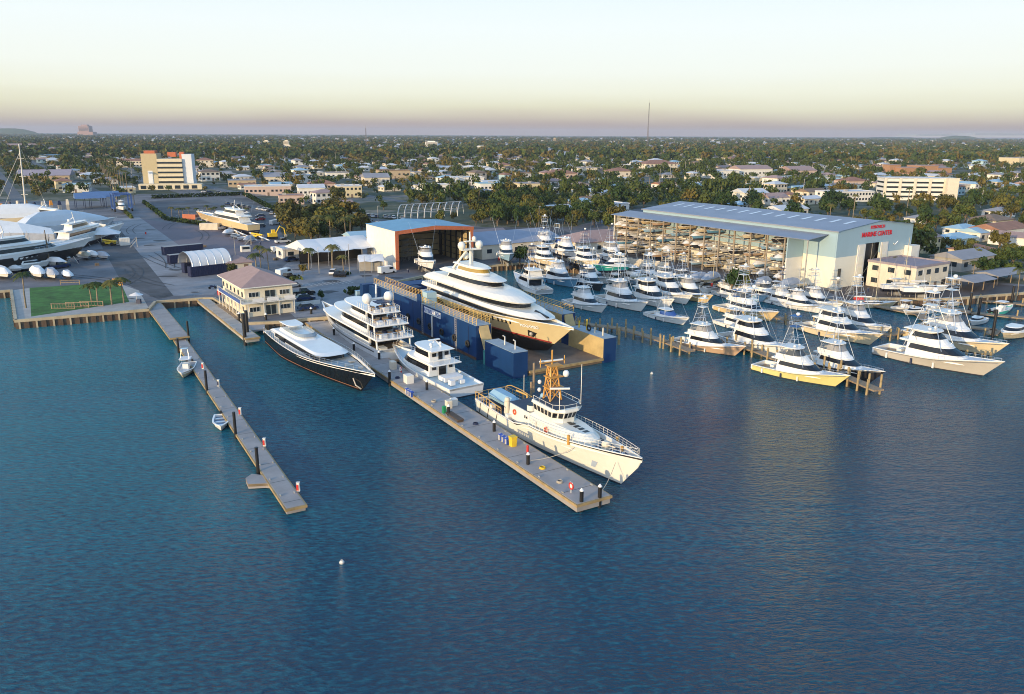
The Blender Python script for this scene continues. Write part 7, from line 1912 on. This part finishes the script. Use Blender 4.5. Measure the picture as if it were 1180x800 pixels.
# boats and trailers below racks (yard in front)
for k in range(16):
    px=835+rkr.uniform(0,95) if k<8 else 730+rkr.uniform(0,90); py=lerp(318,336,(px-730)/200)+rkr.uniform(-5,2)
    c_=rkr.choice(['white','cream','white','mid blue']); o=sb(rkr.choice(kinds),px,py,100+rkr.uniform(-12,12),rkr.uniform(6.5,8.5),f'{c_} hulled small boat parked on the ground in front of the racks',c_,GZ+.7,'small boats on the ground in front of the racks')
# ================================================================ left yard: wrapped superyachts
WRAP=mat('shrink_wrap',(.62,.66,.70),.45,var=.06,scale=.25,bump=.15,bscale=1.2)
def bigashore(bow,stern,label,hullm,B=8.,zb=5.2,wrap=True,z=GZ+2.4,dark=None,boot=.3):
    b_=P(bow[0],bow[1],z+zb);s_=P(stern[0],stern[1],z+3.5); b_.z=0;s_.z=0; d=b_-s_;L=d.length;a=math.atan2(d.y,d.x)
    t=thing('yacht_ashore',label,'yacht',(s_.x,s_.y,z),a); H=Hull(L,B,2.6,3.2,zb,draft=2.,rake=6,aft=.8,ns=21,boot=boot); hu=H.hull(t,hullm,BLACK if boot>1 else BOOT)
    H.deck(t,DECKW,0,1,.3,.2)
    if dark:
        for s in (1,-1):
            m=MB(); a_=[];c_=[]
            for k in range(12):
                tt=dark[0]+(dark[1]-dark[0])*k/11; w=math.sin(PI*k/11)*.5+.05; p=H.pt(tt,H.sheer(tt)*.62+w*.6);q=H.pt(tt,H.sheer(tt)*.62-w*.7); a_.append((p[0],s*(p[1]+.05),p[2]));c_.append((q[0],s*(q[1]+.05),q[2]))
            m.loft([a_,c_] if s<0 else [c_,a_],0,True,False,False,closed=False); m.build('hull_window',GLASS,hu)
    if wrap:
        m=MB(); f=L/40; m.loft([plan(0*f,20*f,37*f,B*.47,3.0,2,8,q=2.4),plan(1*f,19*f,33*f,B*.42,4.6,2,8,q=2.4),plan(4*f,17*f,26*f,B*.28,6.6,2,8,q=2.4),plan(8*f,14*f,19*f,B*.12,8.2,2,8,q=2.4)],0,False); m.build('white_wrap',WRAP,t)
    else:
        f=L/40; yacht_tier(t,'deckhouse',plan(5*f,18*f,28*f,B*.38,2.6,2,8,q=2.4),plan(6*f,17*f,24*f,B*.32,5.0,2,8,q=2.4),0,0,.3,.75)
        m=MB(); slab(m,plan(4*f,16*f,24*f,B*.36,0,2,8,q=2.4),5.0,5.3,.1); m.build('boat_deck',WHITE,t); yacht_tier(t,'pilothouse',plan(8*f,14*f,19*f,B*.27,5.3,2,8,q=2.4),plan(8.5*f,13.5*f,17*f,B*.22,7.2,2,8,q=2.4),0,0,.3,.8); m=MB(); slab(m,plan(7*f,13*f,17.5*f,B*.26,0,2,8,q=2.4),7.2,7.45,.08); m.tube([(10*f,-1.4,7.4),(11.5*f,0,9.2),(10*f,1.4,7.4)],.2,6); m.tube([(11.5*f,0,9),(11*f,0,11)],.14,6); m.build('radar_arch',WHITE,t); m=MB(); m.ball(10.5*f,1,8.2,.5,9); m.build('radar_dome',WHITE,t); H.rail(t,.5,.97,.8,12,ALU,.03,1)
    m=MB()
    for k in range(6):
        for s in (1,-1): x=L*(.1+.13*k); m.tube([(x,s*(B/2+.6),-2.4),(x,s*B*.35,-.2)],.12,4)
        m.box(L*(.1+.13*k),0,-2.4,1,1.4,.6)
    m.build('boat_stand',STEEL,t); return t
bigashore((107,273),(-40,296),'black and white hulled superyacht with dark oval windows, nearest of the left yard',WHITE,8.5,4.4,False,dark=(.35,.72),boot=2.0)
bigashore((135,250),(20,262),'white wrapped yacht second row in the left yard',WRAP,6.5,3.4,True,dark=None,z=GZ+1.6)
bigashore((143,257),(60,276),'white hulled sailing yacht bow poking out under the wraps',WHITE,5.5,3.0,False,z=GZ+1.4)
bigashore((122,259),(30,248),'white motor yacht with small dark windows behind the wrapped ones',WHITE,6.5,3.6,False,z=GZ+1.5)
bigashore((96,243),(-20,250),'white hull far left in the third row of the yard',HC['cream'],8,4.6,True)
# main sheet of white covering (boat shelter)
p=P(-20,292,GZ); t=thing('shelter_tent','huge white peaked shelter covering the yachts at the left edge','shelter',P(16,291,GZ)+AX*10,RB-R(8))
m=MB()
fe=[(-26,0,5.4),(-8,-.6,5.8),(4,-.6,5.4),(13,0,4.4)]; rg_=[(-26,7,9.6),(-8,7,10.2),(2,6,8.4),(12,5,6.0)]; be=[(-26,14,5),(-8,14,5.2),(4,13,5),(13,10,4.4)]
for k in range(3):
    m.add([fe[k],fe[k+1],rg_[k+1],rg_[k]],[(0,1,2,3)]); m.add([rg_[k],rg_[k+1],be[k+1],be[k]],[(0,1,2,3)])
m.add([fe[3],be[3],rg_[3]],[(0,1,2)])
m.build('canopy',mat('shelter_fabric',(.76,.75,.72),.55,var=.05),t)
m=MB()
for k in range(3):
    a_,b_=Vector(fe[k]),Vector(fe[k+1]); m.add([(a_.x,a_.y,1.2),(b_.x,b_.y,1.2),b_,a_],[(0,1,2,3)])
m.add([(13,0,1.2),(13,10,1.2),be[3],fe[3]],[(0,1,2,3)]); m.build('side_curtain',mat('shelter_curtain',(.5,.52,.55),.6,var=.12),t)
m=MB()
for q in fe+be: m.box(q[0],q[1],0,.2,.2,q[2])
for k in range(8):
    x=-25+k*5; m.tube([(x,-.75,5.9 if abs(x)<9 else 5.4),(x,-.75,1)],.04,4)
m.build('poles',STEEL,t)
t=thing('small_tent','small white peaked tent beside the yellow telehandler','tent',P(119,280,GZ),RB-R(12)); m=MB(); w=12
m.add([(-w/2,-4,3.4),(w/2,-4,3.4),(w/2,4,3.4),(-w/2,4,3.4),(-1.5,0,5.6),(1.5,0,5.6)],[(0,1,5,4),(1,2,5),(2,3,4,5),(3,0,4)]); m.build('canopy',CANVAS,t)
m=MB(); [m.box(a*w/2*.97,b*3.9,0,.18,.18,3.4) for a in (-1,0,1) for b in (-1,1)]; m.build('poles',STEEL,t)
# tall yacht mast
t=thing('yacht_mast','tall pale mast of a large sailing yacht standing in the left yard','mast',P(31,252,GZ),0); m=MB(); m.tube([(0,0,0),(.8,0,17),(1.5,0,33.5)],.42,8,r2=.24); m.build('spar',mat('mast_pale',(.66,.62,.55),.35,var=.04),t)
m=MB(); 
for z in (11,19,27): m.tube([(z/22-1.6,0,z),(z/22+1.6,0,z)],.1,4)
m.tube([(1.4,0,30),(-14,-2,3)],.09,4); m.tube([(1.3,.4,26),(-12,2,3)],.09,4); m.tube([(1.5,0,33),(5,10,2)],.05,4); m.build('rigging',mat('mast_pale',(.66,.62,.55)),t)
# yellow/blue yard bits beside the mast
for k in range(9):
    p=P(3+k*9.5,246-k*.35,GZ); t=thing('sail_bag_rack','bright orange and blue covered gear stacked on the deck line at the far left','gear stack',p+Vector((0,0,0)),rnd.uniform(0,3),'covered gear stacked by the yachts'); m=MB(); m.box(0,0,3.2,1.6,1.4,1.6+rnd.uniform(0,1.2),tx=.3,ty=.3); m.build('cover',[ORANGE,NAVY,W_CR][k%3],t); m=MB(); m.box(0,0,0,1.4,1.2,3.2); m.build('rack',STEEL,t)
# small boats in the left yard
LYB=[(7,302,'covered_boat',-165,8,'blue white covered boat at the left edge of the small boat yard'),(24,300,'center_console_boat',-170,9,'centre console boat second from the left in the small boat yard'),(41,300,'covered_boat',-170,8,'white covered boat in the middle of the small boat yard'),(33,309,'small_cruiser',-80,12,'long white runabout lying across the small boat yard'),
 (4,318,'covered_boat',-165,9,'cream covered boat cut by the left image edge'),(14,312,'covered_boat',-120,6,'little covered boat beside the one cut by the edge'),(45,318,'covered_boat',-175,9,'white shrouded boat near the back edge of the lawn'),(61,319,'covered_boat',-175,8,'cream shrouded boat right of the white shrouded one'),(79,320,'covered_boat',-175,6.5,'small dark covered boat behind the timber screen'),
 (64,305,'covered_boat',-140,8,'white tarped boat by the tree trunk'),(75,299,'covered_boat',-165,6.5,'low covered boat in the row under the yachts, left'),(87,294,'center_console_boat',-165,8.5,'upright centre console in the row under the yachts'),(98,297,'covered_boat',-165,6.5,'white covered boat in the row under the yachts, middle'),(108,296,'covered_boat',-165,6.5,'white covered boat in the row under the yachts, right'),(120,297,'covered_boat',-165,6.5,'last white covered boat in the row under the yachts')]
for x,y,k,a,L,l in LYB: sb(k,x,y,a,L,l,'dark' if 'dark' in l else 'white',GZ+.75)
car(70,309,-60,'dark blue','dark blue pickup among the covered boats',PICK,None)
t=thing('dead_trunk','dark leafless tree trunk standing in the small boat yard','tree',P(57,308,GZ),0); m=MB(); m.tube([(0,0,0),(.2,0,5),(.1,0,11)],.35,7,r2=.12); m.tube([(.2,0,6),(1.2,0,9)],.1,5); m.build('trunk',BARK,t)
# yacht and other boats ashore in the middle yard
bigashore((226,243),(292,256),'long white and gold motor yacht ashore beside the orange container',gel('hull_gold',(.62,.47,.25)),6.4,3.4,False,z=GZ+1.6)
sf('hardtop',(278,258),(291,252),'white','white tug like boat with its bow on the yard behind the long masts',z=GZ+1.5,Lmax=11)
sb('small_cruiser',250,256,100,11,'small white cruiser in front of the long yacht ashore','white',GZ+1)
m_=0
for k,(a,b_,r) in enumerate((((264,259),(310,277),.42),((262,262),(296,277),.38),((268,257),(300,270),.3))):
    p=P(*a,GZ+1);q=P(*b_,GZ+1); m=MB(); m.tube([p,q],r,7,r2=r*.6); t=thing('stored_mast',['longest white mast lying on trestles in the yard','shorter white mast lying next to the longest one','thin white spar behind the longest mast'][k],'mast',(0,0,0)); m.build('spar',WHITE,t)
    m=MB(); [m.box(p.lerp(q,f).x,p.lerp(q,f).y,GZ,1,.3,.75) for f in (.1,.35,.6,.85)]; m.build('trestles',STEEL,t)
for k,(x,y,a) in enumerate(((256,264,140),(262,270,140),(270,273,140),(278,276,140),(286,278,140),(266,266,140))):
    sb(['open_dinghy','covered_boat','small_cruiser'][k%3],x,y,a,6.5,['leftmost dinghy in the diagonal row beside the stored masts','covered boat second in the diagonal row beside the stored masts','runabout third in the diagonal row beside the stored masts','dinghy fourth in the diagonal row beside the stored masts','covered boat last in the diagonal row beside the stored masts','white runabout tight against the stored masts'][k],'white',GZ+.8)
m=MB(); m.box(0,0,0,3,2,5); o=m.build('white_box_shelter',W_WH,None,P(266,260,GZ)); tag(o,'tall white canvas box behind the stored masts','shelter'); o.rotation_euler=(0,0,RB)
# ================================================================ small things lying about the yard
kr=random.Random(21)
def drum(px,py,l,mt):
    t=thing('oil_drum',l,'drum',P(px,py,GZ),0,'drums about the yard'); m=MB(); m.cyl(0,0,0,.9,.3,10); m.build('body',mt,t); m=MB(); m.cyl(0,0,.9,.93,.31,10); m.build('lid',STEEL,t)
def pallet(px,py,l):
    t=thing('pallet_stack',l,'pallets',P(px,py,GZ),kr.uniform(0,3),'pallets about the yard')
    for k in range(kr.randint(2,5)):
        m=MB(); [m.box(-.5+.25*j,0,k*.16+.06,.16,1.2,.03) for j in range(5)]; [m.box(0,-.5+.5*j,k*.16,1.2,.1,.06) for j in range(3)]; m.build('pallet',WOOD,t)
def stair(px,py,l):
    t=thing('boarding_stairs',l,'stairs',P(px,py,GZ),RB,'boarding stairs about the yard')
    m=MB()
    for k in range(8): m.box(k*.3,0,.3*k,.3,.9,.05)
    for s in (-.45,.45): m.tube([(0,s,0),(2.3,s,2.3)],.04,4); m.tube([(0,s,1),(2.3,s,3.3)],.03,4); m.tube([(2.3,s,0),(2.3,s,3.3)],.04,4)
    m.build('steps',STEEL,t)
spots=[(90,303),(112,306),(150,285),(168,270),(236,285),(282,283),(300,282),(318,300),(560,292),(575,300),(600,296),(612,291),(470,314),(528,306),(700,318),(820,330),(905,338),(975,340),(1000,336),(1080,338),(1100,333),(1060,342)]
for k,(x,y) in enumerate(spots):
    w=['small boats at the left','row of covered boats','white cube container','travelling lift lane','containers','stored masts','yellow handler','tent lane','low shed corner','apron middle','apron edge','blue hulled boat ashore','orange trimmed shed mouth','drydock end','boat rack edge','lone dark tree','rack end wall','marine shed front','marine shed doors','cream office','cream office corner','sailing boats ashore'][k]
    if k%3==0: drum(x,y,f'steel drum standing near the {w}',[NAVY,RED,W_GR][k%2])
    elif k%3==1: pallet(x,y,f'stack of timber pallets near the {w}')
    else: stair(x,y,f'metal boarding stairs near the {w}')
# tyre fenders and ladders on the drydock wall and pier
for k in range(9):
    yy=y0+3+k*5.4; m=MB(); torus(m,(xw_-.28,yy,2.6),.55,.2,'x',12,6); m.build('tyre_fender',RUBBER,DD)
for k in range(3):
    yy=y0+8+k*15; m=MB()
    for s in (-.25,.25): m.tube([(xw_-.12,yy+s,.2),(xw_-.12,yy+s,HW)],.035,4)
    for j in range(14): m.tube([(xw_-.12,yy-.25,.5+j*.44),(xw_-.12,yy+.25,.5+j*.44)],.025,3)
    m.build('ladder',W_CR,DD)
m=MB()
for k in range(8): m.box(xw_-.02,y0+6.2*k+3,-.9,.05,.10,HW+.4)
m.build('weld_seams',NAVY,DD)
m=MB(); m.box(xw_-.03,y0+WL/2,.0,.05,WL,.55); m.build('waterline_band',mat('rust_band',(.10,.05,.03),.8,var=.4,scale=.8),DD)
# coiled hoses and ropes on the main pier
for k,(x,y) in enumerate(((500,463),(548,489),(625,540),(645,556),(458,436))):
    m=MB(); 
    for j in range(3): torus(m,(0,0,.05+j*.08),.38-.03*j,.045,'z',12,5)
    o=m.build('rope_coil',[ROPE,NAVY,YEL][k%3],None,onpier(x,y)); tag(o,['coil of rope by the motor yacht stern','blue hose coil beside the patrol ship stern','yellow hose coil near the patrol ship bow','coil of rope near the life ring stand','blue hose coil beside the motor yacht bow'][k],'hose coil')
# ================================================================ tidy: unused sources go, equal labels get their place
def wipe(o):
    for c in KIDS.get(o,[]): wipe(c)
    bpy.data.objects.remove(o)
for o in list(SFv.values())+list(SB.values())+CPROT+PALMS:
    if o not in USED: wipe(o)
ORD=['first','second','third','fourth','fifth','sixth','seventh','eighth','ninth','tenth','eleventh','twelfth']
by={}
for o in COL.objects:
    if o.parent is None and 'label' in o and o.get('kind')is None: by.setdefault(o['label'],[]).append(o)
for lab,l in by.items():
    if 1<len(l)<=12:
        def key(o):
            if o.type=='EMPTY': w=o.location
            else: w=sum((Vector(c) for c in o.bound_box),Vector())/8+o.location
            return Q(w)[0]
        l.sort(key=key); 
        if len(lab.split())<=12:
            for k,o in enumerate(l): o['label']=lab+', '+(ORD[k] if k else 'leftmost' )+(' from the left' if k else '')
print('objects',len(COL.objects),'top',sum(1 for o in COL.objects if o.parent is None))
for o in COL.objects:
    if o.parent is None and 'label' in o:
        n=len(o['label'].split())
        if n<4 or n>16: print('LABEL LEN',n,o['label'])
